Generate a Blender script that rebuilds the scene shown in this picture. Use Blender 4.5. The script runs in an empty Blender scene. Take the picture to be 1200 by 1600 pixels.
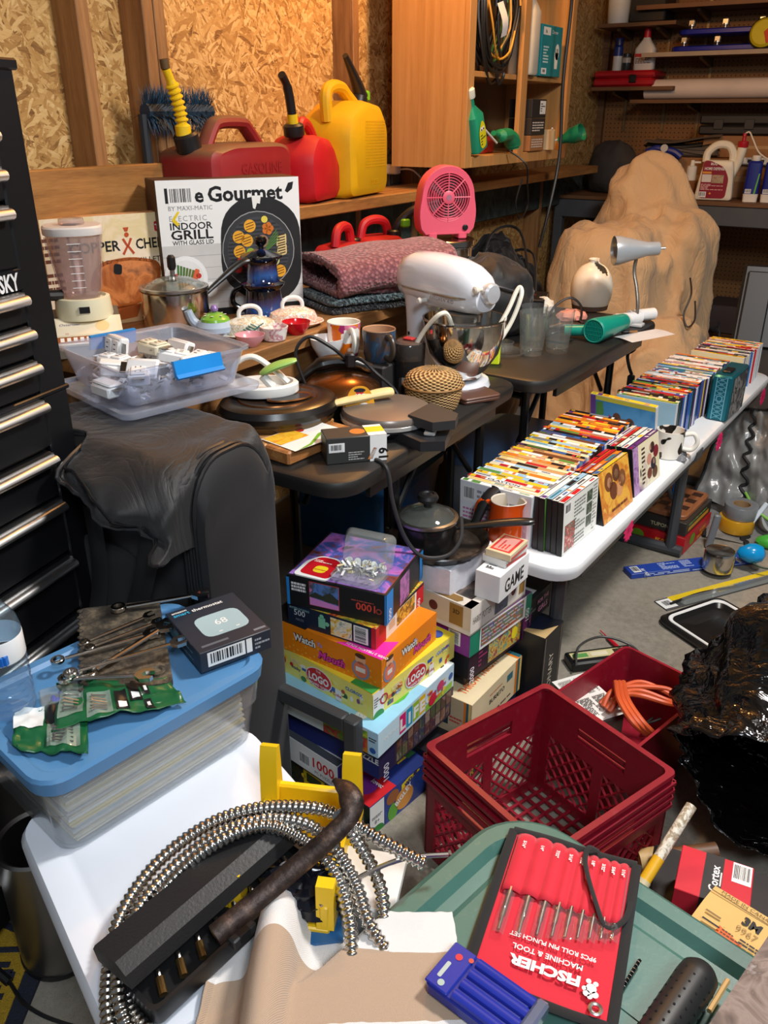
import bpy,bmesh,math,random
import numpy as np
from mathutils import Vector,Matrix,noise
R = math.radians
rnd = random.Random(7)
SC = bpy.context.scene
COL = SC.collection
# camera, world, lights, exposure
CAM_H,FPX,PITCH,YAW = 1.38,1300.0,R(25.5),R(32)
cam_data = bpy.data.cameras.new('camera')
cam = bpy.data.objects.new('camera',cam_data)
COL.objects.link(cam)
cam.location = (0,0,CAM_H)
cam.rotation_euler = (R(90) - PITCH,0,YAW)
cam_data.sensor_fit = 'VERTICAL'
cam_data.sensor_height = 36
cam_data.lens = FPX / 1600 * 36
cam_data.clip_start = .02
SC.camera = cam
SC.view_settings.view_transform = 'Standard'
SC.view_settings.look = 'None'
SC.view_settings.gamma = 1
SC.view_settings.use_curve_mapping = False
SC.view_settings.exposure = 0.0
world = bpy.data.worlds.new('garage_air')
SC.world = world
world.use_nodes = True
world.node_tree.nodes['Background'].inputs[0].default_value = (.75,.87,1,1)
world.node_tree.nodes['Background'].inputs[1].default_value = .2
def lamp(name,kind,loc,power,col,size,target=None,spread=None):
 d = bpy.data.lights.new(name,kind)
 d.energy = power
 d.color = col
 if kind == 'AREA':
  d.shape = 'RECTANGLE'
  d.size,d.size_y = size
  if spread: d.spread = spread
 else:
  d.shadow_soft_size = size
 o = bpy.data.objects.new(name,d)
 COL.objects.link(o)
 o.location = loc
 if target:
  o.rotation_euler = (Vector(target) - Vector(loc)).to_track_quat('-Z','Y').to_euler()
 return o
lamp('ceiling_led_light','AREA',(.25,1.75,2.5),58,(1,.96,.91),(.3,.3),(-.3,1.55,0))
lamp('garage_door_side_light','AREA',(.7,-.35,2.45),36,(.84,.92,1),(.5,.5),(-.4,1.2,.2))
lamp('bulb_light_over_bench','POINT',(-1.35,2.7,2.35),50,(1,.5,.15),.05)
def at(u,v,z):
 """point of the horizontal surface of height z that the survey photograph shows at (u, v)"""
 x,y = (u - 600) / FPX,(v - 800) / FPX
 d = math.sin(PITCH) + y * math.cos(PITCH)
 f = math.cos(PITCH) - y * math.sin(PITCH)
 t = (CAM_H - z) / d
 return Vector(((x * math.cos(YAW) - f * math.sin(YAW)) * t,(x * math.sin(YAW) + f * math.cos(YAW)) * t,z))
def on_x(u,v,X):
 a = at(u,v,CAM_H - 1) - Vector((0,0,CAM_H))
 return Vector((0,0,CAM_H)) + a * (X / a.x)
def on_y(u,v,Y):
 a = at(u,v,CAM_H - 1) - Vector((0,0,CAM_H))
 return Vector((0,0,CAM_H)) + a * (Y / a.y)
# materials
def lin(c):
 return tuple(((v / 255) / 12.92 if v / 255 <= .04045 else ((v / 255 + .055) / 1.055) ** 2.4) for v in c) + (1,)
class NT:
 def __init__(s,name):
  s.m = bpy.data.materials.new(name)
  s.m.use_nodes = True
  s.t = s.m.node_tree
  s.b = s.t.nodes['Principled BSDF']
  s.out = s.t.nodes['Material Output']
 def n(s,typ,ins=None,**props):
  nd = s.t.nodes.new('ShaderNode' + typ)
  for k,v in props.items(): setattr(nd,k,v)
  for k,v in (ins or {}).items():
   if isinstance(v,bpy.types.NodeSocket): s.t.links.new(v,nd.inputs[k])
   else: nd.inputs[k].default_value = v
  return nd
 def link(s,a,b): s.t.links.new(a,b)
 def obj(s): return s.n('TexCoord').outputs['Object']
 def map(s,vec,scale=(1,1,1),rot=(0,0,0),loc=(0,0,0)):
  return s.n('Mapping',{0: vec,'Scale': scale,'Rotation': rot,'Location': loc}).outputs[0]
 def noise(s,vec,scale,detail=3,rough=.55,dist=0):
  return s.n('TexNoise',{'Vector': vec,'Scale': scale,'Detail': detail,'Roughness': rough,'Distortion': dist}).outputs[0]
 def ramp(s,fac,stops,interp='LINEAR'):
  nd = s.n('ValToRGB',{0: fac})
  cr = nd.color_ramp
  cr.interpolation = interp
  while len(cr.elements) < len(stops): cr.elements.new(.5)
  for e,(p,c) in zip(cr.elements,stops):
   e.position = p
   e.color = c if len(c) == 4 else lin(c)
  return nd.outputs[0]
 def mix(s,fac,a,b,mode='MIX'):
  nd = s.n('Mix',{'Factor': fac},data_type='RGBA',blend_type=mode)
  for k,v in ((6,a),(7,b)):
   if isinstance(v,bpy.types.NodeSocket): s.t.links.new(v,nd.inputs[k])
   else: nd.inputs[k].default_value = v if len(v) == 4 else lin(v)
  return nd.outputs[2]
 def math(s,op,a,b=0.0):
  return s.n('Math',{0: a,1: b},operation=op).outputs[0]
 def bump(s,h,strength=.3,dist=.002):
  nd = s.n('Bump',{'Height': h,'Strength': strength,'Distance': dist})
  s.link(nd.outputs[0],s.b.inputs['Normal'])
 def set(s,rough=None,metal=None,spec=None,coat=None,sheen=None):
  for k,v in (('Roughness',rough),('Metallic',metal),('Specular IOR Level',spec),('Coat Weight',coat),('Sheen Weight',sheen)):
   if v is not None: s.b.inputs[k].default_value = v
 def base(s,c):
  if isinstance(c,bpy.types.NodeSocket): s.link(c,s.b.inputs['Base Color'])
  else: s.b.inputs['Base Color'].default_value = lin(c)
_mc = {}
def C(r,g,b,rough=.5,metal=0,vary=.1,scale=9,bump=0,bscale=300,coat=0,spec=None):
 """plain coloured material with a faint procedural unevenness"""
 k = (r,g,b,rough,metal,vary,scale,bump,bscale,coat,spec)
 if k in _mc: return _mc[k]
 t = NT('paint_%d_%d_%d' % (r,g,b))
 v = t.obj()
 nz = t.noise(v,scale,4)
 if vary:
  t.base(t.mix(nz,tuple(x * (1 - vary) for x in (r,g,b)),tuple(min(255,x * (1 + vary)) for x in (r,g,b))))
 else: t.base((r,g,b))
 t.set(rough,metal,spec,coat)
 if bump: t.bump(t.noise(v,bscale,3),bump,.001)
 _mc[k] = t.m
 return t.m
def pic(cols,scale=20,seed=0,rough=.35,dist=1.0,stretch=(1,1,1)):
 """printed illustration: colour patches from a noise field"""
 k = ('pic',tuple(cols),scale,seed,rough,stretch)
 if k in _mc: return _mc[k]
 t = NT('printed_picture')
 v = t.map(t.obj(),stretch,(0,0,0),(seed * 3.1,seed * 1.7,seed * .9))
 f = t.noise(v,scale,4,.6,dist)
 n = len(cols)
 t.base(t.ramp(f,[(.3 + .4 * i / max(1,n - 1),c) for i,c in enumerate(cols)]))
 t.set(rough)
 _mc[k] = t.m
 return t.m
def clear(name,tint=(235,240,245),fac=.12,rough=.1,ior=1.45):
 """thin clear plastic or glass: mostly see-through, with fresnel gloss and a little body colour"""
 k = ('clear',name)
 if k in _mc: return _mc[k]
 t = NT(name)
 tr = t.n('BsdfTransparent',{0: lin(tint)})
 t.base(tint)
 t.set(.35)
 mx = t.n('MixShader',{0: fac})
 t.link(tr.outputs[0],mx.inputs[1]); t.link(t.b.outputs[0],mx.inputs[2])
 gl = t.n('BsdfGlossy',{0: (1,1,1,1),'Roughness': rough})
 f0 = ((ior - 1) / (ior + 1)) ** 2
 fc = t.n('LayerWeight',{0: .5}).outputs['Facing']
 fr = t.n('Math',{0: t.math('MULTIPLY',t.math('POWER',fc,4.0),1 - f0),1: f0},operation='ADD')
 m2 = t.n('MixShader',{0: fr.outputs[0]})
 t.link(mx.outputs[0],m2.inputs[1]); t.link(gl.outputs[0],m2.inputs[2])
 t.link(m2.outputs[0],t.out.inputs[0])
 _mc[k] = t.m
 return t.m
def cloth_mat(name,cols,bump=.4,bscale=420,rough=.95,fold=0):
 t = NT(name)
 v = t.obj()
 t.base(t.mix(t.noise(v,6,4),*cols))
 w = t.n('TexWave',{'Vector': v,'Scale': bscale},bands_direction='DIAGONAL').outputs[1]
 h = t.math('ADD',w,t.noise(v,bscale,2))
 if fold:
  r = t.math('ABSOLUTE',t.math('SUBTRACT',t.noise(t.map(v,(1,1,.55)),7,4,.55,1.2),.5))
  h = t.math('ADD',t.math('MULTIPLY',h,.02),t.math('MULTIPLY',t.math('POWER',r,.6),fold))
  t.bump(h,.4,.045)
 else: t.bump(h,bump,.0006)
 t.set(rough,sheen=.15)
 return t.m
def wood_mat(name,cols,grain=(2,30,30),rough=.6,knots=True):
 """grain runs along local axis with the small stretch factor"""
 t = NT(name)
 v = t.obj()
 wob = t.noise(v,3,2)
 g = t.noise(t.map(v,grain),1.6,5,.6,.6)
 fine = t.noise(t.map(v,tuple(k * 7 for k in grain)),3,3)
 f = t.math('ADD',t.math('MULTIPLY',g,.75),t.math('MULTIPLY',fine,.25))
 c = t.ramp(f,[(.32,cols[0]),(.5,cols[1]),(.68,cols[2])])
 if knots:
  vo = t.n('TexVoronoi',{'Vector': t.map(v,tuple(max(1.2,k * .12) for k in grain)),'Scale': 2.2}).outputs[0]
  c = t.mix(t.ramp(vo,[(.03,(255,255,255)),(.1,(0,0,0))]),c,tuple(x * .45 for x in cols[0]))
 c = t.mix(t.math('MULTIPLY',wob,.35),c,cols[0])
 t.base(c)
 t.set(rough)
 t.bump(f,.25,.002)
 return t.m
def osb_mat():
 t = NT('oriented_strand_board')
 v = t.obj()
 v = t.n('VectorMath',{0: v,1: t.n('VectorMath',{0: t.n('TexNoise',{'Vector': v,'Scale': 12.0,'Detail': 2}).outputs[1],'Scale': .035},operation='SCALE').outputs[0]},operation='ADD').outputs[0]
 best = tone = None
 for i,(ang,sx,sy) in enumerate([(15,22,110),(75,18,90),(120,26,120),(-30,21,96),(45,30,150)]):
  mp = t.map(v,(1,sx,sy),(0,0,0),(i * 3.3,i * 1.7,i * 2.1))
  rot = t.n('VectorRotate',{'Vector': v,'Axis': (1,0,0),'Angle': R(ang)},rotation_type='AXIS_ANGLE').outputs[0]
  mp = t.map(rot,(.001,sx,sy),(0,0,0),(i * 3.3,i * 1.7,i * 2.1))
  vo = t.n('TexVoronoi',{'Vector': mp,'Scale': 1.0,'Randomness': 1.0}).outputs[1]
  sep = t.n('SeparateColor',{0: vo})
  p,q = sep.outputs[0],sep.outputs[1]
  if best is None: best,tone = p,q
  else:
   g = t.math('GREATER_THAN',p,best)
   tone = t.n('Mix',{0: g,2: tone,3: q}).outputs[0]
   best = t.math('MAXIMUM',p,best)
 fib = t.noise(t.map(v,(1,30,160),(R(30),0,0)),1.5,3)
 f = t.math('ADD',t.math('MULTIPLY',tone,.72),t.math('MULTIPLY',fib,.3))
 c = t.ramp(f,[(.1,(104,66,28)),(.22,(158,112,55)),(.5,(188,143,80)),(.8,(212,172,110)),(.98,(228,196,140))])
 edge = t.noise(t.map(v,(1,9,60),(R(-35),0,0)),2.2,4,.7)
 c = t.mix(t.ramp(edge,[(.64,(0,0,0)),(.72,(255,255,255))]),c,(92,56,24))
 t.base(c)
 t.set(.75)
 t.bump(t.math('ADD',best,f),.5,.004)
 return t.m
# mesh builder
def rrect(w,d,r,n=4,cx=0,cy=0):
 """rounded rectangle outline, counter-clockwise, centred"""
 r = min(r,w / 2 - 1e-5,d / 2 - 1e-5)
 o = []
 for sx,sy,a0 in ((1,-1,-90),(1,1,0),(-1,1,90),(-1,-1,180)):
  for i in range(n + 1):
   a = R(a0 + 90 * i / n)
   o.append((cx + sx * (w / 2 - r) + r * math.cos(a),cy + sy * (d / 2 - r) + r * math.sin(a)))
 return o
def circ(r,n=24,cx=0,cy=0,ry=None,a0=0):
 return [(cx + r * math.cos(a0 + 2 * math.pi * i / n),cy + (ry or r) * math.sin(a0 + 2 * math.pi * i / n)) for i in range(n)]
def smooth_path(pts,k=6,closed=False):
 """Catmull-Rom through the points"""
 P = [Vector(p) for p in pts]
 n = len(P)
 out = []
 for i in range(n if closed else n - 1):
  a,b,c,d = (P[(i - 1) % n] if closed or i > 0 else P[0],P[i],P[(i + 1) % n],P[(i + 2) % n] if closed or i + 2 < n else P[-1])
  for j in range(k):
   t = j / k
   out.append(.5 * ((2 * b) + (c - a) * t + (2 * a - 5 * b + 4 * c - d) * t * t + (3 * b - a - 3 * c + d) * t ** 3))
 if not closed: out.append(P[-1])
 return out
_txt = {}
def text_geo(s,bold=0.0,shear=0.0,space=1.0):
 k = (s,bold,shear,space)
 if k not in _txt:
  cu = bpy.data.curves.new('t','FONT')
  cu.body = s
  cu.resolution_u = 2
  cu.offset = bold
  cu.shear = shear
  cu.space_character = space
  o = bpy.data.objects.new('t',cu)
  me = bpy.data.meshes.new_from_object(o)
  vs = [(v.co.x,v.co.y) for v in me.vertices]
  fs = [tuple(p.vertices) for p in me.polygons]
  bpy.data.objects.remove(o)
  bpy.data.meshes.remove(me)
  bpy.data.curves.remove(cu)
  x0,x1 = (min(v[0] for v in vs),max(v[0] for v in vs)) if vs else (0,0)
  _txt[k] = (vs,fs,x0,x1)
 return _txt[k]
FACE = {
 'front': lambda w,d,h: (Vector((0,0,0)),Vector((1,0,0)),Vector((0,0,1)),w,h),
 'right': lambda w,d,h: (Vector((w,0,0)),Vector((0,1,0)),Vector((0,0,1)),d,h),
 'back': lambda w,d,h: (Vector((w,d,0)),Vector((-1,0,0)),Vector((0,0,1)),w,h),
 'left': lambda w,d,h: (Vector((0,d,0)),Vector((0,-1,0)),Vector((0,0,1)),d,h),
 'top': lambda w,d,h: (Vector((0,0,h)),Vector((1,0,0)),Vector((0,1,0)),w,d),
 'topr': lambda w,d,h: (Vector((w,0,h)),Vector((0,1,0)),Vector((-1,0,0)),d,w),
}
class MB:
 def __init__(s):
  s.v,s.f,s.fm,s.mats = [],[],[],[]
  s.M = Matrix()
 def mi(s,m):
  if m not in s.mats: s.mats.append(m)
  return s.mats.index(m)
 def add(s,vs,fs,m,flip=False):
  b = len(s.v)
  M = s.M
  s.v += [tuple(M @ Vector(p)) for p in vs]
  k = s.mi(m)
  for f in fs:
   s.f.append(tuple(b + i for i in (reversed(f) if flip else f)))
   s.fm.append(k)
  return s
 def loft(s,loops,m,cap0=True,cap1=True,ring=False):
  n = len(loops[0])
  vs = [p for l in loops for p in l]
  fs = []
  L = len(loops)
  for i in range(L if ring else L - 1):
   a,b = i * n,((i + 1) % L) * n
   for j in range(n):
    fs.append((a + j,a + (j + 1) % n,b + (j + 1) % n,b + j))
  if not ring:
   if cap0: fs.append(tuple(reversed(range(n))))
   if cap1: fs.append(tuple(range((L - 1) * n,L * n)))
  return s.add(vs,fs,m)
 def stack(s,outline_fn,levels,m,cap0=True,cap1=True):
  """levels: (z, outline argument tuple) -> loft of 2-D outlines"""
  return s.loft([[(x,y,z) for x,y in outline_fn(*a)] for z,*a in levels],m,cap0,cap1)
 def box(s,x0,x1,y0,y1,z0,z1,m,c=0.0):
  if c <= 0:
   return s.loft([[(x0,y0,z),(x1,y0,z),(x1,y1,z),(x0,y1,z)] for z in (z0,z1)],m)
  c = min(c,(x1 - x0) / 2.01,(y1 - y0) / 2.01,(z1 - z0) / 2.01)
  def L(z,i):  # octagon loop
   a,b,e,g = x0 + i,x1 - i,y0 + i,y1 - i
   k = c - i + 0.0
   k = max(k,c * .35)
   return [(a + k,e,z),(b - k,e,z),(b,e + k,z),(b,g - k,z),(b - k,g,z),(a + k,g,z),(a,g - k,z),(a,e + k,z)]
  return s.loft([L(z0,c),L(z0 + c,0),L(z1 - c,0),L(z1,c)],m)
 def slab(s,w,d,h,r,m,c=.002,n=5,cx=0,cy=0,z=0):
  """rounded slab with eased edges, centred on cx, cy, from z to z+h"""
  return s.stack(rrect,[(z,w - 2 * c,d - 2 * c,r - c,n,cx,cy),(z + c,w,d,r,n,cx,cy),(z + h - c,w,d,r,n,cx,cy),(z + h,w - 2 * c,d - 2 * c,r - c,n,cx,cy)],m)
 def lathe(s,prof,m,n=32,cap0=True,cap1=True,sx=1,sy=1,closed=False):
  loops = [[(r * math.cos(2 * math.pi * i / n) * sx,r * math.sin(2 * math.pi * i / n) * sy,z) for i in range(n)] for r,z in prof]
  return s.loft(loops,m,cap0,cap1,ring=closed)
 def tube(s,pts,r,m,n=8,closed=False,cap=True,flat=1.0,up=None):
  P = [Vector(p) for p in pts]
  k = len(P)
  loops = []
  prev = Vector(up) if up else None
  for i in range(k):
   a = P[(i - 1) % k] if closed or i else P[0]
   b = P[(i + 1) % k] if closed or i < k - 1 else P[-1]
   t = (b - a)
   t = t.normalized() if t.length > 1e-9 else Vector((0,0,1))
   if prev is None:
    prev = Vector((0,0,1)) if abs(t.z) < .9 else Vector((1,0,0))
   side = t.cross(prev)
   if side.length < 1e-6: side = t.orthogonal()
   side.normalize()
   nrm = side.cross(t).normalized()
   prev = nrm
   rr = r[i] if isinstance(r,(list,tuple)) else r
   loops.append([P[i] + side * (math.cos(2 * math.pi * j / n) * rr) + nrm * (math.sin(2 * math.pi * j / n) * rr * flat) for j in range(n)])
  for l in loops: l.reverse()
  if closed:
   return s.loft(loops,m,ring=True)
  return s.loft(loops,m,cap,cap)
 def cyl(s,a,b,r,m,n=16,r2=None):
  return s.tube([a,b],[r,r if r2 is None else r2],m,n)
 def prism(s,poly,z0,z1,m,c=0):
  if c:
   cx = sum(p[0] for p in poly) / len(poly); cy = sum(p[1] for p in poly) / len(poly)
   def sh(k): return [(cx + (x - cx) * k,cy + (y - cy) * k) for x,y in poly]
   rr = max(math.hypot(x - cx,y - cy) for x,y in poly)
   k = 1 - c / rr
   return s.loft([[(x,y,z) for x,y in q] for q,z in ((sh(k),z0),(poly,z0 + c),(poly,z1 - c),(sh(k),z1))],m)
  return s.loft([[(x,y,z) for x,y in poly] for z in (z0,z1)],m)
 def grid(s,fn,nu,nv,m,thick=None,wrap=False):
  vs = [fn(i / nu,j / nv) for j in range(nv + 1) for i in range(nu + (0 if wrap else 1))]
  w = nu + (0 if wrap else 1)
  fs = [(j * w + i,j * w + (i + 1) % w,(j + 1) * w + (i + 1) % w,(j + 1) * w + i) for j in range(nv) for i in range(nu)]
  return s.add(vs,fs,m)
 # flat print on one face of a body; face frame = origin, u, v directions
 def face(s,o,u,v,w=1,h=1):
  s.o,s.u,s.w_ = Vector(o),Vector(u).normalized(),w
  s.vv,s.h_ = Vector(v).normalized(),h
  s.nn = s.u.cross(s.vv)
  return s
 def on(s,name,w,d,h,base=None):
  o,u,v,a,b = FACE[name](w,d,h)
  return s.face(o + (Vector(base) if base else Vector()),u,v,a,b)
 def P(s,x,y,l):
  return s.o + s.u * x + s.vv * y + s.nn * (.00035 * l)
 def poly(s,pts,m,l=1):
  return s.add([s.P(x,y,l) for x,y in pts],[tuple(range(len(pts)))],m)
 def rect(s,x0,y0,x1,y1,m,l=1,rel=True):
  if rel: x0,x1,y0,y1 = x0 * s.w_,x1 * s.w_,y0 * s.h_,y1 * s.h_
  return s.poly([(x0,y0),(x1,y0),(x1,y1),(x0,y1)],m,l)
 def disc(s,x,y,r,m,l=1,ry=None,n=20,rel=True):
  if rel: x,y,r,ry = x * s.w_,y * s.h_,r * s.w_,(ry * s.h_ if ry else None)
  return s.poly(circ(r,n,x,y,ry),m,l)
 def ring2(s,x,y,r0,r1,m,l=1,ry=1.0,n=28,rel=True):
  if rel: x,y,r0,r1 = x * s.w_,y * s.h_,r0 * s.w_,r1 * s.w_
  a,b = circ(r0,n,x,y,r0 * ry),circ(r1,n,x,y,r1 * ry)
  vs = [s.P(*p,l) for p in a + b]
  return s.add(vs,[(i,n + i,n + (i + 1) % n,(i + 1) % n)[::-1] for i in range(n)],m,flip=True)
 def text(s,body,x,y,size,m,l=2,align='C',bold=0.0,width=None,rot=0,shear=0.0,space=1.0,rel=True):
  """x, y = baseline anchor as fractions of the face; size = capital height in metres; width = fit to this many metres"""
  if rel: x,y = x * s.w_,y * s.h_
  vs,fs,x0,x1 = text_geo(body,bold,shear,space)
  if not vs: return s
  k = size / .73
  kx = width / (x1 - x0) if width else k
  ax = {'L': x0,'C': (x0 + x1) / 2,'R': x1}[align]
  ca,sa = math.cos(R(rot)),math.sin(R(rot))
  out = []
  for px,py in vs:
   a,b = (px - ax) * kx,py * k
   out.append(s.P(x + a * ca - b * sa,y + a * sa + b * ca,l))
  return s.add(out,fs,m)
 def lines(s,x0,y0,x1,y1,n,m,l=2,seed=0,fill=.5):
  """rows of fine print too small to read: short dashes"""
  r = random.Random(seed)
  for i in range(n):
   y = y1 - (y1 - y0) * (i + .5) / n
   hh = (y1 - y0) / n * fill * .5
   x = x0
   while x < x1 - .02 * (x1 - x0):
    w = (x1 - x0) * r.uniform(.06,.22)
    s.rect(x,y - hh,min(x + w,x1),y + hh,m,l)
    x += w + (x1 - x0) * .03
    if r.random() < .08: break
  return s
 def barcode(s,x0,y0,x1,y1,l=2,seed=1,vert=False):
  r = random.Random(seed)
  s.rect(x0,y0,x1,y1,C(236,236,232),l)
  a,b = (y0,y1) if vert else (x0,x1)
  p = a + .08 * (b - a)
  while p < b - .1 * (b - a):
   w = (b - a) * r.choice((.015,.03,.045))
   if vert: s.rect(x0 + .1 * (x1 - x0),p,x1 - .15 * (x1 - x0),p + w,C(20,20,20),l + 1)
   else: s.rect(p,y0 + .2 * (y1 - y0),p + w,y1 - .1 * (y1 - y0),C(20,20,20),l + 1)
   p += w + (b - a) * r.choice((.02,.03,.04))
  return s
 def build(s,name,parent=None,label=None,smooth=34,kind=None):
  me = bpy.data.meshes.new(name)
  me.from_pydata(s.v,[],s.f)
  for m in s.mats: me.materials.append(m)
  me.polygons.foreach_set('material_index',s.fm)
  if smooth:
   me.polygons.foreach_set('use_smooth',[True] * len(s.f))
   me.set_sharp_from_angle(angle=R(smooth))
  me.update()
  o = bpy.data.objects.new(name,me)
  COL.objects.link(o)
  if parent: o.parent = parent
  if label: o['label'] = label
  if kind: o['kind'] = kind
  return o
def frame_rot(rz=0,rx=0,ry=0):
 return Matrix.Rotation(R(rz),4,'Z') @ Matrix.Rotation(R(ry),4,'Y') @ Matrix.Rotation(R(rx),4,'X')
def tag(o,label,cat,group=None):
 o['label'] = label
 o['category'] = cat
 if group: o['group'] = group
 return o
def place(o,loc,rz=0,rx=0,ry=0):
 o.matrix_world = Matrix.Translation(Vector(loc)) @ frame_rot(rz,rx,ry)
 return o
def thing(name,label,cat,loc=(0,0,0),rz=0,group=None,rx=0,ry=0):
 o = bpy.data.objects.new(name,None)
 o.empty_display_size = .02
 COL.objects.link(o)
 place(o,loc,rz,rx,ry)
 return tag(o,label,cat,group)
def solo(mb,name,label,cat,loc=(0,0,0),rz=0,group=None,rx=0,ry=0,smooth=34):
 o = mb.build(name,smooth=smooth)
 place(o,loc,rz,rx,ry)
 return tag(o,label,cat,group)
def struct(mb,name,parent=None,smooth=34):
 o = mb.build(name,parent,smooth=smooth)
 if not parent: o['kind'] = 'structure'
 return o
def dup(root,loc=None,rz=0,label=None,mat=None):
 """copy of a thing with copies of its parts and sub-parts, sharing meshes"""
 def cp(o,par):
  c = o.copy()
  COL.objects.link(c)
  if par:
   c.parent = par
   c.matrix_parent_inverse = o.matrix_parent_inverse.copy()
  for ch in list(o.children): cp(ch,c)
  return c
 r = cp(root,None)
 if loc is not None: place(r,loc,rz)
 if label: r['label'] = label
 return r
# draped cloth: position-based relaxation over solid shapes
def drape(nx,ny,sx,sy,start,solids,iters=260,floor=0.0,pin=None,grav=.0016,bend=.25,grip=.6,seed=0):
 rg = np.random.RandomState(seed)
 u,v = np.meshgrid(np.linspace(-sx / 2,sx / 2,nx),np.linspace(-sy / 2,sy / 2,ny))
 X = np.stack([u.ravel(),v.ravel(),np.zeros(nx * ny)],1)
 M = np.array(start)
 X = X @ M[:3,:3].T + M[:3,3]
 X += rg.normal(0,.0008,X.shape)
 V = np.zeros_like(X)
 I = np.arange(nx * ny).reshape(ny,nx)
 E = []
 for a,b,w in ((I[:,:-1],I[:,1:],1),(I[:-1],I[1:],1),(I[:-1,:-1],I[1:,1:],.6),(I[1:,:-1],I[:-1,1:],.6),(I[:,:-2],I[:,2:],bend),(I[:-2],I[2:],bend)):
  a,b = a.ravel(),b.ravel()
  L = np.linalg.norm(X[a] - X[b],axis=1)
  E.append((a,b,L,w))
 cnt = np.zeros(nx * ny)
 for a,b,L,w in E:
  np.add.at(cnt,a,w); np.add.at(cnt,b,w)
 X0 = X.copy()
 for it in range(iters):
  V *= .965
  V[:,2] -= grav
  Pn = X + V
  for _ in range(5):
   D = np.zeros_like(Pn)
   for a,b,L,w in E:
    d = Pn[b] - Pn[a]
    l = np.linalg.norm(d,axis=1) + 1e-9
    c = d * ((l - L) / l * .5 * w)[:,None]
    for q in range(3): D[:,q] += np.bincount(a,c[:,q],len(D)) - np.bincount(b,c[:,q],len(D))
   Pn += D / cnt[:,None] * 1.7
  for kind,c,par,rz in solids:
   q = Pn - np.array(c)
   cs,sn = math.cos(-rz),math.sin(-rz)
   qx,qy,qz = q[:,0] * cs - q[:,1] * sn,q[:,0] * sn + q[:,1] * cs,q[:,2]
   if kind == 'ell':
    k = np.sqrt((qx / par[0]) ** 2 + (qy / par[1]) ** 2 + (qz / par[2]) ** 2) + 1e-9
    ins = k < 1
    f = np.where(ins,1 / k,1)
    qx,qy,qz = qx * f,qy * f,qz * f
   else:
    hx,hy,hz = par
    dx,dy,dz = hx - np.abs(qx),hy - np.abs(qy),hz - qz
    ins = (dx > 0) & (dy > 0) & (dz > 0) & (qz > -hz)
    mn = np.minimum(np.minimum(dx,dy),dz)
    qx = np.where(ins & (mn == dx),np.sign(qx) * hx,qx)
    qy = np.where(ins & (mn == dy),np.sign(qy) * hy,qy)
    qz = np.where(ins & (mn == dz),hz,qz)
   W = np.stack([qx * cs + qy * sn,-qx * sn + qy * cs,qz],1) + np.array(c)
   V[ins] *= .4
   Pn[ins] = W[ins] * (1 - grip) + np.where((np.linalg.norm(W - X,axis=1) < .03)[:,None],X,W)[ins] * grip
  lo = Pn[:,2] < floor
  Pn[lo,2] = floor
  if pin is not None: Pn[pin] = X0[pin]
  V = np.where(lo[:,None],.3,1) * (Pn - X)
  sp = np.linalg.norm(V,axis=1)
  V *= np.minimum(1,.03 / (sp + 1e-9))[:,None]
  X = Pn
 return X.reshape(ny,nx,3)
def sheet_obj(X,m,name,thick=.003,sub=1,parent=None,uvmat=None):
 ny,nx = X.shape[:2]
 me = bpy.data.meshes.new(name)
 fs = [(j * nx + i,j * nx + i + 1,(j + 1) * nx + i + 1,(j + 1) * nx + i) for j in range(ny - 1) for i in range(nx - 1)]
 me.from_pydata([tuple(p) for p in X.reshape(-1,3)],[],fs)
 me.polygons.foreach_set('use_smooth',[True] * len(fs))
 uv = me.uv_layers.new(name='uv')
 co = [(i / (nx - 1),j / (ny - 1)) for j in range(ny) for i in range(nx)]
 uv.data.foreach_set('uv',[c for f in fs for k in f for c in co[k]])
 me.materials.append(m)
 o = bpy.data.objects.new(name,me)
 COL.objects.link(o)
 if parent: o.parent = parent
 md = o.modifiers.new('thick','SOLIDIFY'); md.thickness = thick; md.offset = -1
 if sub:
  md = o.modifiers.new('sub','SUBSURF'); md.levels = sub; md.render_levels = sub
 return o
# SETTING
def concrete():
 t = NT('smooth_concrete')
 v = t.obj()
 a = t.noise(v,1.6,6,.6)
 b = t.noise(v,45,4,.7)
 c = t.ramp(t.math('ADD',t.math('MULTIPLY',a,.6),t.math('MULTIPLY',b,.4)),[(.35,(112,106,96)),(.52,(142,135,122)),(.7,(160,153,139))])
 sp = t.n('TexVoronoi',{'Vector': v,'Scale': 330.0}).outputs[0]
 c = t.mix(t.ramp(sp,[(.1,(255,255,255)),(.25,(0,0,0))]),c,(88,82,76))
 stain = t.noise(t.map(v,(1,1,1),(0,0,0),(4,2,0)),2.6,5,.6)
 c = t.mix(t.ramp(stain,[(.6,(0,0,0)),(.78,(150,150,150))]),c,(104,94,74))
 t.base(c)
 t.set(.72)
 t.bump(b,.15,.001)
 return t.m
OSB = osb_mat()
STUD = wood_mat('stud_pine_vertical',[(112,74,40),(150,106,62),(176,132,84)],(26,26,1.6))
PLANK = wood_mat('pine_plank_lengthwise',[(120,78,36),(164,114,58),(190,140,80)],(26,1.3,16))
CABM = wood_mat('cabinet_oak_veneer',[(172,120,66),(190,138,80),(202,150,92)],(30,30,1.2),.45,False)
SHELFM = wood_mat('shelf_board_wood',[(84,54,30),(112,76,44),(134,94,58)],(1.5,30,30))
XW,YB = -1.95,5.7
mb = MB()
mb.box(-3.2,4.5,-2.2,YB + .1,-.12,0,concrete())
struct(mb,'floor')
mb = MB(); mb.box(XW - .02,XW,-1.5,YB,0,2.75,OSB); wall_l = struct(mb,'wall_left')
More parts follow.
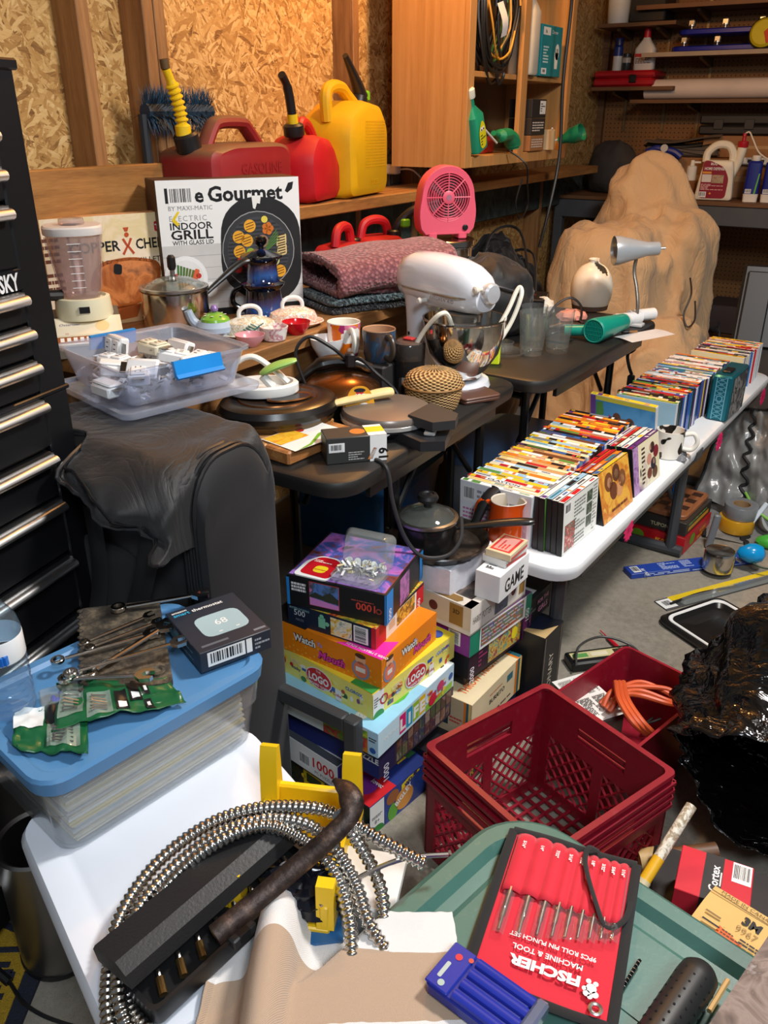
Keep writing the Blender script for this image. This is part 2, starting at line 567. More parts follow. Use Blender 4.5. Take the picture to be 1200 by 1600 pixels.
for y0,wd in ((on_x(121,30,-1.861).y,.038),(on_x(224,30,-1.861).y,.038),(on_x(224,30,-1.861).y + .041,.038),(on_x(552,70,-1.861).y,.038),(3.20,.05),(.9,.038),(3.75,.038),(4.6,.038)):
 mb = MB(); mb.box(XW,-1.861,y0,y0 + wd,0,2.75,STUD,.002)
 mb.build('stud',wall_l)
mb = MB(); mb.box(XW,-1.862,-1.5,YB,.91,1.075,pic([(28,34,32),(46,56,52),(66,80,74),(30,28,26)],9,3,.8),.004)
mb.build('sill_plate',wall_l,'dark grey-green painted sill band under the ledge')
# horizontal plank nailed on the studs, and the ledge the cans stand on
mb = MB(); mb.box(-1.861,-1.822,.2,on_x(280,270,-1.822).y,1.0,1.262,PLANK,.003); struct(mb,'trim_1')
mb = MB(); mb.box(-1.86,-1.65,1.98,YB - .8,1.088,1.126,PLANK,.003)
struct(mb,'trim_2')
# back wall of perforated hardboard
t = NT('perforated_hardboard')
v = t.obj()
fx = t.n('VectorMath',{0: t.map(v,(1 / .0254,) * 3)},operation='FRACTION').outputs[0]
ds = t.n('VectorMath',{0: fx,1: (.5,.5,.5)},operation='SUBTRACT').outputs[0]
sx = t.n('SeparateXYZ',{0: ds})
rr = t.math('SQRT',t.math('ADD',t.math('POWER',sx.outputs[0],2.0),t.math('POWER',sx.outputs[2],2.0)))
hole = t.math('LESS_THAN',rr,.14)
t.base(t.mix(hole,t.mix(t.noise(v,3,4),(122,78,36),(156,104,54)),(26,16,8)))
t.set(.7)
t.bump(t.math('SUBTRACT',1.0,hole),.5,.002)
mb = MB(); mb.box(XW,3.5,YB,YB + .02,0,2.75,t.m); wall_b = struct(mb,'wall_back')
mb = MB(); mb.box(XW,XW + .04,YB - .04,YB,0,2.7,SHELFM); mb.build('corner_post',wall_b)
mb = MB(); mb.box(-3.2,4.5,-2.2,YB + .1,2.75,2.85,C(200,190,175,.9)); struct(mb,'ceiling')
# tool chest on the left
BLK = C(12,13,16,.38,0,.15,6,.08,500)
BLK2 = C(12,12,14,.5)
CHROME = C(228,228,228,.3,1,.04)
STEEL = C(178,176,172,.3,1,.12,30)
tc = thing('tool_chest','tall black steel tool chest with chrome drawer pulls at left edge beside the black bag','tool chest',(-1.2 - .0,.888,0),11)
# local: x into the chest is -x, face plane at x=0, y from -.68 to 0
mb = MB()
mb.box(-.46,-.012,-.68,0,.045,1.452,BLK,.006)
mb.box(-.012,0,-.06,0,.045,1.452,BLK,.003)
mb.box(-.012,0,-.68,-.64,.045,1.452,BLK,.003)
mb.box(-.47,.004,-.69,.008,1.44,1.456,BLK,.003)
mb.box(-.47,.003,-.685,.004,.955,.963,BLK,.002)
mb.box(-.012,0,-.62,-.045,1.131,1.165,BLK,.002)
mb.build('case',tc)
zs = [(1.372,1.436),(1.318,1.365),(1.264,1.312),(1.166,1.258),(1.08,1.13),(1.026,1.076),(.966,1.021),(.87,.955),(.78,.862),(.67,.775),(.55,.662),(.4,.54),(.2,.39),(.06,.19)]
for a,b in zs:
 mb = MB(); mb.box(-.02,.002,-.638,-.062,a,b,BLK,.003)
 d = mb.build('drawer',tc)
 mb = MB()
 mb.tube([(.012,-.63,b - .012),(.012,-.07,b - .012)],.012,CHROME,12,flat=.75)
 mb.box(.0,.012,-.63,-.07,b - .006,b,CHROME)
 mb.build('drawer_pull',d,'polished chrome full-width pull')
mb = MB().face((.0006,-.62,1.134),(0,1,0),(0,0,1),.56,.05)
mb.text('HUSKY',0.99,.0,.026,C(226,226,226,.35,.2),1,'R',.03,rel=True,width=.075)
mb.build('lettering',tc,'silver block letters on the chest front')
for k in (-.6,-.08):
 for q in (-.4,-.05):
  mb = MB(); mb.M = Matrix.Translation((q,k,.0)); mb.cyl((0,-.014,.022),(0,.014,.022),.022,BLK2,16); mb.box(-.01,.01,-.018,.018,.03,.05,BLK2); mb.build('caster',tc)
# wall cabinet with open shelves
cb = thing('wall_cabinet','oak wall cabinet without doors, open shelves full of cords and bottles','cabinet',(-1.79,2.92,1.205))
w_,d_,h_ = .29,1.0,.95
mb = MB(); mb.box(0,.29,0,.02,0,h_,CABM); mb.build('side_panel',cb)
mb = MB(); mb.box(0,.29,d_ - .02,d_,0,h_,CABM); mb.build('side_panel',cb)
mb = MB(); mb.box(.0,.012,.02,d_ - .02,.02,h_,C(120,88,52,.7)); mb.build('back_panel',cb)
for z in (.02,.3,.9):
 mb = MB(); mb.box(.012,.285,.02,d_ - .02,z,z + .018,CABM,.001); mb.build('shelf',cb)
for y0,y1,z0,z1 in ((0,.05,0,h_),(.46,.52,.035,h_),(d_ - .045,d_,0,h_),(.05,d_ - .045,0,.038),(.05,d_ - .045,h_ - .05,h_)):
 mb = MB(); mb.box(.29,.31,y0,y1,z0,z1,CABM,.0015); mb.build('face_frame',cb)
# wooden work bench along the left wall
BENCH = wood_mat('bench_top_wood',[(110,72,36),(148,102,56),(172,124,74)],(26,1.4,26))
wb = thing('work_bench','long wooden work bench under the ledge, loaded with kitchenware','work bench',(-1.86,1.195,0))
mb = MB(); mb.box(0,.585,0,1.505,.845,.88,BENCH,.003); mb.build('bench_top',wb)
mb = MB(); mb.box(.51,.55,.05,1.45,.76,.845,BENCH,.002); mb.build('apron',wb)
for x,y in ((.04,.05),(.04,1.36),(.46,.05),(.46,1.36)):
 mb = MB(); mb.box(x,x + .085,y,y + .085,0,.845,STUD,.003); mb.build('leg',wb)
# folding tables
def folding_table(name,label,c,rz,w,d,z,m,legm,leg_in,th=.04,ix=.07,lr=.0125,rail=None,split=None,legy=None):
 """w across (x), d along (y); origin at the near right corner of the top"""
 t = thing(name,label,'table',(c[0],c[1],0),rz)
 mb = MB()
 def lv(k,zz): return (zz,w - 2 * k,d - 2 * k,.07 - k,6,-w / 2,d / 2)
 mb.stack(rrect,[lv(.016,z - th),lv(.004,z - th + .006),lv(0,z - .018),lv(0,z - .009),lv(.003,z - .003),lv(.009,z)],m)
 top = mb.build('table_top',t)
 if split:
  for sx in (-w,0):
   mb = MB(); mb.box(sx - .004,sx + .004,d / 2 - .03,d / 2 + .03,z - th + .002,z - .012,legm); mb.build('hinge',t)
 for yy in (legy or (leg_in,d - leg_in)):
  s = 1 if yy < d / 2 else -1
  for x in (-ix,-w + ix):
   mb = MB(); mb.tube([(x,yy,z - th),(x,yy + .0,.015)],lr,legm,10); mb.build('leg',t)
  mb = MB(); mb.tube([(-ix + .04,yy,lr * 1.1),(-w + ix - .04,yy,lr * 1.1)],lr * 1.1,legm,10); mb.build('foot_bar',t)
  mb = MB(); mb.tube([(-ix,yy,z - th - .05),(-w + ix,yy,z - th - .05)],.01,legm,8); mb.build('cross_bar',t)
  for x in (-ix - .02,-w + ix + .02):
   mb = MB(); mb.tube([(x,yy + s * .01,z - th - .2),(x,yy + s * .2,z - th - .005)],.008,legm,8); mb.build('brace',t)
 for x in (-.03,-w + .02):
  mb = MB(); mb.box(x,x + .012,.12,d - .12,z - th - .03,z - th + .004,legm,.001); mb.build('side_rail',t)
 return t
TBLK = C(30,29,28,.45,0,.2,5,.15,600)
LEG_BLK = C(20,20,21,.35)
LEG_GRY = C(62,64,67,.35)
folding_table('folding_table','black folding table holding the white mixer and kitchen appliances, nearer of the two black tables',(-.83,1.185),0,.43,.84,.74,TBLK,LEG_BLK,.12,legy=(.3,.74))
folding_table('folding_table','black folding table holding the hair dryer and tumblers, farther of the two black tables',(-.765,2.03),-3,.47,.93,.74,TBLK,LEG_BLK,.13,ix=.115)
WHT = C(226,228,230,.4,0,.04,8,.12,700)
folding_table('folding_bench_table','low narrow white folding table lined with movie cases along its length',(-.503,1.59),-3.2,.345,1.95,.455,WHT,LEG_GRY,.1,.042,split=True,legy=(.12,1.1,1.75),lr=.018)
# CANS ON THE LEDGE
def dusty(name,col,dust,amt=.75):
 t = NT(name)
 g = t.n('NewGeometry').outputs['Normal']
 nz = t.n('SeparateXYZ',{0: g}).outputs[2]
 f = t.math('MULTIPLY',t.ramp(nz,[(.15,(0,0,0)),(.75,(255,255,255))]),amt)
 f = t.math('MULTIPLY',f,t.math('ADD',.55,t.noise(t.obj(),22,4)))
 t.base(t.mix(t.math('MINIMUM',f,1.0),t.mix(t.noise(t.obj(),12,4),tuple(c * .85 for c in col),col),dust))
 t.set(.5)
 t.bump(t.noise(t.obj(),160,2),.1,.001)
 return t.m
RED_DUST = dusty('dusty_red_plastic',(158,32,36),(112,78,56),.95)
RED_PL = dusty('bright_red_plastic',(206,20,32),(160,60,50),.25)
YEL_PL = dusty('yellow_plastic',(232,180,8),(196,146,30),.35)
BLKP = C(24,24,25,.4)
YELP = C(226,186,20,.45)
GRNP = C(110,196,30,.4)
def jug_profile(mb,poly,t0,bev,m,axis='x'):
 """closed outline in (y, z) extruded along x by t0 with rounded rims"""
 cy = sum(p[0] for p in poly) / len(poly); cz = sum(p[1] for p in poly) / len(poly)
 rr = max(math.hypot(a - cy,b - cz) for a,b in poly)
 loops = []
 for i,(xx,k) in enumerate(((-t0 / 2,bev),(-t0 / 2 + bev * .3,bev * .3),(-t0 / 2 + bev,0),(t0 / 2 - bev,0),(t0 / 2 - bev * .3,bev * .3),(t0 / 2,bev))):
  q = 1 - k / rr
  loops.append([(xx,cy + (a - cy) * q,cz + (b - cz) * q) for a,b in poly])
 return mb.loft(loops,m)
def round_poly(pts,r,n=4):
 out = []
 N = len(pts)
 for i in range(N):
  a,b,c = Vector(pts[i - 1]),Vector(pts[i]),Vector(pts[(i + 1) % N])
  p = b + (a - b).normalized() * min(r,(a - b).length * .45)
  q = b + (c - b).normalized() * min(r,(c - b).length * .45)
  for k in range(n + 1):
   t = k / n
   out.append(tuple(p * (1 - t) ** 2 + b * 2 * t * (1 - t) + q * t * t))
 return out
# dusty long red can with corrugated yellow spout
c0 = Vector((-1.755,1.955,1.127))
t = thing('gas_can','long dusty red gas can with yellow corrugated spout on the wooden ledge','gas can',c0,3,'gas cans')
mb = MB()
prof = round_poly([(-.185,0),(.2,0),(.2,.155),(.15,.19),(.1,.235),(-.055,.235),(-.09,.2),(-.185,.165)],.025)
body = round_poly([(-.185,0),(.2,0),(.2,.165),(.16,.182),(-.1,.182),(-.185,.165)],.03)
jug_profile(mb,body,.2,.035,RED_DUST)
for px_ in (.1005,-.1005):
 mb.face((px_,-.12,.03),(0,1,0) if px_ > 0 else (0,-1,0),(0,0,1),.26,.12)
 mb.text('GASOLINE',.6,.62,.03,RED_DUST,3,bold=.01)
 mb.lines(.3,.08,.95,.5,5,RED_DUST,2,4)
mb.build('body',t)
mb = MB()
mb.tube(smooth_path([(0,-.095,.165),(0,-.06,.215),(0,-.03,.234),(0,.07,.234),(0,.1,.22),(0,.155,.165)],5),.024,RED_DUST,10,flat=.75)
mb.build('handle',t)
mb = MB(); mb.M = Matrix.Translation((0,-.155,.178)) @ frame_rot(0,18,0)
mb.lathe([(.034,-.01),(.034,.028),(.028,.034)],BLKP,20); mb.build('cap',t)
mb = MB()
pa,pb = Vector((0,-.17,.2)),Vector((0,-.215,.36))
pts = [pa + (pb - pa) * (i / 48) + Vector((0,.012 * math.sin(i / 48 * 3.1),0)) for i in range(49)]
mb.tube(pts,[.021 if i < 9 else (.018 if i % 4 < 2 else .0125) if i < 40 else .011 for i in range(49)],YELP,14)
sp = mb.build('spout',t,'yellow corrugated spout')
mb = MB(); mb.cyl(pb,pb + Vector((0,-.004,.022)),.012,C(86,62,28,.6),12); mb.build('spout_tip',sp)
# small bright red can
t = thing('gas_can','small bright red gas can with black bent spout between dusty and yellow cans','gas can',(-1.745,2.315,1.127),14,'gas cans')
mb = MB()
jug_profile(mb,round_poly([(-.11,0),(.1,0),(.125,.03),(.115,.1),(.04,.19),(-.06,.2),(-.12,.14)],.03),.17,.04,RED_PL)
mb.build('body',t)
mb = MB(); mb.tube(smooth_path([(0,-.05,.19),(0,-.02,.232),(0,.03,.222),(0,.085,.17),(0,.11,.1),(0,.105,.05)],6),.016,RED_PL,10); mb.build('handle',t)
mb = MB(); mb.M = Matrix.Translation((0,-.075,.195)) @ frame_rot(0,10,0); mb.lathe([(.03,0),(.032,.004),(.032,.03),(.024,.036)],BLKP,18); mb.lathe([(.016,.03),(.016,.062)],YELP,16); mb.build('cap',t)
mb = MB(); mb.tube(smooth_path([(0,-.085,.25),(0,-.1,.3),(0,-.118,.335),(0,-.15,.36)],5),[.014] * 10 + [.012] * 6,BLKP,12); mb.build('spout',t)
# tall yellow can
t = thing('gas_can','tall yellow fuel can with black and green spout on the ledge','gas can',(-1.755,2.56,1.127),8,'gas cans')
mb = MB()
jug_profile(mb,round_poly([(-.15,0),(.14,0),(.15,.02),(.15,.22),(.1,.285),(-.02,.3),(-.13,.25),(-.155,.2)],.03),.2,.04,YEL_PL)
mb.face((.1002,-.06,.0),(0,1,0),(0,0,1),.17,.28)
for k in range(16): mb.rect(.05,.34 + k * .033,.98,.348 + k * .033,YEL_PL,4)
mb.text('DIESEL',.5,.14,.016,YEL_PL,4,bold=.02)
mb.build('body',t)
mb = MB(); mb.tube(smooth_path([(0,-.13,.235),(0,-.135,.31),(0,-.1,.335),(0,-.03,.335),(0,.02,.31),(0,.07,.285)],6),[.02] * 31,YEL_PL,10); mb.build('handle',t)
mb = MB(); mb.M = Matrix.Translation((0,.105,.28)) @ frame_rot(0,-24,0); mb.lathe([(.026,0),(.028,.004),(.028,.03),(.02,.036)],BLKP,18); mb.build('cap',t)
mb = MB(); mb.tube(smooth_path([(0,.125,.31),(.0,.1,.345),(0,.06,.385),(0,.01,.43)],5),[.026 - .0011 * i for i in range(16)],BLKP,14); sp = mb.build('spout',t)
mb = MB(); mb.box(-.02,.02,.125,.165,.295,.33,GRNP,.006); mb.build('green_trigger',sp,'lime green trigger')
# brush of blue bristles behind the dusty can
t = thing('bristle_brush','dark blue long-bristled brush behind the dusty red can','brush',(-1.835,1.86,1.127),0)
mb = MB(); mb.tube([(0,-.12,.262),(0,.13,.262)],.02,C(20,50,70,.6),10); mb.build('brush_core',t)
mb = MB()
for i in range(900):
 a = rnd.uniform(0,6.28); y = rnd.uniform(-.12,.13); L = rnd.uniform(.055,.075)
 d = Vector((math.cos(a) * .35,rnd.uniform(-.185,.2),math.sin(a))).normalized()
 p = Vector((0,y,.262)); q = p + d * L; s = Vector((0,.0018,0))
 mb.add([p + d * .015 - s,p + d * .015 + s,q],[(0,1,2)],C(20,72,104,.6) if i % 3 else C(30,44,58,.6))
o = mb.build('bristles',t,kind='stuff',smooth=0)
mb = MB(); mb.cyl((-.008,-.12,0),(-.008,-.12,.255),.014,C(30,34,40,.6),10); mb.build('brush_handle',t)
# red cans standing on the bench under the ledge
for i,(x,y,s,rz,lab) in enumerate(((-1.6,2.31,1,10,'red gas can on the bench below the ledge behind the pink bath mat'),(-1.62,2.53,.82,-20,'red gas can with black and lime nozzle under the ledge beside the pink fan'))):
 t = thing('gas_can',lab,'gas can',(x,y,.88),rz,'gas cans')
 mb = MB(); jug_profile(mb,round_poly([(-.11,0),(.11,0),(.115,.06),(.08,.125),(-.07,.125),(-.115,.06)],.025),.15,.03,RED_PL)
 if i == 0:
  mb.face((.0752,-.04,.02),(0,1,0),(0,0,1),.1,.09); mb.lines(.1,.1,.9,.95,6,C(220,60,60),1,5)
 mb.build('body',t)
 mb = MB(); mb.tube(smooth_path([(0,-.06,.12),(0,-.045,.165),(0,0,.178),(0,.045,.165),(0,.06,.12)],5),.015,RED_PL,10); mb.build('handle',t)
 if i:
  mb = MB(); mb.tube(smooth_path([(.02,.07,.12),(.03,.08,.16),(.05,.12,.2),(.07,.16,.215)],4),.014,BLKP,10); sp = mb.build('spout',t)
  mb = MB(); mb.lathe([(.026,0),(.026,.025),(.02,.03)],BLKP,14); mb.v = [(a + .02,b + .07,c + .112) for a,b,c in mb.v]; mb.build('cap',t)
  mb = MB(); mb.box(.03,.062,.08,.112,.15,.178,GRNP,.005); mb.build('green_trigger',sp,'lime green trigger')
 else:
  mb = MB(); mb.lathe([(.024,0),(.024,.02),(.018,.025)],BLKP,14); mb.v = [(a,b + .085,c + .108) for a,b,c in mb.v]; mb.build('cap',t)
t = thing('fuel_nozzle','black fuel nozzle with lime collar standing near the pink fan','nozzle',(-1.5,2.68,.88),0)
mb = MB(); mb.tube(smooth_path([(0,0,0),(.0,.01,.09),(-.01,.02,.15),(-.02,-.0,.24)],5),[.03] * 5 + [.018] * 6 + [.011] * 5,BLKP,12); mb.build('nozzle_tube',t)
mb = MB(); mb.lathe([(.024,.1),(.026,.104),(.026,.125),(.022,.13)],GRNP,14); mb.build('collar',t,'lime green collar')
# socket and plugs on the wall near the yellow can
t = thing('wall_outlet','grey outlet box with a white plug on the strand board near yellow can','outlet',on_x(603,262,-1.945))
mb = MB(); mb.box(-.005,.045,-.045,.045,-.07,.07,C(92,84,72,.5,.4),.004); mb.build('outlet_box',t)
mb = MB(); mb.box(.045,.052,-.036,.036,-.058,.058,C(70,62,52,.5),.002); mb.build('cover_plate',t)
t = thing('charger_plug','white cube charger plugged into the wall outlet with its thin cord','plug',on_x(606,264,-1.885))
mb = MB(); mb.box(-.008,.05,-.02,.02,-.018,.018,C(232,230,226,.35),.005); mb.build('plug_body',t)
p0 = Vector((.05,0,0))
mb = MB(); mb.tube(smooth_path([p0,(.1,.03,-.005),(.14,.09,-.07),(.2,.17,-.17),(.26,.22,-.245)],8),.0035,C(226,222,214),6); mb.build('cord',t)
mb = MB(); mb.box(-.0,.07,-.024,.024,-.016,.016,BLKP,.006); mb.tube(smooth_path([(.07,0,0),(.12,.05,.0),(.16,.13,-.1),(.2,.2,-.2)],6),.004,BLKP,6)
solo(mb,'power_plug','black plug above the white cube charger at the outlet','plug',on_x(606,248,-1.89))
# CABINET CONTENTS
def cord_coil(name,label,c,rx,ry,turns,r,m,seed,loc,cat='cord',hook=None):
 q = random.Random(seed)
 pts = []
 for i in range(turns * 12):
  a = 2 * math.pi * i / 12
  k = 1 + .09 * math.sin(a * .37 + seed) + q.uniform(-.03,.03)
  pts.append((c[0] + .012 * math.sin(a * .5 + seed) + q.uniform(-.012,.012),c[1] + math.cos(a) * rx * k,c[2] + math.sin(a) * ry * k + .02 * math.sin(a / 5)))
 mb = MB(); mb.tube(smooth_path(pts,3),r,m,6)
 return solo(mb,name,label,cat,loc)
CB = Vector((-1.79,2.92,1.205))
GRN = C(44,92,50,.5)
cord_coil('extension_cord','green extension cord hanging coiled in the wall cabinet',(0,0,0),.11,.2,3,.005,GRN,3,CB + Vector((.275,.25,.55)))
cord_coil('extension_cord','black cord with yellow stripe looped over the cabinet shelf',(0,0,0),.14,.225,6,.006,C(30,26,22,.4),5,CB + Vector((.285,.265,.545)))
cord_coil('extension_cord','yellow-brown thin cord in the coil bundle in cabinet',(0,0,0),.115,.2,2,.004,C(196,142,46,.5),8,CB + Vector((.298,.26,.54)))
cord_coil('extension_cord','black thick cord bundle deep inside the cabinet upper bay',(0,0,0),.12,.2,6,.007,C(20,20,20,.4),11,CB + Vector((.25,.24,.54)))
mb = MB(); mb.grid(lambda a,b: (.0 + .01 * math.sin(b * 4),a * .05,b * .11),3,6,C(232,230,226)); solo(mb,'paper_tag','white paper tag on the coiled cords in cabinet','tag',CB + Vector((.3,.27,.43)),0,rx=14)
mb = MB(); mb.tube(smooth_path([(0,0,0),(.0,.02,-.1),(.002,.07,-.18),(0,.03,-.22),(0,.0,-.15)],6),.0055,BLKP,6)
solo(mb,'cord_end','black cord end dangling in front of the lower cabinet shelf','cord',CB + Vector((.3,.24,.5)))
# cleaning bottles, lower left bay
for i,(y,x,rx,colr,lab) in enumerate(((.12,.2,-25,(24,110,84),'green spray bottle tipped over in the lower cabinet bay'),(.1,.3,20,(30,138,104),'teal bottle with round cream cap leaning in lower cabinet bay'))):
 t = thing('spray_bottle',lab,'bottle',CB + Vector((x,y,.06)),0,rx=rx)
 cl = C(*colr,.25)
 mb = MB(); mb.stack(rrect,[(0,.07,.09,.02,4),(.01,.075,.1,.025,4),(.12,.07,.085,.025,4),(.155,.03,.03,.014,4),(.18,.028,.028,.013,4)],cl)
 mb.build('bottle',t)
 mb = MB(); mb.lathe([(.019,.18),(.021,.184),(.021,.21),(.014,.215)],C(232,226,208,.4),16); mb.build('cap',t)
 if i:
  mb = MB().face((.0385,-.03,.01),(0,1,0),(0,0,1),.06,.1)
  mb.poly(round_poly([(.005,.0),(.05,.0),(.055,.07),(.03,.1),(.0,.06)],.02),C(216,206,26,.4),1)
  for ex in (.02,.036): mb.disc(ex,.066,.0075,C(240,240,230),2,rel=False); mb.disc(ex + .001,.064,.004,C(20,20,20),3,rel=False)
  mb.lines(.15,.1,.8,.5,4,C(60,70,20),2,3)
  mb.build('label',t,'yellow label')
mb = MB(); mb.tube(smooth_path([(0,-.09,.02),(0,-.03,.018),(0,.04,.03),(0,.085,.012),(0,.1,-.01)],4),[.012] * 4 + [.03] * 6 + [.034] * 5 + [.026] * 2,C(24,128,84,.5),12,flat=.8)
solo(mb,'gardening_glove','green rubber glove lying on the lower cabinet shelf','glove',CB + Vector((.318,.3,.082)),rx=-8)
mb = MB(); mb.cyl((0,0,0),(0,.16,-.07),.004,C(222,220,214),8); solo(mb,'plastic_straw','thin white tube beside the green glove in cabinet','tube',CB + Vector((.33,.06,.15)))
mb = MB(); mb.stack(rrect,[(0,.05,.1,.01,3),(.13,.05,.1,.01,3),(.16,.04,.05,.01,3)],C(48,40,34,.6)); solo(mb,'cardboard_pack','dark pack with pale glove picture at back of cabinet bay','pack',CB + Vector((.12,.38,.04)))
mb = MB(); mb.box(-.04,.04,-.06,.06,0,.06,C(176,40,30,.5),.004); solo(mb,'small_box','small red pack behind the green glove in cabinet','pack',CB + Vector((.2,.33,.04)))
# right bays
t = thing('plastic_bottle','big milky white bottle in the cabinet upper right bay','bottle',CB + Vector((.26,.575,.32)))
mb = MB(); mb.stack(rrect,[(0,.1,.09,.025,4),(.008,.11,.1,.03,4),(.22,.11,.1,.03,4),(.28,.05,.05,.024,4),(.3,.045,.045,.022,4)],C(196,188,172,.35)); mb.build('bottle',t)
mb = MB(); mb.lathe([(.026,.295),(.026,.32),(.02,.325)],C(40,70,160,.4),16); mb.build('cap',t,'blue cap')
t = thing('light_bulb_box','teal light bulb carton with bulb picture in upper right cabinet bay','box',CB + Vector((.17,.66,.32)),0)
mb = MB(); mb.box(0,.13,0,.22,0,.185,C(24,132,140,.45),.002)
mb.on('right',.13,.22,.185)
mb.rect(.05,.8,.4,.95,C(226,226,220)); mb.text('Rx',.2,.84,.012,C(40,40,40),2,bold=.02); mb.text('Dimmer',.62,.84,.014,C(230,240,240),2)
mb.rect(.05,.04,.3,.16,C(232,232,226)); mb.barcode(.1,.06,.25,.14,2,4)
mb.disc(.78,.5,.1,C(240,236,224),1,.16); mb.poly([(.15,.03),(.18,.03),(.186,.09),(.143,.09)],C(236,232,220),1)
mb.text('UL',.78,.46,.02,C(40,60,60),2,bold=.03)
mb.lines(.1,.25,.35,.6,6,C(210,236,236),1,2)
mb.build('carton',t)
for i,(z,h,cl,lab) in enumerate(((.04,.06,(150,100,58),'brown carton at bottom of the right cabinet bay stack'),(.1,.065,(46,38,34),'dark carton in the middle of right cabinet bay stack'),(.165,.07,(34,30,30),'dark carton with white label topmost in right cabinet bay'))):
 t = thing('small_carton',lab,'box',CB + Vector((.22,.56,z)),0)
 mb = MB(); mb.box(0,.1,0,.15,0,h - .001,C(*cl,.6),.002); mb.on('right',.1,.15,h)
 if i == 2: mb.rect(.55,.2,.95,.9,C(224,222,216)); mb.lines(.6,.3,.9,.8,4,C(40,40,40),2,3)
 else: mb.lines(.1,.2,.9,.8,4,C(200,190,180),1,4 + i)
 mb.build('carton',t)
mb = MB(); mb.lathe([(.035,0),(.035,.075),(.03,.08)],C(186,160,120,.5),18); solo(mb,'small_jar','tan cylinder beside the dark cartons in right cabinet bay','jar',CB + Vector((.3,.79,.04)))
t = thing('compact_lamp','green-shaded lamp head poking out of right cabinet bay','lamp',CB + Vector((.36,.86,.085)),0)
mb = MB(); mb.M = frame_rot(0,0,70); mb.lathe([(.016,-.03),(.02,0),(.034,.03),(.036,.075),(.034,.075),(.03,.03),(.012,.0)],C(26,120,84,.35),20,sy=1.3); mb.build('shade',t)
mb = MB(); mb.tube(smooth_path([(-.02,0,0),(-.05,-.03,-.01),(-.05,-.07,.01),(-.03,-.09,.04)],5),.004,C(220,216,208),6); mb.build('cord',t)
# black cord hung from the cabinet in a long loop
mb = MB(); a = CB + Vector((.40,.56,.74))
pts = [CB + Vector(q) for q in ((.36,.5,.655),(.4,.55,.69),(.41,.62,.68),(.41,.665,.58),(.4,.67,.3),(.41,.67,.02),(.4,.62,-.2),(.38,.6,-.34))]
mb.tube(smooth_path(pts,8),.007,BLKP,8); solo(mb,'hanging_cord','thick black cord hanging down in front of the oak cabinet','cord')
mb = MB(); mb.tube(smooth_path([CB + Vector(q) for q in ((.33,.34,.05),(.395,.36,.0),(.39,.4,-.08),(.38,.44,-.16),(.385,.36,-.2),(.38,.32,-.14),(.39,.345,-.05))],8),.0035,BLKP,6)
solo(mb,'thin_cord','thin black cord dangling in a loop under the cabinet','cord')
# BACK WALL SHELVES
def wall_shelf(label,x0,x1,z,dep=.33,edge=None):
 t = thing('wall_shelf',label,'shelf',(x0,YB - dep,z))
 mb = MB(); mb.box(0,x1 - x0,0,dep - .002,-.02,0,SHELFM,.001)
 if edge: mb.box(0,x1 - x0,-.004,0,-.022,.0,edge)
 mb.build('shelf_board',t)
 n = 2 if x1 - x0 < 1 else 3
 for i in range(n):
  x = (x1 - x0) * (i + .5) / n
  mb = MB(); mb.M = Matrix.Translation((x - .01,0,0)); mb.loft([[(k,.05,-.022),(k,dep - .013,-.022),(k,dep - .013,-.066),(k,dep - .04,-.066),(k,.06,-.036)] for k in (0,.02)],C(120,104,84,.4,.8)); mb.build('bracket',t)
  mb = MB(); mb.box(x0 + x - .008,x0 + x + .008,YB - .012,YB,z - .24,z + .06,C(140,122,94,.4,.8)); mb.build('shelf_standard',wall_b)
 return t
wall_shelf('short upper shelf in the far corner with a bucket on it',-1.9,-1.45,1.855)
wall_shelf('short lower shelf in the far corner holding the red case',-1.9,-1.42,1.53)
wall_shelf('long shelf with pale front edge holding two blue dollies',-1.62,.3,1.7,edge=C(170,150,128,.5))
wall_shelf('long shelf holding the white roll below the dollies',-1.66,.3,1.462)
wall_shelf('topmost long shelf at the upper right, nearly out of frame',-1.68,.3,1.935,edge=C(120,76,46,.5))
t = thing('plastic_bucket','white plastic bucket on the short upper corner shelf','bucket',(-1.82,5.5,1.856))
mb = MB(); mb.lathe([(.06,0),(.062,.004),(.07,.19),(.074,.19),(.074,.2),(.066,.2),(.058,.008)],C(222,220,214,.4),24); mb.build('pail',t)
mb = MB(); mb.M = Matrix.Translation((0,0,.06)); mb.tube([(.069 * math.cos(a),.069 * math.sin(a),.1 + .03 * abs(math.sin(a))) for a in [i * math.pi / 10 + math.pi for i in range(11)]],.003,STEEL,6); mb.build('bail_handle',t)
for k,(x,w) in enumerate(((-1.63,.2),)):
 mb = MB(); mb.box(-w / 2,w / 2,-.1,.1,0,.22,C(26,24,24,.5),.008); solo(mb,'storage_case','black square case beside the white bucket in the corner','case',(x,5.52,1.856))
t = thing('tool_case','red plastic tool case on the short lower corner shelf','case',(-1.905,5.4,1.531))
RC = C(176,24,36,.35)
mb = MB(); mb.box(.0,.36,0,.26,0,.045,RC,.012); mb.build('case_bottom',t)
mb = MB(); mb.box(.0,.36,0,.26,.047,.085,RC,.012); mb.build('case_top',t)
mb = MB(); mb.box(.22,.26,-.01,0,.02,.062,BLKP,.003); mb.build('latch',t)
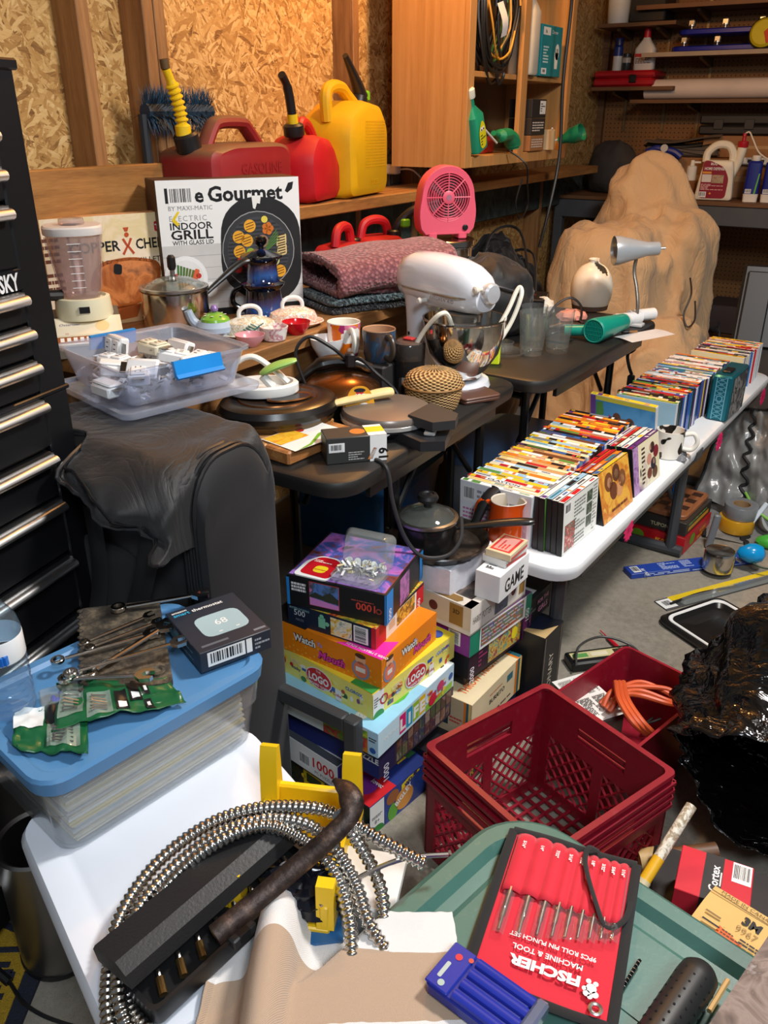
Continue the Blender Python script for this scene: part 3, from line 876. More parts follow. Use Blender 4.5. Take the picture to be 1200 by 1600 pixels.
for lab,x,r,h,cols in (('dark blue spray can standing on the red tool case',-1.79,.027,.17,((20,34,90),(30,48,120),(210,210,205))),('small dark can between the spray can and white bottle',-1.735,.025,.09,((48,46,46),(170,160,150),(40,44,44)))):
 t = thing('spray_can',lab,'can',(x,5.47,1.617))
 mb = MB(); mb.lathe([(r * .94,0),(r,.003),(r,h * .45)],C(*cols[2],.3),20,cap1=False); mb.lathe([(r,h * .45),(r,h * .72),(r * .7,h * .78)],C(*cols[1],.35),20); mb.build('can',t)
 mb = MB(); mb.lathe([(r * .9,h * .78),(r * .9,h * .97),(r * .8,h)],C(*cols[0],.35),20); mb.build('cap',t)
t = thing('fluid_bottle','white fluid bottle with red cap and label on the red case','bottle',(-1.635,5.49,1.617))
mb = MB(); mb.stack(rrect,[(0,.11,.06,.02,4),(.006,.12,.065,.022,4),(.11,.12,.065,.022,4),(.155,.05,.045,.018,4),(.17,.036,.036,.016,4)],C(216,210,202,.4)); mb.build('bottle',t)
mb = MB(); mb.lathe([(.018,.165),(.02,.168),(.018,.215),(.012,.22)],C(190,24,40,.4),16); mb.build('cap',t,'red cap')
mb = MB().face((-.05,-.0335,.03),(1,0,0),(0,0,1),.1,.07); mb.rect(0,.55,1,.8,C(190,40,44),1); mb.lines(.05,.05,.95,.5,4,C(90,40,40),1,2); mb.build('label',t)
# two blue furniture dollies
DB = C(22,36,150,.35)
for i in range(2):
 t = thing('furniture_dolly',('lower' if i == 0 else 'upper') + ' blue plastic dolly with chrome casters on the shelf','dolly',(-1.47 + .03 * i,5.4,1.752 + .085 * i))
 if i == 0: t.location.z = 1.702
 else: t.location.z = 1.784
 mb = MB(); mb.stack(rrect,[(0,.5,.24,.05,5,.25,.13),(.004,.51,.25,.055,5,.25,.13),(.022,.51,.25,.055,5,.25,.13),(.028,.49,.23,.05,5,.25,.13)],DB); mb.build('deck',t)
 for x in (.06,.24,.43):
  mb = MB(); mb.lathe([(.008,.028),(.008,.04),(.02,.042),(.02,.05)],STEEL,12); mb.v = [(a + x,b + .05,c) for a,b,c in mb.v]
  cst = mb.build('caster',t)
  mb = MB(); mb.M = Matrix.Translation((x,.05,.06)) @ frame_rot(0,90,0); mb.lathe([(.0,-.011),(.012,-.011),(.018,-.009),(.018,.009),(.012,.011),(0,.011)],C(30,30,32,.4),16); mb.build('wheel',cst)
  mb = MB(); mb.M = Matrix.Translation((x,.05,.06)); mb.box(-.013,.013,-.017,-.013,-.016,.01,CHROME); mb.build('fork',cst)
t = thing('flying_disc_toy','yellow netted round toy at the right end of the dolly shelf','toy',(-.985,5.39,1.702),rx=78,ry=0)
mb = MB(); mb.M = Matrix.Translation((0,.075,0)); mb.lathe([(.0,.01),(.05,.012),(.07,0),(.075,.006),(.06,.02),(0,.022)],C(214,196,30,.5),28)
mb.lathe([(.072,-.004),(.079,.002),(.072,.012)],C(60,54,40,.5),28,closed=True); mb.build('disc',t)
mb = MB(); mb.M = Matrix.Translation((0,.075,.0225)); mb.add([(0,0,0)] + [(.06 * math.cos(a / 10),.06 * math.sin(a / 10),0) for a in range(-12,9)],[(0,i,i + 1) for i in range(1,21)],C(206,60,30,.5)); mb.build('red_segment',t,'red segment')
mb = MB(); mb.tube([(0,0,0),(1.2,0.01,.0)],.052,C(222,204,190,.6,0,.06,5),28)
mb.tube([(-.001,0,0),(.0,0,0)],.02,C(150,130,110),16)
solo(mb,'paper_roll','long thick white roll lying on the shelf above the workbench','roll',(-1.6,5.47,1.516))
# steel workbench at the back and what stands on it
t = thing('steel_workbench','grey steel workbench with wooden top along the back wall','workbench',(-1.95,4.9,0))
mb = MB(); mb.box(.04,3.2,0,.78,.945,.965,SHELFM,.002); mb.build('bench_top',t)
GB = C(84,86,90,.45,.2)
mb = MB(); mb.box(.06,3.2,.005,.045,.845,.944,GB,.004); mb.build('front_beam',t)
for x in (.06,1.6,3.1):
 for y in (.0,.7):
  mb = MB(); mb.box(x,x + .05,y + .006,y + .056,0,.944,GB,.003); mb.build('leg',t)
mb = MB(); mb.box(.06,3.2,.02,.74,.2,.215,SHELFM); mb.build('lower_shelf',t)
CREAM = C(232,222,200,.4)
t = thing('weed_killer_jug','cream jug with red label, red cap and hose on the workbench','jug',on_y(1114,313,5.0) + Vector((0,0,.0)),6)
t.location.z = .966
jp = round_poly([(-.1,0),(.09,0),(.095,.02),(.085,.15),(.075,.21),(.045,.285),(-.02,.295),(-.065,.25),(-.075,.2),(-.095,.08)],.018,4)
mb = MB(); mb.M = frame_rot(-90,0,0)
inner = circ(.048,20,0.0,.245,.024,0)
jug_profile(mb,[(a,b) for a,b in round_poly([(-.1,0),(.09,0),(.095,.02),(.085,.15),(.075,.2),(-.07,.2),(-.085,.12)],.012,3)],.09,.02,CREAM); mb.build('bottle',t)
mb = MB(); mb.M = frame_rot(-90,0,0); mb.tube(smooth_path([(0,-.066,.19),(0,-.062,.235),(0,-.02,.272),(0,.035,.27),(0,.062,.235),(0,.068,.19)],6),.02,CREAM,10,flat=1.0); mb.build('handle',t)
mb = MB(); mb.M = frame_rot(-90,0,0); mb.tube([(0,.068,.1),(0,.095,.19),(0,.105,.262)],[.014,.022,.024],CREAM,14); mb.build('filler_neck',t)
mb = MB(); mb.M = Matrix.Translation((.105,0,.262)); mb.lathe([(.024,0),(.026,.004),(.026,.028),(.01,.032),(.009,.05),(.011,.052),(.009,.068)],C(176,20,36,.4),18); mb.build('cap',t,'red cap')
mb = MB(); mb.tube(smooth_path([(.105,0,.325),(.125,0,.335),(.15,-.02,.3),(.19,-.03,.24),(.25,-.01,.2)],6),.004,C(226,218,200),8); mb.build('hose',t)
mb = MB().face((-.085,-.0458,.012),(1,0,0),(0,0,1),.16,.2)
mb.poly(round_poly([(.01,.0),(.145,.0),(.15,.1),(.12,.155),(.05,.185),(.015,.185)],.02),C(140,22,40,.35),1)
mb.text('BUG',.42,.82,.012,C(240,236,230),2,bold=.02); mb.text('HOME DEFENSE',.46,.7,.014,C(240,236,230),2,bold=.02,width=.1)
mb.rect(.1,.61,.38,.66,C(224,150,40),2); mb.rect(.1,.4,.4,.59,C(220,210,200),2); mb.rect(.42,.38,.78,.58,pic(((120,60,40),(190,160,130),(110,120,90)),60,2),2)
mb.lines(.1,.2,.8,.36,5,C(226,180,176),2,3); mb.barcode(.08,.02,.3,.16,2,5); mb.disc(.42,.12,.03,C(230,150,30),2,rel=True)
mb.build('label',t,'dark red label')
for i,x in enumerate((0,.085)):
 t = thing('bottle',('left' if i == 0 else 'right') + ' of the two blue flat bottles beside the cream jug','bottle',on_y(1170,318,5.0) + Vector((x,0.02 * i,0)),8)
 t.location.z = .966
 mb = MB(); mb.stack(rrect,[(0,.07,.05,.012,3),(.04,.075,.055,.014,3)],C(226,220,208),cap1=False); mb.stack(rrect,[(.04,.075,.055,.014,3),(.19,.072,.055,.014,3),(.2,.05,.04,.012,3)],C(22,34,130,.35)); mb.build('bottle',t)
 mb = MB(); mb.lathe([(.02,.2),(.022,.204),(.022,.222),(.018,.226)],C(232,226,214),14); mb.build('cap',t,'white cap')
 mb = MB().face((-.0376,-.0281,.04),(1,0,0),(0,0,1),.075,.15); mb.poly([(.05,.0),(.058,.0),(.068,.1),(.062,.1)],C(100,180,40),2); mb.barcode(.1,.02,.5,.16,2,6 + i); mb.build('label',t)
CARD = C(150,104,62,.75,0,.08,5)
for lab,c,w,d,h in (('large brown carton behind the cream jug on the workbench',(-1.3,5.2,.966),.42,.3,.2),('brown carton under the black drill case near back wall',(-.86,5.2,.966),.5,.32,.17),('wide brown carton on top of other cartons below the drill case',(-1.18,5.24,1.168),.62,.3,.11)):
 mb = MB(); mb.box(0,w,0,d,0,h,CARD,.003); mb.on('front',w,d,h); mb.rect(.0,.42,1,.56,C(176,140,96,.3),1)
 solo(mb,'cardboard_box',lab,'box',c)
t = thing('drill_case','black plastic drill case on top of the brown cartons','case',(-1.22,5.26,1.28))
mb = MB(); mb.box(0,.6,0,.28,0,.05,C(34,32,32,.5),.01); mb.build('case_bottom',t)
mb = MB(); mb.box(0,.6,0,.28,.053,.105,C(34,32,32,.5),.01); mb.build('case_top',t)
for x in (.08,.24,.42):
 mb = MB(); mb.box(x,x + .05,-.008,0,.03,.08,C(46,44,44,.45),.002); mb.build('latch',t)
t = thing('power_strip','white power strip lying beside the blue bottles on the back cartons','power strip',(-1.0,5.16,1.138),0)
mb = MB(); mb.box(0,.34,0,.05,0,.036,C(224,216,204,.4),.006)
mb.on('front',.34,.05,.036)
for k in range(5): mb.rect(.06 + k * .19,.3,.12 + k * .19,.75,C(40,36,34),1)
mb.build('strip_body',t)
mb = MB(); mb.lathe([(.026,0),(.028,.004),(.026,.07),(.012,.075),(.01,.1),(.006,.102)],C(226,220,208),16); mb.box(.0,.045,-.006,.006,.086,.096,C(226,220,208),.002)
solo(mb,'pump_bottle','small white pump bottle left of the cream jug','bottle',on_y(1077,282,5.0) * 1 + Vector((0,.02,0)))
SC.objects[-1]
t = thing('bar_clamp','dark blue quick clamp on the cartons above the tan cover','clamp',on_y(1035,248,5.1))
mb = MB(); mb.tube(smooth_path([(-.09,0,.03),(-.04,0,.05),(0,0,.045),(.06,0,.035),(.1,.0,.01)],5),[.02] * 21,C(26,44,128,.4),10); mb.build('jaw',t)
mb = MB(); mb.lathe([(.024,-.1),(.024,.06),(.016,.07)],C(22,38,120,.4),14); mb.build('grip',t)
mb = MB(); mb.M = Matrix.Translation((.01,-.022,.055)) @ frame_rot(0,90,0); mb.lathe([(.02,0),(.02,.008)],C(200,196,190),16); mb.build('knob',t)
t = thing('folded_tarp','folded grey tarp on the cartons behind the blue clamp','tarp',(-1.5,5.2,1.17),0)
mb = MB()
for k in range(4): mb.grid(lambda a,b,k=k: (a * .42,b * .3,.018 * k + .02 + .012 * math.sin(a * 5 + k) + .01 * math.sin(b * 9 + k * 2) + .02 * a * (k > 1)),14,10,C(104,92,80,.7)); 
mb.box(0.01,.41,.01,.29,0,.05,C(96,84,74,.7),.01)
mb.build('tarp_layers',t)
def lump(mb,c,r,m,seed=0,n=20,amp=.25,fr=3.0,flat=True):
 cx,cy,cz = c
 def fn(u,v):
  th,ph = u * 2 * math.pi,v * math.pi
  d = Vector((math.cos(th) * math.sin(ph),math.sin(th) * math.sin(ph),-math.cos(ph)))
  k = 1 + amp * (noise.fractal(d * fr + Vector((seed * 7.3,seed,0)),.8,2.2,4) + .4 * abs(noise.noise(d * fr * 2.3 + Vector((0,seed * 3.1,0)))))
  p = Vector((cx + d.x * r[0] * k,cy + d.y * r[1] * k,cz + d.z * r[2] * k))
  if flat: p.z = max(p.z,cz - r[2] * .75)
  return p
 return mb.grid(fn,n * 2,n,m,wrap=True)
mb = MB(); lump(mb,(0,0,.12),(.15,.12,.16),C(52,47,44,.8,0,.2,12),2,20,.12,1.8); solo(mb,'duffel_bag','dark grey bag on the workbench behind the tan cover','bag',(-1.66,5.2,.967))
mb = MB(); lump(mb,(0,0,.05),(.05,.05,.06),C(72,34,110,.7),5,14,.15); solo(mb,'purple_bag','purple soft bag beside the grey bag at the back','bag',(-1.43,5.15,1.17) if 0 else (-1.47,5.08,.967 + .1))
mb = MB(); mb.box(-.06,.06,-.06,.06,0,.099,CARD,.002); solo(mb,'cardboard_box','small carton under the purple bag on the workbench','box',(-1.47,5.08,.966))
# clutter on the lower shelf under the workbench
for k in range(2):
 q = random.Random(k)
 mb = MB(); pts = [Vector((q.uniform(-.07,.07),q.uniform(-.1,.1),.008 + q.uniform(0,.1))) for _ in range(9)]
 mb.tube(smooth_path(pts,5),.006,C(*((200,196,188) if k == 0 else (60,60,64)),.5),6)
 solo(mb,'loose_cable',('pale','dark')[k] + ' tangled cable on the lower shelf of the steel workbench','cable',(-1.2 + .28 * k,5.05,.224))
for k in range(3):
 mb = MB(); mb.box(0,.3,0,.3,0,.16,C(64 + 10 * k,60,58,.6),.006); solo(mb,'storage_crate','dark storage crate under the workbench, ' + ('left','middle','right')[k] + ' of three','crate',(-1.35 + .33 * k,5.2,.216))
# ON THE WORK BENCH
INK = C(22,22,24,.4)
WHITE = C(234,234,232,.4,0,.03)
# indoor grill carton
t = thing('grill_carton','large white indoor grill carton with grill and food picture, on the work bench','box',(-1.686,1.605,.8805),57.7)
w,d,h = .385,.13,.35
mb = MB(); mb.box(0,w,0,d,0,h,C(74,50,34,.6),.002)
mb.on('front',w,d,h)
mb.rect(.0,.055,1,1,WHITE,1); mb.rect(0,0,1,.055,INK,1)
mb.text('e',.255,.845,.036,INK,2,'L',.03); mb.text('Gourmet',.345,.845,.038,INK,2,'L',.03,width=.205); mb.text('Elit',.055,.845,.036,INK,2,'L',.03,width=.07)
mb.barcode(.075,.82,.245,.955,3,9)
mb.text('BY MAXI-MATIC',.07,.79,.011,C(120,120,122),2,'L',space=1.1)
mb.text('ELECTRIC',.07,.715,.014,C(150,150,152),2,'L',space=1.25)
mb.text('INDOOR',.07,.655,.018,INK,2,'L',.015,width=.112)
mb.text('GRILL',.07,.585,.024,INK,2,'L',.02,width=.112)
mb.text('WITH GLASS LID',.075,.545,.0115,INK,2,'L',.012,width=.11)
mb.poly([(.0,.0193),(w,.0193),(w,.19),(.0,.19)],C(204,202,200,.4),2)
for k in range(5): mb.rect(0,.1 + .09 * k,1,.103 + .09 * k,C(170,168,168),3)
gx,gy = .262,.165
mb.poly(round_poly([(gx - .1,gy + .09),(gx - .04,gy + .14),(gx + .06,gy + .135),(w - .001,gy + .08),(w - .001,gy - .09),(gx + .07,gy - .14),(gx - .03,gy - .135),(gx - .11,gy - .07)],.05),C(38,38,40,.35),4)
mb.ring2(gx,gy,.1,.1025,C(150,150,150),5,rel=False); mb.disc(gx,gy,.099,C(54,55,58,.4),5,rel=False,n=32)
mb.disc(gx,gy,.088,C(66,67,71,.4),6,rel=False,n=32)
for k in range(-8,9):
 s = math.sqrt(max(0,.086 ** 2 - (k * .0098) ** 2)); mb.poly([(gx - s,gy + k * .0098 - .002 + .0),(gx + s,gy + k * .0098 - .002),(gx + s,gy + k * .0098 + .002),(gx - s,gy + k * .0098 + .002)],C(44,45,48,.4),7)
for fx,fy in ((-.055,.038),(-.022,.065),(-.032,.028),(-.055,0),(.058,-.058),(.03,-.072)):
 mb.disc(gx + fx,gy + fy,.0165,C(232,164,40),8,rel=False)
 for k in (-.007,.0,.007): mb.poly([(gx + fx - .011,gy + fy + k - .004),(gx + fx + .011,gy + fy + k + .002),(gx + fx + .011,gy + fy + k + .004),(gx + fx - .011,gy + fy + k - .002)],C(90,46,16),9)
mb.disc(gx + .012,gy + .024,.0165,C(150,112,92),8,rel=False); mb.ring2(gx + .012,gy + .024,.006,.009,C(80,50,40),9,rel=False)
for a in range(5): mb.disc(gx + .028 + .009 * math.cos(a * 1.26),gy + .056 + .009 * math.sin(a * 1.26),.008,C(206,112,30),8,rel=False)
mb.disc(gx + .02,gy + .08,.009,C(226,206,80),8,rel=False)
for k in range(5): mb.poly([(gx + .018,gy - .005 + .004 * k),(gx + .02,gy - .001 + .004 * k),(gx + .062 - .002 * k,gy + .03 + .006 * k),(gx + .06 - .002 * k,gy + .025 + .006 * k)],C(88,140,50),8 + k % 2)
for fx,fy in ((.066,.025),(.066,-.002)):
 mb.poly(round_poly([(gx + fx - .016,gy + fy - .018),(gx + fx + .014,gy + fy - .012),(gx + fx + .014,gy + fy + .016),(gx + fx - .012,gy + fy + .01)],.006),C(214,190,130),8)
 for k in range(4): mb.poly([(gx + fx - .012,gy + fy - .012 + k * .007),(gx + fx + .01,gy + fy - .008 + k * .007),(gx + fx + .01,gy + fy - .005 + k * .007),(gx + fx - .012,gy + fy - .009 + k * .007)],C(70,44,24),9)
for fx,fy,cl in ((-.024,-.004,(150,180,60)),(-.04,-.014,(176,196,90)),(-.052,-.026,(200,44,30)),(-.036,-.03,(206,50,30)),(-.062,-.044,(190,36,28)),(.045,-.03,(210,206,140))): mb.disc(gx + fx,gy + fy,.012,C(*cl),8,rel=False)
mb.disc(.056,.105,.058,C(238,238,236),4,rel=False,n=28); mb.disc(.056,.105,.047,C(224,224,222),5,rel=False,n=28)
for k in range(6): mb.poly([(.03 + k * .006,.085),(.036 + k * .006,.085),(.04 + k * .008,.14 - .003 * k),(.034 + k * .008,.142 - .003 * k)],C(60 + 8 * k,110,44),6)
mb.poly(round_poly([(.062,.075),(.074,.07),(.094,.125),(.082,.13)],.005),C(214,96,60),7)
for a,b in ((.03,.112),(.09,.11),(.04,.075),(.07,.068)): mb.disc(a,b,.007,C(196,40,30),7,rel=False)
mb.disc(.118,.072,.02,C(236,236,234),6,rel=False)
mb.poly([(.05,.275),(.055,.273),(.042,.255),(.052,.243),(.046,.238),(.033,.252),(.036,.258)],C(226,196,20),5)
mb.poly([(.25,.306),(.276,.306),(.272,.285),(.264,.287),(.258,.272),(.252,.275)],C(222,222,218),8)
mb.poly([(.345,.315),(.355,.335),(.37,.338),(.366,.32),(.352,.31)],INK,2)
mb.text('CHEF 305',.3,.014,.007,C(190,190,190),2)
mb.build('carton',t)
# skillet carton
t = thing('skillet_carton','cream and copper electric skillet carton behind the blender','box',(-1.834,1.315,.8805),70)
w,d,h = .37,.045,.272
mb = MB(); mb.box(0,w,0,d,0,h,C(196,150,104,.5),.002); mb.on('front',w,d,h)
mb.rect(0,0,1,1,pic(((236,206,168),(242,222,196),(228,206,156),(240,218,180)),9,1),1)
mb.rect(.0,.0,1,.2,C(214,170,120),2)
mb.text('COPPER',.615,.68,.026,INK,3,'R',.02); mb.text('CHEF',.73,.68,.026,INK,3,'L',.02,width=.072)
for s in (-1,1): mb.poly([(.67 * w + s * .012,.172),(.67 * w + s * .017,.176),(.67 * w + s * .004,.194),(.67 * w + s * .014,.212),(.67 * w + s * .008,.214),(.67 * w - s * .002,.194)],C(186,70,24),4)
mb.disc(.67 * w,.222,.006,C(186,70,24),4,rel=False); mb.poly([(.66 * w,.23),(.68 * w,.23),(.69 * w,.24),(.65 * w,.24)],C(186,70,24),4)
mb.text('ELECTRIC SKILLET',.9,.55,.014,C(50,40,34),3,'R',.008,space=1.1)
mb.poly(round_poly([(.325,.225),(.35,.225),(.35,.25),(.325,.25)],.005),C(190,26,34),3); mb.text('TV',.912,.85,.012,WHITE,4,bold=.03)
mb.text('CeramiTech',.87,.46,.009,C(60,40,30),3,bold=.02); mb.text('non-stick coating',.87,.42,.006,C(60,40,30),3)
mb.poly(round_poly([(.13,.1),(.16,.16),(.25,.168),(.335,.15),(.325,.09),(.265,.045),(.16,.035)],.03),C(170,88,36,.3),3)
mb.poly(round_poly([(.14,.1),(.166,.152),(.25,.16),(.325,.144),(.316,.095),(.26,.052),(.165,.045)],.03),pic(((196,108,48),(160,84,40),(214,130,70),(130,76,46)),14,2),4)
mb.poly(round_poly([(.2,.128),(.222,.124),(.226,.15),(.204,.154)],.008),INK,5)
mb.poly(round_poly([(.332,.1),(.352,.105),(.356,.13),(.34,.135)],.008),INK,5)
mb.poly([(.16,.045),(.265,.045),(.25,.012),(.19,.008)],C(180,90,34),3)
mb.lines(.02,.3,.2,.85,9,C(110,60,40),3,4)
mb.build('carton',t)
# blender
IVORY = C(226,220,188,.4,0,.05)
JAR = clear('blender_jar_plastic',(236,226,226),.16,.12)
t = thing('blender','ivory countertop blender with clear jar in front of the skillet carton','blender',(-1.625,1.285,.8805),52)
t.scale = (.96,.96,.9)
mb = MB()
mb.loft([[(a,b,z) for a,b in ((-.085,-.085),(.085,-.085),(.085,.085),(-.085,.085))] if z < .02 else [(a,b,zz) for a,b,zz in ((-.08,-.08,.035),(.08,-.08,.035),(.08,.08,.09),(-.08,.08,.09))] for z in (0,.04)],C(96,88,76,.5))
mb.build('base',t)
mb = MB()
mb.loft([[(-.08,-.088,.03),(.08,-.088,.03),(.08,.0,.075),(-.08,.0,.075)],[(-.08,-.092,.036),(.08,-.092,.036),(.08,0,.083),(-.08,.0,.083)]],IVORY)
sl = Vector((0,.092,.047)).normalized()
mb.face((-.08,-.092,.0365),(1,0,0),sl,.16,.103)
mb.rect(.06,.32,.94,.94,C(236,222,196),1); mb.text('Osterizer',.26,.68,.009,C(40,44,120),2,shear=.3); mb.text('20',.2,.36,.006,C(180,70,60),2)
mb.rect(.06,.05,.94,.28,C(150,84,40),1)
mb.disc(.72,.62,.1,C(240,206,150),2,.2)
for k in range(9): mb.rect(.1 + .092 * k,.1,.155 + .092 * k,.24,WHITE,2)
mb.build('control_panel',t)
mb = MB(); mb.M = Matrix.Translation((0,.03,0)); mb.lathe([(.066,.078),(.068,.085),(.064,.13),(.056,.132),(.054,.125)],IVORY,28); mb.box(-.012,.012,-.07,-.06,.1,.115,INK); mb.build('collar',t)
mb = MB(); mb.M = Matrix.Translation((0,.03,0))
def octo(r,z,k=.42): return [(r * math.cos(2 * math.pi * (i + .5) / 16) * (1.06 if i % 4 in (1,2) else .98),r * math.sin(2 * math.pi * (i + .5) / 16) * (1.06 if i % 4 in (1,2) else .98),z) for i in range(16)]
mb.loft([octo(.04,.122),octo(.046,.135),octo(.066,.29),octo(.0635,.29),octo(.043,.136),octo(.036,.125)],JAR)
for k in (0,4,8,12): 
 a = 2 * math.pi * (k + .5) / 16; mb.tube([(.046 * math.cos(a),.046 * math.sin(a),.145),(.065 * math.cos(a),.065 * math.sin(a),.28)],.0035,JAR,6)
for k in range(7):
 a = .1; z = .16 + .018 * k; r_ = .048 + (z - .135) * .13 + .002
 mb.box(-.018,.012,-r_ - .001,-r_,z,z + .0015,WHITE)
mb.build('jar',t)
mb = MB(); mb.M = Matrix.Translation((0,.03,0)); mb.loft([octo(.07,.286),octo(.071,.29),octo(.071,.303),octo(.067,.307)],C(214,208,204,.35)); mb.lathe([(.028,.307),(.03,.31),(.028,.322),(.02,.324)],JAR,18); mb.build('lid',t)
mb = MB(); mb.M = Matrix.Translation((0,.03,0)); mb.tube(smooth_path([(-.045,-.02,.14),(-.085,-.03,.145),(-.1,-.03,.17),(-.08,-.03,.2)],4),.014,INK,10); mb.build('handle',t)
# saucepan with glass lid, on a baking tray
TRAY = C(70,68,66,.4,.5)
t = thing('baking_tray','dark grey baking tray under the steel saucepan on the bench','tray',(-1.585,1.565,.8805),60)
t.scale = (.8,.8,1)
mb = MB(); mb.stack(rrect,[(0,.2,.26,.02,4),(.014,.22,.28,.02,4),(.016,.225,.285,.022,4),(.016,.216,.276,.02,4),(.003,.196,.256,.018,4)],TRAY); mb.build('tray_body',t)
GL = clear('lid_glass',(236,240,238),.03,.03)
def saucepan(name,label,loc,rz,r,h,body,knob,hang=200,hl=.16,rise=.06,ly=None):
 t = thing(name,label,'saucepan',loc,rz)
 mb = MB(); mb.lathe([(r * .9,0),(r * .97,.004),(r,.015),(r,h - .004),(r + .004,h),(r - .001,h),(r - .003,.018),(r * .9,.006)],body,40); mb.lathe([(r - .0034,h - .006),(r - .0034,.02),(r * .9,.0065),(0,.0065)],STEEL,40,False,True); mb.build('pot',t)
 l = MB(); l.M = Matrix.Translation((0,0,h)); l.lathe([(r - .004,.006),(r * .8,.016),(r * .5,.026),(.012,.031),(.012,.028),(r * .5,.023),(r * .8,.013),(r - .006,.003)],GL,36); lo = l.build('glass_lid',t)
 l = MB(); l.M = Matrix.Translation((0,0,h)); l.lathe([(r - .004,.001),(r + .003,.001),(r + .003,.007),(r - .005,.008)],STEEL,40,closed=True); l.build('lid_rim',lo)
 l = MB(); l.M = Matrix.Translation((0,0,h + .03)); knob(l); l.build('knob',lo,'black knob')
 a = R(hang)
 dx,dy = math.cos(a),math.sin(a)
 l = MB(); p = [(dx * (r - .002),dy * (r - .002),h - .02),(dx * (r + hl * .35),dy * (r + hl * .35),h - .02 + rise * .45),(dx * (r + hl * .75),dy * (r + hl * .75),h - .02 + rise * .9),(dx * (r + hl),dy * (r + hl),h - .02 + rise)]
 l.tube(smooth_path(p,5),[.008,.009,.009,.01,.01,.011,.012,.013,.013,.013,.013,.013,.013,.012,.011,.008],C(22,22,22,.3),12,flat=.65)
 l.build('handle',t)
 return t
def knob_tall(l): l.lathe([(.006,0),(.006,.016)],STEEL,10); l.lathe([(.008,.016),(.011,.024),(.0105,.046),(.006,.052)],INK,14)
def knob_round(l): l.lathe([(.009,0),(.009,.01)],INK,12); l.lathe([(.012,.01),(.021,.014),(.024,.022),(.021,.029),(.014,.031),(.012,.028)],INK,22)
saucepan('saucepan','polished steel saucepan with glass lid beside the blender',(-1.585,1.535,.8845),0,.083,.1,C(200,196,188,.16,1,.05),knob_tall,62,.13,.075)
# blue-black ceramic tart warmer
t = thing('ceramic_burner','glossy black and blue glazed two-tier ceramic pot before the grill carton','pottery',(-1.487,1.765,.8805),0)
t.scale = (.92,.92,.8)
tg = NT('drip_glaze_blue')
z = tg.n('SeparateXYZ',{0: tg.obj()}).outputs[2]
wv = tg.math('ADD',z,tg.math('MULTIPLY',tg.noise(tg.map(tg.obj(),(1,1,.4)),26,3),.05))
per = tg.math('FRACT',tg.math('MULTIPLY',tg.math('SUBTRACT',wv,.033),9.6))
tg.base(tg.ramp(per,[(.0,(10,9,12)),(.12,(24,40,84)),(.3,(44,84,148)),(.5,(58,54,92)),(.66,(40,24,26)),(.8,(10,9,12)),(1,(10,9,12))]))
tg.set(.08,coat=.6)
mb = MB()
mb.lathe([(.074,0),(.084,.004),(.084,.012),(.06,.018),(.057,.028),(.052,.075),(.05,.095),(.062,.11),(.064,.116),(.05,.122),(.046,.13),(.043,.175),(.05,.192),(.06,.2),(.06,.206),(.046,.212),(.02,.222),(.012,.226)],tg.m,40)
mb.build('pot_body',t)
mb = MB(); mb.M = Matrix.Translation((0,0,.224)); mb.lathe([(.01,0),(.008,.01),(.017,.02),(.019,.03),(.014,.04),(.004,.042)],C(12,11,13,.1),20); mb.build('lid_knob',t)
mb = MB(); mb.M = frame_rot(0,0,0); mb.tube(smooth_path([(-.055,-.03,.1),(-.075,-.045,.085),(-.078,-.047,.05),(-.06,-.035,.03)],5),.008,C(12,11,13,.1),10); mb.build('handle',t)
# bowls, mugs and covered dishes
FLORAL = pic(((240,236,226),(240,238,230),(236,230,218),(190,170,120),(240,238,232),(120,140,140)),60,1,.2)
PINKFL = pic(((240,232,226),(242,236,230),(236,226,222),(196,120,140),(240,234,228)),42,3,.2)
def covered_dish(label,loc,rz,m,leaf):
 t = thing('butter_dish',label,'dish',loc,rz)
 mb = MB(); mb.lathe([(.05,0),(.058,.003),(.076,.012),(.074,.015),(.055,.008)],m,30,sx=1.1,sy=.75); mb.build('dish_base',t)
 mb = MB(); mb.lathe([(.062,.012),(.064,.02),(.056,.038),(.03,.05),(.006,.053)],m,30,sx=1.05,sy=.72); l = mb.build('dish_lid',t)
 mb = MB()
 for k in range(5 if leaf else 0):
  for s in (-1,1):
   y = -.033 - .002 * k; mb.tube([(.006 * k - .015,-.049 + .004 * abs(k - 2) * .3,.016 + .004 * k),(.006 * k - .015 + s * .016,-.047,.026 + .004 * k)],.0014,C(40,110,104),5)
 if leaf: mb.build('leaf_pattern',l)
 mb = MB(); mb.tube(smooth_path([(-.026,0,.042),(-.026,0,.062),(-.012,0,.074),(.012,0,.074),(.026,0,.062),(.026,0,.042)],4),.0055,C(240,238,232,.2),8); mb.build('lid_handle',l)
covered_dish('white covered butter dish with teal leaf pattern, nearer of two on the bench',(-1.378,1.578,.8805),50,FLORAL,True)
covered_dish('white covered butter dish with scattered line flowers, farther of two on the bench',(-1.355,1.72,.8805),55,pic(((238,234,226),(240,236,228),(224,160,120),(240,238,230),(150,160,160)),80,6,.2),False)
t = thing('teapot','small blue and pink teapot with green dotted lid and purple knob','teapot',(-1.44,1.52,.8805),40)
PB = C(168,186,206,.25)
mb = MB(); mb.lathe([(.026,0),(.03,.003),(.046,.02),(.046,.032),(.034,.046)],PB,26); mb.build('body',t)
mb = MB(); mb.lathe([(.036,.044),(.034,.05),(.018,.061),(.004,.064)],C(120,176,60,.25),24)
for k in range(7):
 a = k * .9; mb.disc
 r_ = .025; mb.add([(r_ * math.cos(a) + .004 * math.cos(b),r_ * math.sin(a) + .004 * math.sin(b),.0585) for b in [i * .9 for i in range(7)]],[tuple(range(7))],C(236,236,226))
l = mb.build('lid',t)
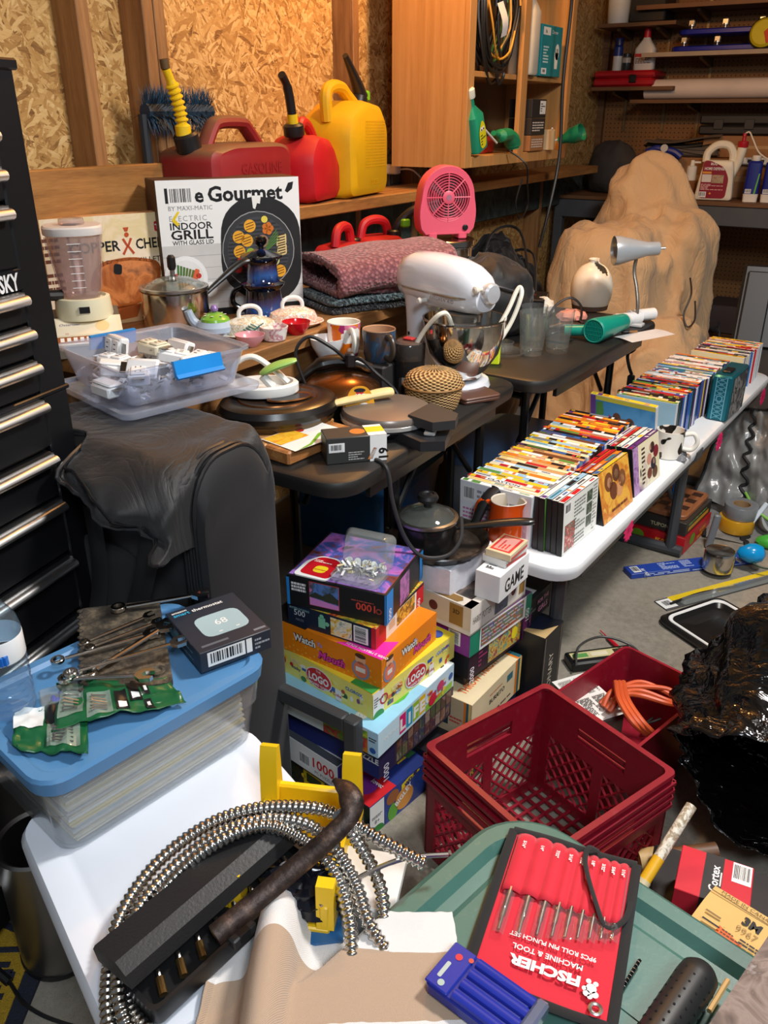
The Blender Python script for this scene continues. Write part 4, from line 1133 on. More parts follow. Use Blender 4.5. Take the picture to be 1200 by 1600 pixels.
mb = MB(); mb.M = Matrix.Translation((0,0,.064)); mb.lathe([(.003,-.002),(.009,.004),(.0095,.01),(.006,.016),(.001,.018)],C(140,112,178,.3),16); mb.build('lid_knob',l,'purple knob')
mb = MB(); mb.tube(smooth_path([(-.03,.01,.02),(-.055,.015,.04),(-.065,.015,.066)],5),[.014 - .0004 * i for i in range(11)],PB,10); mb.build('spout',t)
def bowl(name,label,loc,r,h,m,m2=None,cat='bowl',rz=0):
 mb = MB(); mb.lathe([(r * .5,0),(r * .56,.002),(r * .9,h * .6),(r,h),(r * .96,h),(r * .84,h * .55),(r * .5,.006)],m,30)
 return solo(mb,name,label,cat,loc,rz)
mb = MB(); mb.box(-.105,.105,-.06,.06,0,.08,C(40,38,38,.6),.004); solo(mb,'shallow_carton','dark shallow carton on the black table under the mugs','box',(-1.163,1.75,.741))
bowl('small_bowl','bright red glossy bowl between the white dishes and orange mug',(-1.298,1.66,.8805),.036,.032,C(200,22,34,.15))
t = thing('cup','small white cup with pink flower sprigs near the red bowl','cup',(-1.305,1.58,.8805))
mb = MB(); mb.lathe([(.024,0),(.028,.003),(.034,.03),(.035,.034),(.032,.034),(.026,.008)],PINKFL,24); mb.build('cup_body',t)
mb = MB(); mb.tube(smooth_path([(-.03,-.015,.026),(-.05,-.02,.022),(-.045,-.02,.01),(-.028,-.014,.008)],4),.004,PINKFL,8); mb.build('handle',t)
bowl('small_bowl','pink-rimmed shallow cup beside the white chopper handle',(-1.318,1.505,.8805),.036,.028,C(214,152,160,.25))
bowl('small_bowl','white bowl with a thin dark stripe before the orange mug',(-1.232,1.7,.8215),.045,.05,C(232,234,238,.2))
def mug(label,loc,rz,r,h,m,inner,hside=0,handle=None):
 t = thing('mug',label,'mug',loc,rz)
 mb = MB(); mb.lathe([(r * .8,0),(r * .86,.003),(r * .95,h * .3),(r,h)],m,32,cap1=False)
 mb.lathe([(r,h),(r * .99,h + .002),(r * .93,h),(r * .86,h * .3),(r * .78,.006)],inner,32,cap0=False); mb.build('mug_body',t)
 mb = MB(); mb.tube(smooth_path([(r * .93,0,h * .82),(r * 1.45,0,h * .85),(r * 1.75,0,h * .55),(r * 1.45,0,h * .22),(r * .88,0,h * .2)],5),.0065,handle or inner,10,flat=1.3); mb.build('handle',t)
 return t
ORM = NT('orange_magenta_blocks')
zz = ORM.n('SeparateXYZ',{0: ORM.obj()})
bl = ORM.n('TexVoronoi',{'Vector': ORM.obj(),'Scale': 26.0},distance='CHEBYCHEV').outputs[1]
ORM.base(ORM.ramp(ORM.n('SeparateColor',{0: bl}).outputs[0],[(0,(224,110,20)),(.3,(170,50,110)),(.55,(236,232,224)),(.75,(214,120,150)),(.9,(226,130,30))],'CONSTANT'))
ORM.set(.2)
mug('white mug with orange and magenta colour blocks behind the looped cord',(-1.215,1.75,.8215),-35,.043,.082,ORM.m,C(238,232,220,.2))
mug('blue and brown glazed mug beside the black coffee grinder',(-1.105,1.745,.8215),-30,.042,.078,pic(((60,92,120),(44,70,96),(90,66,44),(60,96,124)),18,2,.2),C(176,136,104,.3),handle=C(70,62,54,.3))
# bath mats
def chenille(col,col2,scale=95):
 t = NT('chenille_tufts')
 v = t.obj()
 vo = t.n('TexVoronoi',{'Vector': v,'Scale': float(scale)}).outputs[0]
 t.base(t.mix(t.ramp(vo,[(.0,(255,255,255)),(.6,(0,0,0))]),col2,col))
 t.bump(t.math('SUBTRACT',1.0,vo),.9,.006)
 t.set(.95,sheen=.3)
 return t.m
PKM = chenille((182,120,122),(116,66,72))
t = thing('bath_mat','dusty pink chenille bath mat folded and rolled on the bench','bath mat',(-1.345,2.11,.934),62)
mb = MB()
def fold_path(n=40):
 pts = []
 for i in range(n):
  a = i / (n - 1)
  if a < .42: pts.append((-.11 + .23 * a / .42,.004 + .0))
  elif a < .52: b = (a - .42) / .1 * math.pi; pts.append((.12 + .034 * math.sin(b),.038 - .034 * math.cos(b)))
  elif a < .86: pts.append((.12 - .22 * (a - .52) / .34,.074 + .012 * math.sin((a - .52) * 9)))
  else: b = (a - .86) / .14 * math.pi * .8; pts.append((-.1 - .036 * math.sin(b),.036 + .038 * math.cos(b)))
 return pts
fp = fold_path()
def matfn(u,v):
 i = min(int(v * (len(fp) - 1)),len(fp) - 2); f = v * (len(fp) - 1) - i
 y = fp[i][0] * (1 - f) + fp[i + 1][0] * f; z_ = fp[i][1] * (1 - f) + fp[i + 1][1] * f
 return (-.19 + .38 * u,y,max(.001,z_ + .004 * math.sin(u * 9 + v * 5)) + .022 * u * (v > .4))
mb.grid(matfn,30,60,PKM)
o = mb.build('mat_pile',t); md = o.modifiers.new('t','SOLIDIFY'); md.thickness = .02; md.offset = 0
mb = MB(); q = random.Random(3)
for i in range(2400):
 u,v = q.random(),q.uniform(.0,1)
 if q.random() < .3: v = q.uniform(.45,.9)
 p = Vector(matfn(u,v)); p2 = Vector(matfn(u,min(1,v + .02))); tx = (p2 - p).normalized() if (p2 - p).length > 0 else Vector((0,1,0))
 nn = Vector((1,0,0)).cross(tx)
 if nn.length < 1e-6: continue
 nn.normalize()
 s = q.uniform(.0045,.0065)
 c = p + nn * .0105 * (1 if v > .0 else -1)
 k = len(mb.v)
 vs = [c + Vector((s,0,0)),c + tx * s,c - Vector((s,0,0)),c - tx * s,c + nn * s * 1.4,c - nn * s * .6]
 mb.add(vs,[(0,1,4),(1,2,4),(2,3,4),(3,0,4),(1,0,5),(2,1,5),(3,2,5),(0,3,5)],PKM)
mb.build('chenille_tufts',t,kind='stuff',smooth=120)
for k,(lab,cols,z,off) in enumerate((('dark grey bath mat at the bottom under the pink one',((70,74,78),(30,32,36)),.8805,0),('teal and grey striped bath mat directly under the pink one',((118,150,156),(46,58,64)),.8985,.02))):
 mb = MB(); q = random.Random(k)
 mb.slab(.4,.22,.018,.03,chenille(*cols),.005)
 for i in range(500):
  x,y = q.uniform(-.19,.19),q.choice((-.11,q.uniform(-.1,.1)))
  zt = .018 if y > -.105 else q.uniform(.003,.017); s = .005
  c = Vector((x,y,zt))
  mb.add([c + Vector(e) * s for e in ((1,0,0),(0,1,0),(-1,0,0),(0,-1,0),(0,0,1.2),(0,0,-.8))],[(0,1,4),(1,2,4),(2,3,4),(3,0,4),(1,0,5),(2,1,5),(3,2,5),(0,3,5)],chenille((206,206,200),(110,120,124)) if (k and (x > .12)) else mb.mats[0])
 solo(mb,'bath_mat',lab,'bath mat',(-1.35 + off * .5,2.1 - off * .3,z + .006 * k),62,smooth=120)
mb = MB(); mb.box(-.06,.06,-.05,.05,0,.05,C(150,190,40,.5),.003); mb.on('front',.12,.1,.05,(-.06,-.05,0)); mb.rect(.0,.1,1,.5,C(36,84,130),1); solo(mb,'small_carton','lime and blue carton behind the mixer near bath mats','box',(-1.15,2.2,.741 + .14),40)
mb = MB(); mb.box(-.05,.05,-.05,.05,0,.139,C(24,32,84,.5),.003); solo(mb,'small_carton','navy carton under the lime one behind the mixer','box',(-1.15,2.2,.741),40)
# steel pot with the pink fan on it
t = thing('stock_pot','steel stock pot with flat lid under the pink fan','pot',(-1.33,2.5,.8805),0)
mb = MB(); mb.lathe([(.085,0),(.09,.004),(.09,.112),(.094,.114),(.094,.118),(.0,.118)],C(190,184,174,.18,1),36); mb.build('pot',t)
mb = MB(); mb.lathe([(.096,.1185),(.098,.121),(.098,.136),(.094,.139),(.02,.1395)],C(170,160,150,.2,1),36); mb.build('lid',t)
mb = MB(); mb.box(-.035,.035,-.125,-.094,.112,.136,INK,.005); mb.build('handle',t)
PINK = C(232,92,116,.4,0,.04)
t = thing('box_fan','small pink desk fan with round grille standing on a steel pot','fan',(-1.325,2.49,1.0215),47)
prof = [(-.075,.012),(.075,.012)] + [(.09 + .006 * math.sin(i / 5 * 3.14),.03 + .09 * i / 5) for i in range(6)] + [(.088 * math.cos(R(a)),.13 + .088 * math.sin(R(a))) for a in range(10,171,10)] + [(-.09 - .006 * math.sin(i / 5 * 3.14),.12 - .09 * i / 5) for i in range(6)]
n = len(prof)
ci = [(.072 * math.cos(2 * math.pi * i / 36),.125 + .072 * math.sin(2 * math.pi * i / 36)) for i in range(36)]
mb = MB()
# shell: outer wall, front ring face and back
mb.loft([[(a,b,z) for a,b in prof] for b,s in ((.03,1),(-.03,1)) for z in ()] or [[(x,y,z) for x,z in prof] for y in (.03,-.022)],PINK,True,False)
front = [(x * .97,-.03,.125 + (z - .125) * .97) for x,z in prof]
def ang(p): return math.atan2(p[2] - .125,p[0])
outer = sorted(front,key=ang)
vs,fs = [],[]
inner = [(.072 * math.cos(ang(p)),-.028,.125 + .072 * math.sin(ang(p))) for p in outer]
inn2 = [(a,-.0,c) for a,b,c in inner]
edge = sorted([(x,-.022,z) for x,z in prof],key=ang)
N = len(outer)
mb.add(edge + outer + inner + inn2,[(k * N + i,k * N + (i + 1) % N,(k + 1) * N + (i + 1) % N,(k + 1) * N + i) for k in range(3) for i in range(N)],PINK,flip=False)
for x in (-.05,.05): mb.box(x - .014,x + .014,-.034,.034,0,.02,PINK,.003)
mb.build('housing',t)
mb = MB(); mb.M = Matrix.Translation((0,-.028,.125)) @ frame_rot(0,90,0)
for r_ in (.026,.034,.042,.05,.058,.066,.072): mb.tube([(r_ * math.cos(a),r_ * math.sin(a),0) for a in [i * math.pi / 18 for i in range(36)]],.0016,PINK,5,closed=True)
for k in range(8):
 a = k * math.pi / 4; mb.tube([(.018 * math.cos(a),.018 * math.sin(a),0),(.073 * math.cos(a),.073 * math.sin(a),0)],.0022,PINK,5)
mb.lathe([(.02,-.004),(.02,.003),(.016,.005)],PINK,24); mb.lathe([(.009,.005),(.009,.0056)],C(170,110,130),16)
mb.build('grille',t)
mb = MB(); mb.M = Matrix.Translation((0,-.008,.125)) @ frame_rot(0,90,0)
for k in range(5):
 a = k * 2 * math.pi / 5
 pts = [(.01,-.006,-.004),(.06,-.022,-.006),(.064,.012,.004),(.012,.008,.004)]
 mb.add([(p[0] * math.cos(a) - p[1] * math.sin(a),p[0] * math.sin(a) + p[1] * math.cos(a),p[2] + e) for e in (0,-.0015) for p in pts],[(0,1,2,3),(7,6,5,4)],C(70,60,64,.5))
mb.lathe([(.014,-.008),(.014,.006),(.0,.008)],C(60,50,54),14); mb.build('blades',t)
mb = MB(); mb.M = Matrix.Translation((.058,-.0285,.034)) @ frame_rot(0,90,0); mb.lathe([(.009,-.002),(.009,.006),(.006,.008)],INK,14); mb.build('switch_knob',t,'black knob')
# NEARER BLACK TABLE
TZ = .7405
# thick cutting board with a leaflet on it
A,B = at(441,722,TZ),at(585,672,TZ)
ang1 = math.degrees(math.atan2(B.y - A.y,B.x - A.x))
t = thing('cutting_board','thick reddish wooden cutting board at the near table corner','board',(-.985,1.215,TZ),84)
mb = MB(); mb.box(0,.2,0,.07,0,.03,wood_mat('acacia_board',[(120,70,34),(166,108,58),(198,146,90)],(1.6,26,26),.5),.004); mb.build('board',t)
mb = MB(); mb.box(.0,.22,.072,.16,0,.028,wood_mat('pale_board',[(150,96,50),(190,136,80),(214,166,108)],(1.6,26,26),.5),.004); solo(mb,'cutting_board','paler wooden board lying behind the reddish one by the skillet','board',(-.985,1.22,TZ),84)
mb = MB(); mb.grid(lambda u,v: (u * .15,v * .105,.0006 + .004 * max(0,u - .7) ** 2 * 10),8,3,C(236,236,230,.35))
mb.face((0,0,.0008),(1,0,0),(0,1,0),.15,.105)
mb.rect(.02,.45,.55,.98,pic(((226,160,30),(240,190,60),(206,120,30)),30,4),1)
mb.poly([(.01,.0),(.05,.01),(.1,.04),(.145,.05),(.145,.042),(.1,.03),(.05,.003),(.03,0)],C(110,170,40),2)
mb.disc(.6,.8,.06,C(180,34,30),2,.09); mb.text('n',.9,.3,.02,C(80,150,40),3,bold=.02)
solo(mb,'leaflet','white leaflet with yellow noodles and green swoosh on the cutting board','leaflet',(-.975,1.225,TZ + .0312),80)
# carton marked 61
t = thing('small_carton','dark grey carton with white end panel marked 61 on table corner','box',at(505,724,TZ),40)
t.location = (-.925,1.262,TZ); t.rotation_euler = (0,0,R(46))
w,d,h = .125,.062,.056
mb = MB(); mb.box(0,w,0,d,0,h,C(50,52,50,.45),.0015)
mb.on('front',w,d,h); mb.rect(.04,.45,.3,.8,WHITE,1); mb.barcode(.05,.48,.28,.78,2,3); mb.lines(.36,.1,.62,.45,4,C(170,170,165),1,2); mb.poly([(.085,.005),(.095,.005),(.105,.028),(.098,.03)],C(214,120,40),1)
mb.rect(.72,0,1,1,WHITE,1); mb.text('61',.87,.3,.02,INK,2,bold=.03,rot=-90)
mb.on('right',w,d,h); mb.rect(0,0,.8,1,WHITE,1); mb.text('61',.35,.4,.02,INK,2,bold=.03,rot=90); mb.lines(.55,.1,.75,.9,3,C(190,60,50),2,3)
mb.on('top',w,d,h); mb.rect(.7,.0,1,1,WHITE,1); mb.rect(.7,.3,1,.8,C(226,200,40),2); mb.poly(circ(.016,18,.07,.03),C(206,120,50),1)
mb.build('carton',t)
# black oval skillet with copper rim
COP = C(120,74,36,.3,.8)
BLKG = C(24,22,21,.28,0,.1)
t = thing('electric_skillet','black oval electric skillet with copper-edged lid window beside the white bin','skillet',(-1.135,1.375,TZ),60)
t.scale = (.9,.9,1)
mb = MB(); mb.lathe([(.08,0),(.1,.006),(.125,.03),(.128,.042)],C(84,66,40,.35,.4),44,sx=1.12,sy=.92); mb.build('pan',t)
mb = MB(); mb.lathe([(.128,.042),(.135,.05),(.136,.062),(.128,.074),(.112,.08),(.09,.078)],BLKG,44,sx=1.12,sy=.92,cap1=False)
mb.lathe([(.09,.078),(.088,.081),(.085,.079)],COP,44,sx=1.12,sy=.92,cap0=False,cap1=False); mb.lathe([(.085,.079),(.05,.076),(.0,.076)],C(52,40,32,.2),44,sx=1.12,sy=.92,cap0=False)
l = mb.build('lid',t)
mb = MB(); mb.M = Matrix.Translation((.02,-.03,.082)); mb.lathe([(.05,0),(.047,.003),(.04,.001)],COP,30,sx=1.2,sy=.62,closed=True); mb.lathe([(.046,.0015),(.0,.0005)],C(34,30,29,.25),30,sx=1.2,sy=.62); mb.build('lid_inset',l)
mb = MB(); mb.tube(smooth_path([(.02,.03,.083),(.03,.015,.092),(.035,-.005,.088)],4),.006,COP,8); mb.build('lid_tab',l)
# white can opener style chopper with green handle, resting on the skillet
t = thing('hand_chopper','white plastic hand chopper with light green grip on the black skillet','kitchen tool',(-1.175,1.375,TZ + .083),40)
WP = C(230,230,226,.3)
mb = MB(); mb.lathe([(.066,0),(.068,.003),(.068,.02),(.064,.024),(.058,.024),(.056,.004)],WP,32,sx=1.15,sy=.8); mb.build('ring_base',t)
mb = MB(); mb.tube(smooth_path([(-.07,0,.018),(-.06,.01,.06),(-.02,.01,.078),(.025,.0,.05),(.055,-.01,.022)],6),.011,WP,10,flat=.6); mb.build('arm',t)
mb = MB(); mb.tube(smooth_path([(-.005,-.03,.05),(.03,-.03,.066),(.075,-.03,.078)],5),[.008,.012,.016,.018,.019,.019,.019,.018,.016,.013,.008],C(150,190,92,.4),12,flat=.45); mb.tube([(.0,-.03,.045),(.02,-.03,.02)],.01,WP,8); mb.build('grip',t,'light green grip')
# round copper roaster with black handle and cord
t = thing('electric_roaster','dark copper domed electric cooker with black lifting handle and cord','cooker',(-1.1,1.565,TZ),45)
t.scale = (.84,.84,1)
mb = MB(); mb.lathe([(.09,0),(.1,.006),(.115,.035),(.118,.04)],BLKG,40,sx=1.0,sy=.9); mb.build('pan',t)
mb = MB(); mb.lathe([(.12,.04),(.121,.046),(.112,.062),(.08,.08),(.03,.09),(.0,.091)],C(112,70,34,.22,.85,.1),40,sx=1,sy=.9); l = mb.build('lid',t)
mb = MB(); mb.tube(smooth_path([(-.12,.06,.06),(-.05,.06,.1),(.03,.06,.104),(.1,.05,.085)],6),[.016] * 6 + [.024] * 9 + [.02] * 4,BLKG,12,flat=.7); mb.build('lid_handle',t)
mb = MB(); mb.tube(smooth_path([(-.1,.0,.07),(-.12,.02,.14),(-.08,.03,.175),(-.02,.02,.15),(.03,.02,.115),(.06,.01,.12),(.1,-.02,.09),(.15,-.04,.05),(.17,-.06,.01)],8),.0045,INK,8); mb.build('power_cord',t)
mb = MB(); mb.box(.02,.045,.0,.03,.1,.135,INK,.004); mb.build('cord_tie',t)
# egg-shaped cardboard tag
mb = MB(); mb.prism([(p[0],p[1]) for p in round_poly([(-.03,0),(.03,0),(.036,.05),(.02,.095),(-.02,.095),(-.036,.05)],.03,5)],-.0012,.0012,C(216,150,20,.4))
mb.face((-.036,0,.0012),(1,0,0),(0,1,0),.072,.095); mb.rect(.38,.68,.62,.86,C(196,40,30),1); mb.text('JOE',.5,.72,.01,WHITE,2,bold=.02); mb.disc(.5,.9,.18,INK,1,.05); mb.disc(.62,.35,.28,C(236,232,220),1,.26); mb.disc(.62,.3,.14,C(226,190,60),2,.12)
solo(mb,'egg_cooker_tag','yellow rounded cardboard tag leaning on the copper cooker','tag',(-.985,1.478,TZ + .002),40,rx=80)
# waffle maker
t = thing('waffle_maker','round grey and black waffle maker on the near black table','waffle maker',(-.94,1.515,TZ),20)
mb = MB(); mb.lathe([(.07,0),(.08,.004),(.098,.02),(.1,.028)],C(40,41,43,.4),40); mb.build('lower_plate',t)
mb = MB(); mb.lathe([(.1,.029),(.102,.032),(.102,.044),(.098,.05),(.06,.056),(0,.058)],C(122,112,104,.3,.35),44); mb.build('upper_plate',t)
mb = MB(); mb.lathe([(.1,.024),(.104,.026),(.104,.034),(.1,.036)],C(206,206,204,.3,.6),44,closed=True); mb.face((-.03,-.1045,.02),(1,0,0),(0,0,1),.06,.02); mb.poly([(0,.004),(.06,.004),(.045,-.008),(.015,-.008)],WHITE,1); mb.ring2(.03,.002,.003,.0048,INK,2,rel=False); mb.build('rim_band',t)
mb = MB(); mb.loft([[(.06,-.06,z),(.12,-.1,z),(.165,-.075,z),(.165,-.03,z),(.095,.035,z)] for z in (.036,.056)],C(44,44,46,.45)); mb.build('handle',t)
mb = MB(); mb.loft([[(.03,-.07,z),(.1,-.13,z),(.15,-.115,z),(.15,-.03,z),(.08,.0,z)] for z in (.0,.022)],C(36,37,40,.4)); lb = mb.build('control_base',t)
mb = MB(); mb.box(.1,.125,-.095,-.07,.022,.031,C(220,220,218,.3,.5),.003); mb.build('slider',lb,'silver slider')
mb = MB(); mb.box(.128,.146,-.086,-.083,.022,.0225,INK); mb.build('slider_slot',lb)
# rolling-pin handle / wooden spatula
mb = MB(); mb.tube(smooth_path([(0,0,0),(.05,0,.004),(.12,0,.008),(.155,0,.008)],4),[.009,.01,.011,.012,.013,.014,.015,.015,.016,.016,.016,.015,.012],C(222,198,140,.5,0,.1,40),14,flat=.7)
solo(mb,'wooden_spatula','pale wooden utensil handle lying across to the waffle maker','spatula',(-1.04,1.43,TZ + .06),54,ry=-2)
# coffee grinder
t = thing('coffee_grinder','black coffee grinder with clear smoky lid left of the mixer','grinder',(-1.035,1.775,TZ))
mb = MB(); mb.lathe([(.034,0),(.038,.003),(.04,.05),(.04,.088)],INK,32); mb.build('base',t)
mb = MB(); mb.lathe([(.041,.0885),(.041,.125),(.038,.13),(.036,.128),(.036,.09)],clear('smoky_plastic',(120,110,104),.15,.08),32); mb.lathe([(.036,.129),(.03,.134),(0,.135)],C(90,74,66,.2),28); l = mb.build('lid',t)
mb = MB(); mb.box(-.014,.014,-.01,.01,.135,.141,C(190,50,50,.4),.002); mb.build('button',l,'red button')
mb = MB(); mb.tube(smooth_path([(.01,-.05,.05),(.015,-.06,.03),(.02,-.07,.01)],4),.009,INK,8); mb.build('cord_plug',t)
# wicker basket with lid
wk = NT('woven_rattan')
v = wk.obj()
s1 = wk.n('SeparateXYZ',{0: v})
an = wk.math('MULTIPLY',wk.n('Math',{0: s1.outputs[1],1: s1.outputs[0]},operation='ARCTAN2').outputs[0],22.0)
zz = wk.math('MULTIPLY',s1.outputs[2],900.0)
chk = wk.math('MULTIPLY',wk.math('SINE',an),wk.math('SINE',zz))
wk.base(wk.ramp(wk.math('ADD',.5,wk.math('MULTIPLY',chk,.5)),[(.2,(108,72,34)),(.5,(186,144,88)),(.85,(222,186,128))]))
wk.bump(chk,.9,.004); wk.set(.65)
t = thing('wicker_basket','round lidded wicker basket in front of the mixer','basket',(-.925,1.705,TZ))
def woven(prof,turns_m=44):
 loops = []
 P = smooth_path([(r,0,z) for r,z in prof],6)
 for j,p in enumerate(P):
  loops.append([((p.x + .0016 * math.sin(i * math.pi + j * math.pi)) * math.cos(2 * math.pi * i / 88),(p.x + .0016 * math.sin(i * math.pi / 1 + j * math.pi)) * math.sin(2 * math.pi * i / 88),p.z) for i in range(88)])
 return loops
mb = MB(); mb.loft(woven([(.052,0),(.058,.002),(.067,.03),(.069,.05),(.068,.056)]),wk.m); mb.build('basket_body',t)
mb = MB(); mb.loft(woven([(.071,.0555),(.072,.062),(.062,.082),(.035,.094),(.0015,.098)]),wk.m); l = mb.build('basket_lid',t)
mb = MB(); mb.tube([(.0725 * math.cos(a),.0725 * math.sin(a),.058) for a in [i * math.pi / 24 for i in range(48)]],.0025,C(150,108,58,.6),6,closed=True); mb.build('lid_rim',l)
# brown leather folio
mb = MB(); mb.slab(.11,.085,.008,.012,C(78,48,38,.4,0,.2,20,.2),.002); mb.slab(.11,.085,.006,.012,C(96,62,50,.4),.002,z=.0085)
solo(mb,'leather_case','dark brown folded leather case before the mixer base','case',(-.872,1.82,TZ),60)
# white stand mixer
MW = C(226,230,238,.18,0,.02,9,0,300,.5)
t = thing('stand_mixer','white stand mixer with polished steel bowl on the near black table','mixer',(-1.0,1.9,TZ),-21)
t.scale = (.94,.94,.97)
# local x: towards the front of the machine (bowl); y across
mb = MB()
mb.stack(rrect,[(0,.27,.19,.09,6,.0,0),(.006,.28,.2,.095,6,0,0),(.022,.27,.19,.09,6,0,0),(.032,.2,.15,.07,6,-.02,0)],MW)
def ov(cx,rx,ry,z): return [(cx + rx * math.copysign(abs(math.cos(2 * math.pi * i / 28)) ** .7,math.cos(2 * math.pi * i / 28)),ry * math.copysign(abs(math.sin(2 * math.pi * i / 28)) ** .7,math.sin(2 * math.pi * i / 28)),z) for i in range(28)]
mb.loft([ov(-.075,.07,.06,.02),ov(-.09,.045,.048,.06),ov(-.1,.036,.042,.12),ov(-.1,.04,.044,.18),ov(-.09,.055,.05,.215),ov(-.08,.07,.055,.23)],MW)
mb.build('pedestal',t)
mb = MB()
secs = []
for x,rz_,ry_,zc in ((-.172,.012,.014,.268),(-.168,.036,.038,.268),(-.15,.055,.054,.267),(-.11,.066,.063,.268),(-.04,.068,.066,.27),(.05,.066,.064,.268),(.1,.06,.058,.264),(.135,.05,.049,.258),(.155,.036,.037,.252),(.162,.014,.016,.25)):
 secs.append([(x,ry_ * math.copysign(abs(math.cos(2 * math.pi * i / 32)) ** .85,math.cos(2 * math.pi * i / 32)),zc + rz_ * math.copysign(abs(math.sin(2 * math.pi * i / 32)) ** .85,math.sin(2 * math.pi * i / 32))) for i in range(32)])
mb.loft(secs,MW)
hd = mb.build('motor_head',t)
mb = MB(); mb.M = Matrix.Translation((0,0,.247))
mb.stack(rrect,[(0,.31,.131,.064,8,-.003,0),(.0022,.312,.133,.065,8,-.003,0),(.0044,.31,.131,.064,8,-.003,0)],STEEL)
mb.face((-.02,-.0672,-.004),(1,0,0),(0,0,1),.13,.012); mb.text('KITCHEN AID',.95,-.65,.009,C(120,122,126,.3,.6),1,'R',.02,space=1.3)
mb.build('trim_band',hd,'bright trim band')
mb = MB(); mb.M = Matrix.Translation((.155,0,.262)) @ frame_rot(0,0,90); mb.lathe([(.026,0),(.027,.004),(.027,.02),(.022,.026),(0,.027)],C(206,208,212,.25,.5),24); mb.build('attachment_hub',hd)
mb = MB(); mb.M = Matrix.Translation((.165,-.028,.276)) @ frame_rot(0,90,0); mb.lathe([(.005,0),(.005,.01),(.009,.014),(.009,.024),(.005,.027)],C(216,206,190,.3),14); mb.build('hub_screw',hd)
mb = MB(); mb.M = Matrix.Translation((-.02,-.066,.226)) @ frame_rot(0,90,0); mb.lathe([(.006,-.01),(.006,.008),(.009,.012),(.006,.018)],C(210,206,198,.3),12); mb.build('speed_knob',hd)
mb = MB(); mb.lathe([(.042,.18),(.046,.183),(.048,.2),(.044,.204)],STEEL,30); mb.lathe([(.02,.15),(.03,.155),(.034,.18)],MW,24); mb.v = [(a + .075,b,c) for a,b,c in mb.v]; mb.build('beater_housing',hd)
mb = MB(); mb.cyl((.075,0,.1),(.075,0,.155),.006,STEEL,10); mb.box(.066,.084,-.008,.008,.13,.148,INK,.002); mb.build('beater_shaft',hd)
BOWL = C(214,212,208,.09,1,.02)
mb = MB(); mb.lathe([(.045,.035),(.05,.036),(.052,.044),(.068,.06),(.095,.1),(.107,.15),(.109,.185),(.112,.188),(.112,.191),(.107,.191),(.104,.15),(.092,.1),(.064,.06),(.04,.048)],BOWL,56); mb.v = [(a + .075,b,c) for a,b,c in mb.v]
bw = mb.build('mixing_bowl',t,'mirror-polished steel bowl')
mb = MB(); mb.tube(smooth_path([(.075,.108,.17),(.075,.15,.172),(.075,.152,.12),(.075,.1,.1)],5),.006,BOWL,8); mb.build('bowl_handle',bw)
mb = MB(); mb.face((-.12,-.0445,.11),(1,0,0),(0,0,1),.05,.04); mb.disc(.3,.3,.1,C(40,40,44),2); mb.build('lock_screw',t)
mb = MB(); mb.tube(smooth_path([(.09,-.03,.1),(.1,-.075,.2),(.1,-.108,.215),(.06,-.125,.17),(.02,-.14,.1),(-.03,-.145,.03),(-.05,-.15,.01)],7),.006,C(236,230,214,.35),8); mb.build('power_cord',t,'cream cord looped over the bowl rim')
mb = MB(); mb.tube(smooth_path([(.12,.03,.1),(.14,.09,.2),(.145,.115,.25),(.15,.125,.262),(.16,.12,.24),(.15,.095,.17),(.13,.05,.1)],7),.006,C(236,230,214,.35),8); mb.build('power_cord',t)
# FARTHER BLACK TABLE
GT = clear('tumbler_glass',(252,254,253),.025,.03,1.55)  # faint whitish body colour stands in for highlights on the glass
def tumbler(label,loc,r,h,z0=0):
 t = thing('glass_tumbler',label,'glass',loc,0,'glass tumblers')
 n = 40
 def lp(rr,z,f=0): return [((rr + f * (.0012 * math.cos(i * math.pi * 2 * 10 / n))) * math.cos(2 * math.pi * i / n),(rr + f * (.0012 * math.cos(i * math.pi * 2 * 10 / n))) * math.sin(2 * math.pi * i / n),z) for i in range(n)]
 mb = MB(); mb.loft([lp(r * .72,0),lp(r * .77,.003),lp(r * .8,.02,1),lp(r * .9,h * .6,1),lp(r * .95,h * .78),lp(r,h),lp(r * .96,h),lp(r * .9,h * .75),lp(r * .74,.016),lp(r * .3,.014)],GT); mb.build('tumbler',t)
 return t
ga = at(830,553,TZ); gb = at(864,553,TZ)
tumbler('clear ridged glass tumbler, left of the front pair on far black table',ga,.043,.125)
tumbler('clear ridged glass tumbler, right of the front pair on far black table',gb + Vector((.0,.03,0)),.043,.125)
tumbler('clear glass tumbler standing behind the front pair on far black table',(ga + gb) / 2 + Vector((-.07,.09,0)),.04,.12)
t = thing('glass_dish','small clear glass lid and dish left of the tumblers','glass',at(787,552,TZ))
mb = MB(); mb.lathe([(.05,0),(.062,.003),(.066,.008),(.062,.009),(.05,.005)],GT,32); mb.lathe([(.026,.009),(.03,.035),(.028,.036),(.022,.012)],GT,28); mb.build('dish',t)
# cream vase with broken side
t = thing('ceramic_bottle','cream rounded ceramic bottle with a piece broken out of its shoulder','vase',at(918,484,TZ) + Vector((0,.02,0)),0)
mb = MB(); n = 48
prof = [(.06,.016),(.066,.02),(.073,.05),(.074,.085),(.066,.118),(.045,.148),(.022,.162),(.019,.17),(.022,.176)]
P = smooth_path([(r,0,z) for r,z in prof],4)
vs,fs = [],[]
CV = C(232,222,202,.35)
for j,p in enumerate(P):
 for i in range(n): vs.append((p.x * math.cos(2 * math.pi * i / n),p.x * math.sin(2 * math.pi * i / n),p.z))
for j in range(len(P) - 1):
 for i in range(n):
  a = 360 * i / n
  da = abs((a - (-20)) % 360); da = min(da,360 - da)
  if P[j].z > .118 + .0009 * da and da < 58: continue
  fs.append((j * n + i,j * n + (i + 1) % n,(j + 1) * n + (i + 1) % n,(j + 1) * n + i))
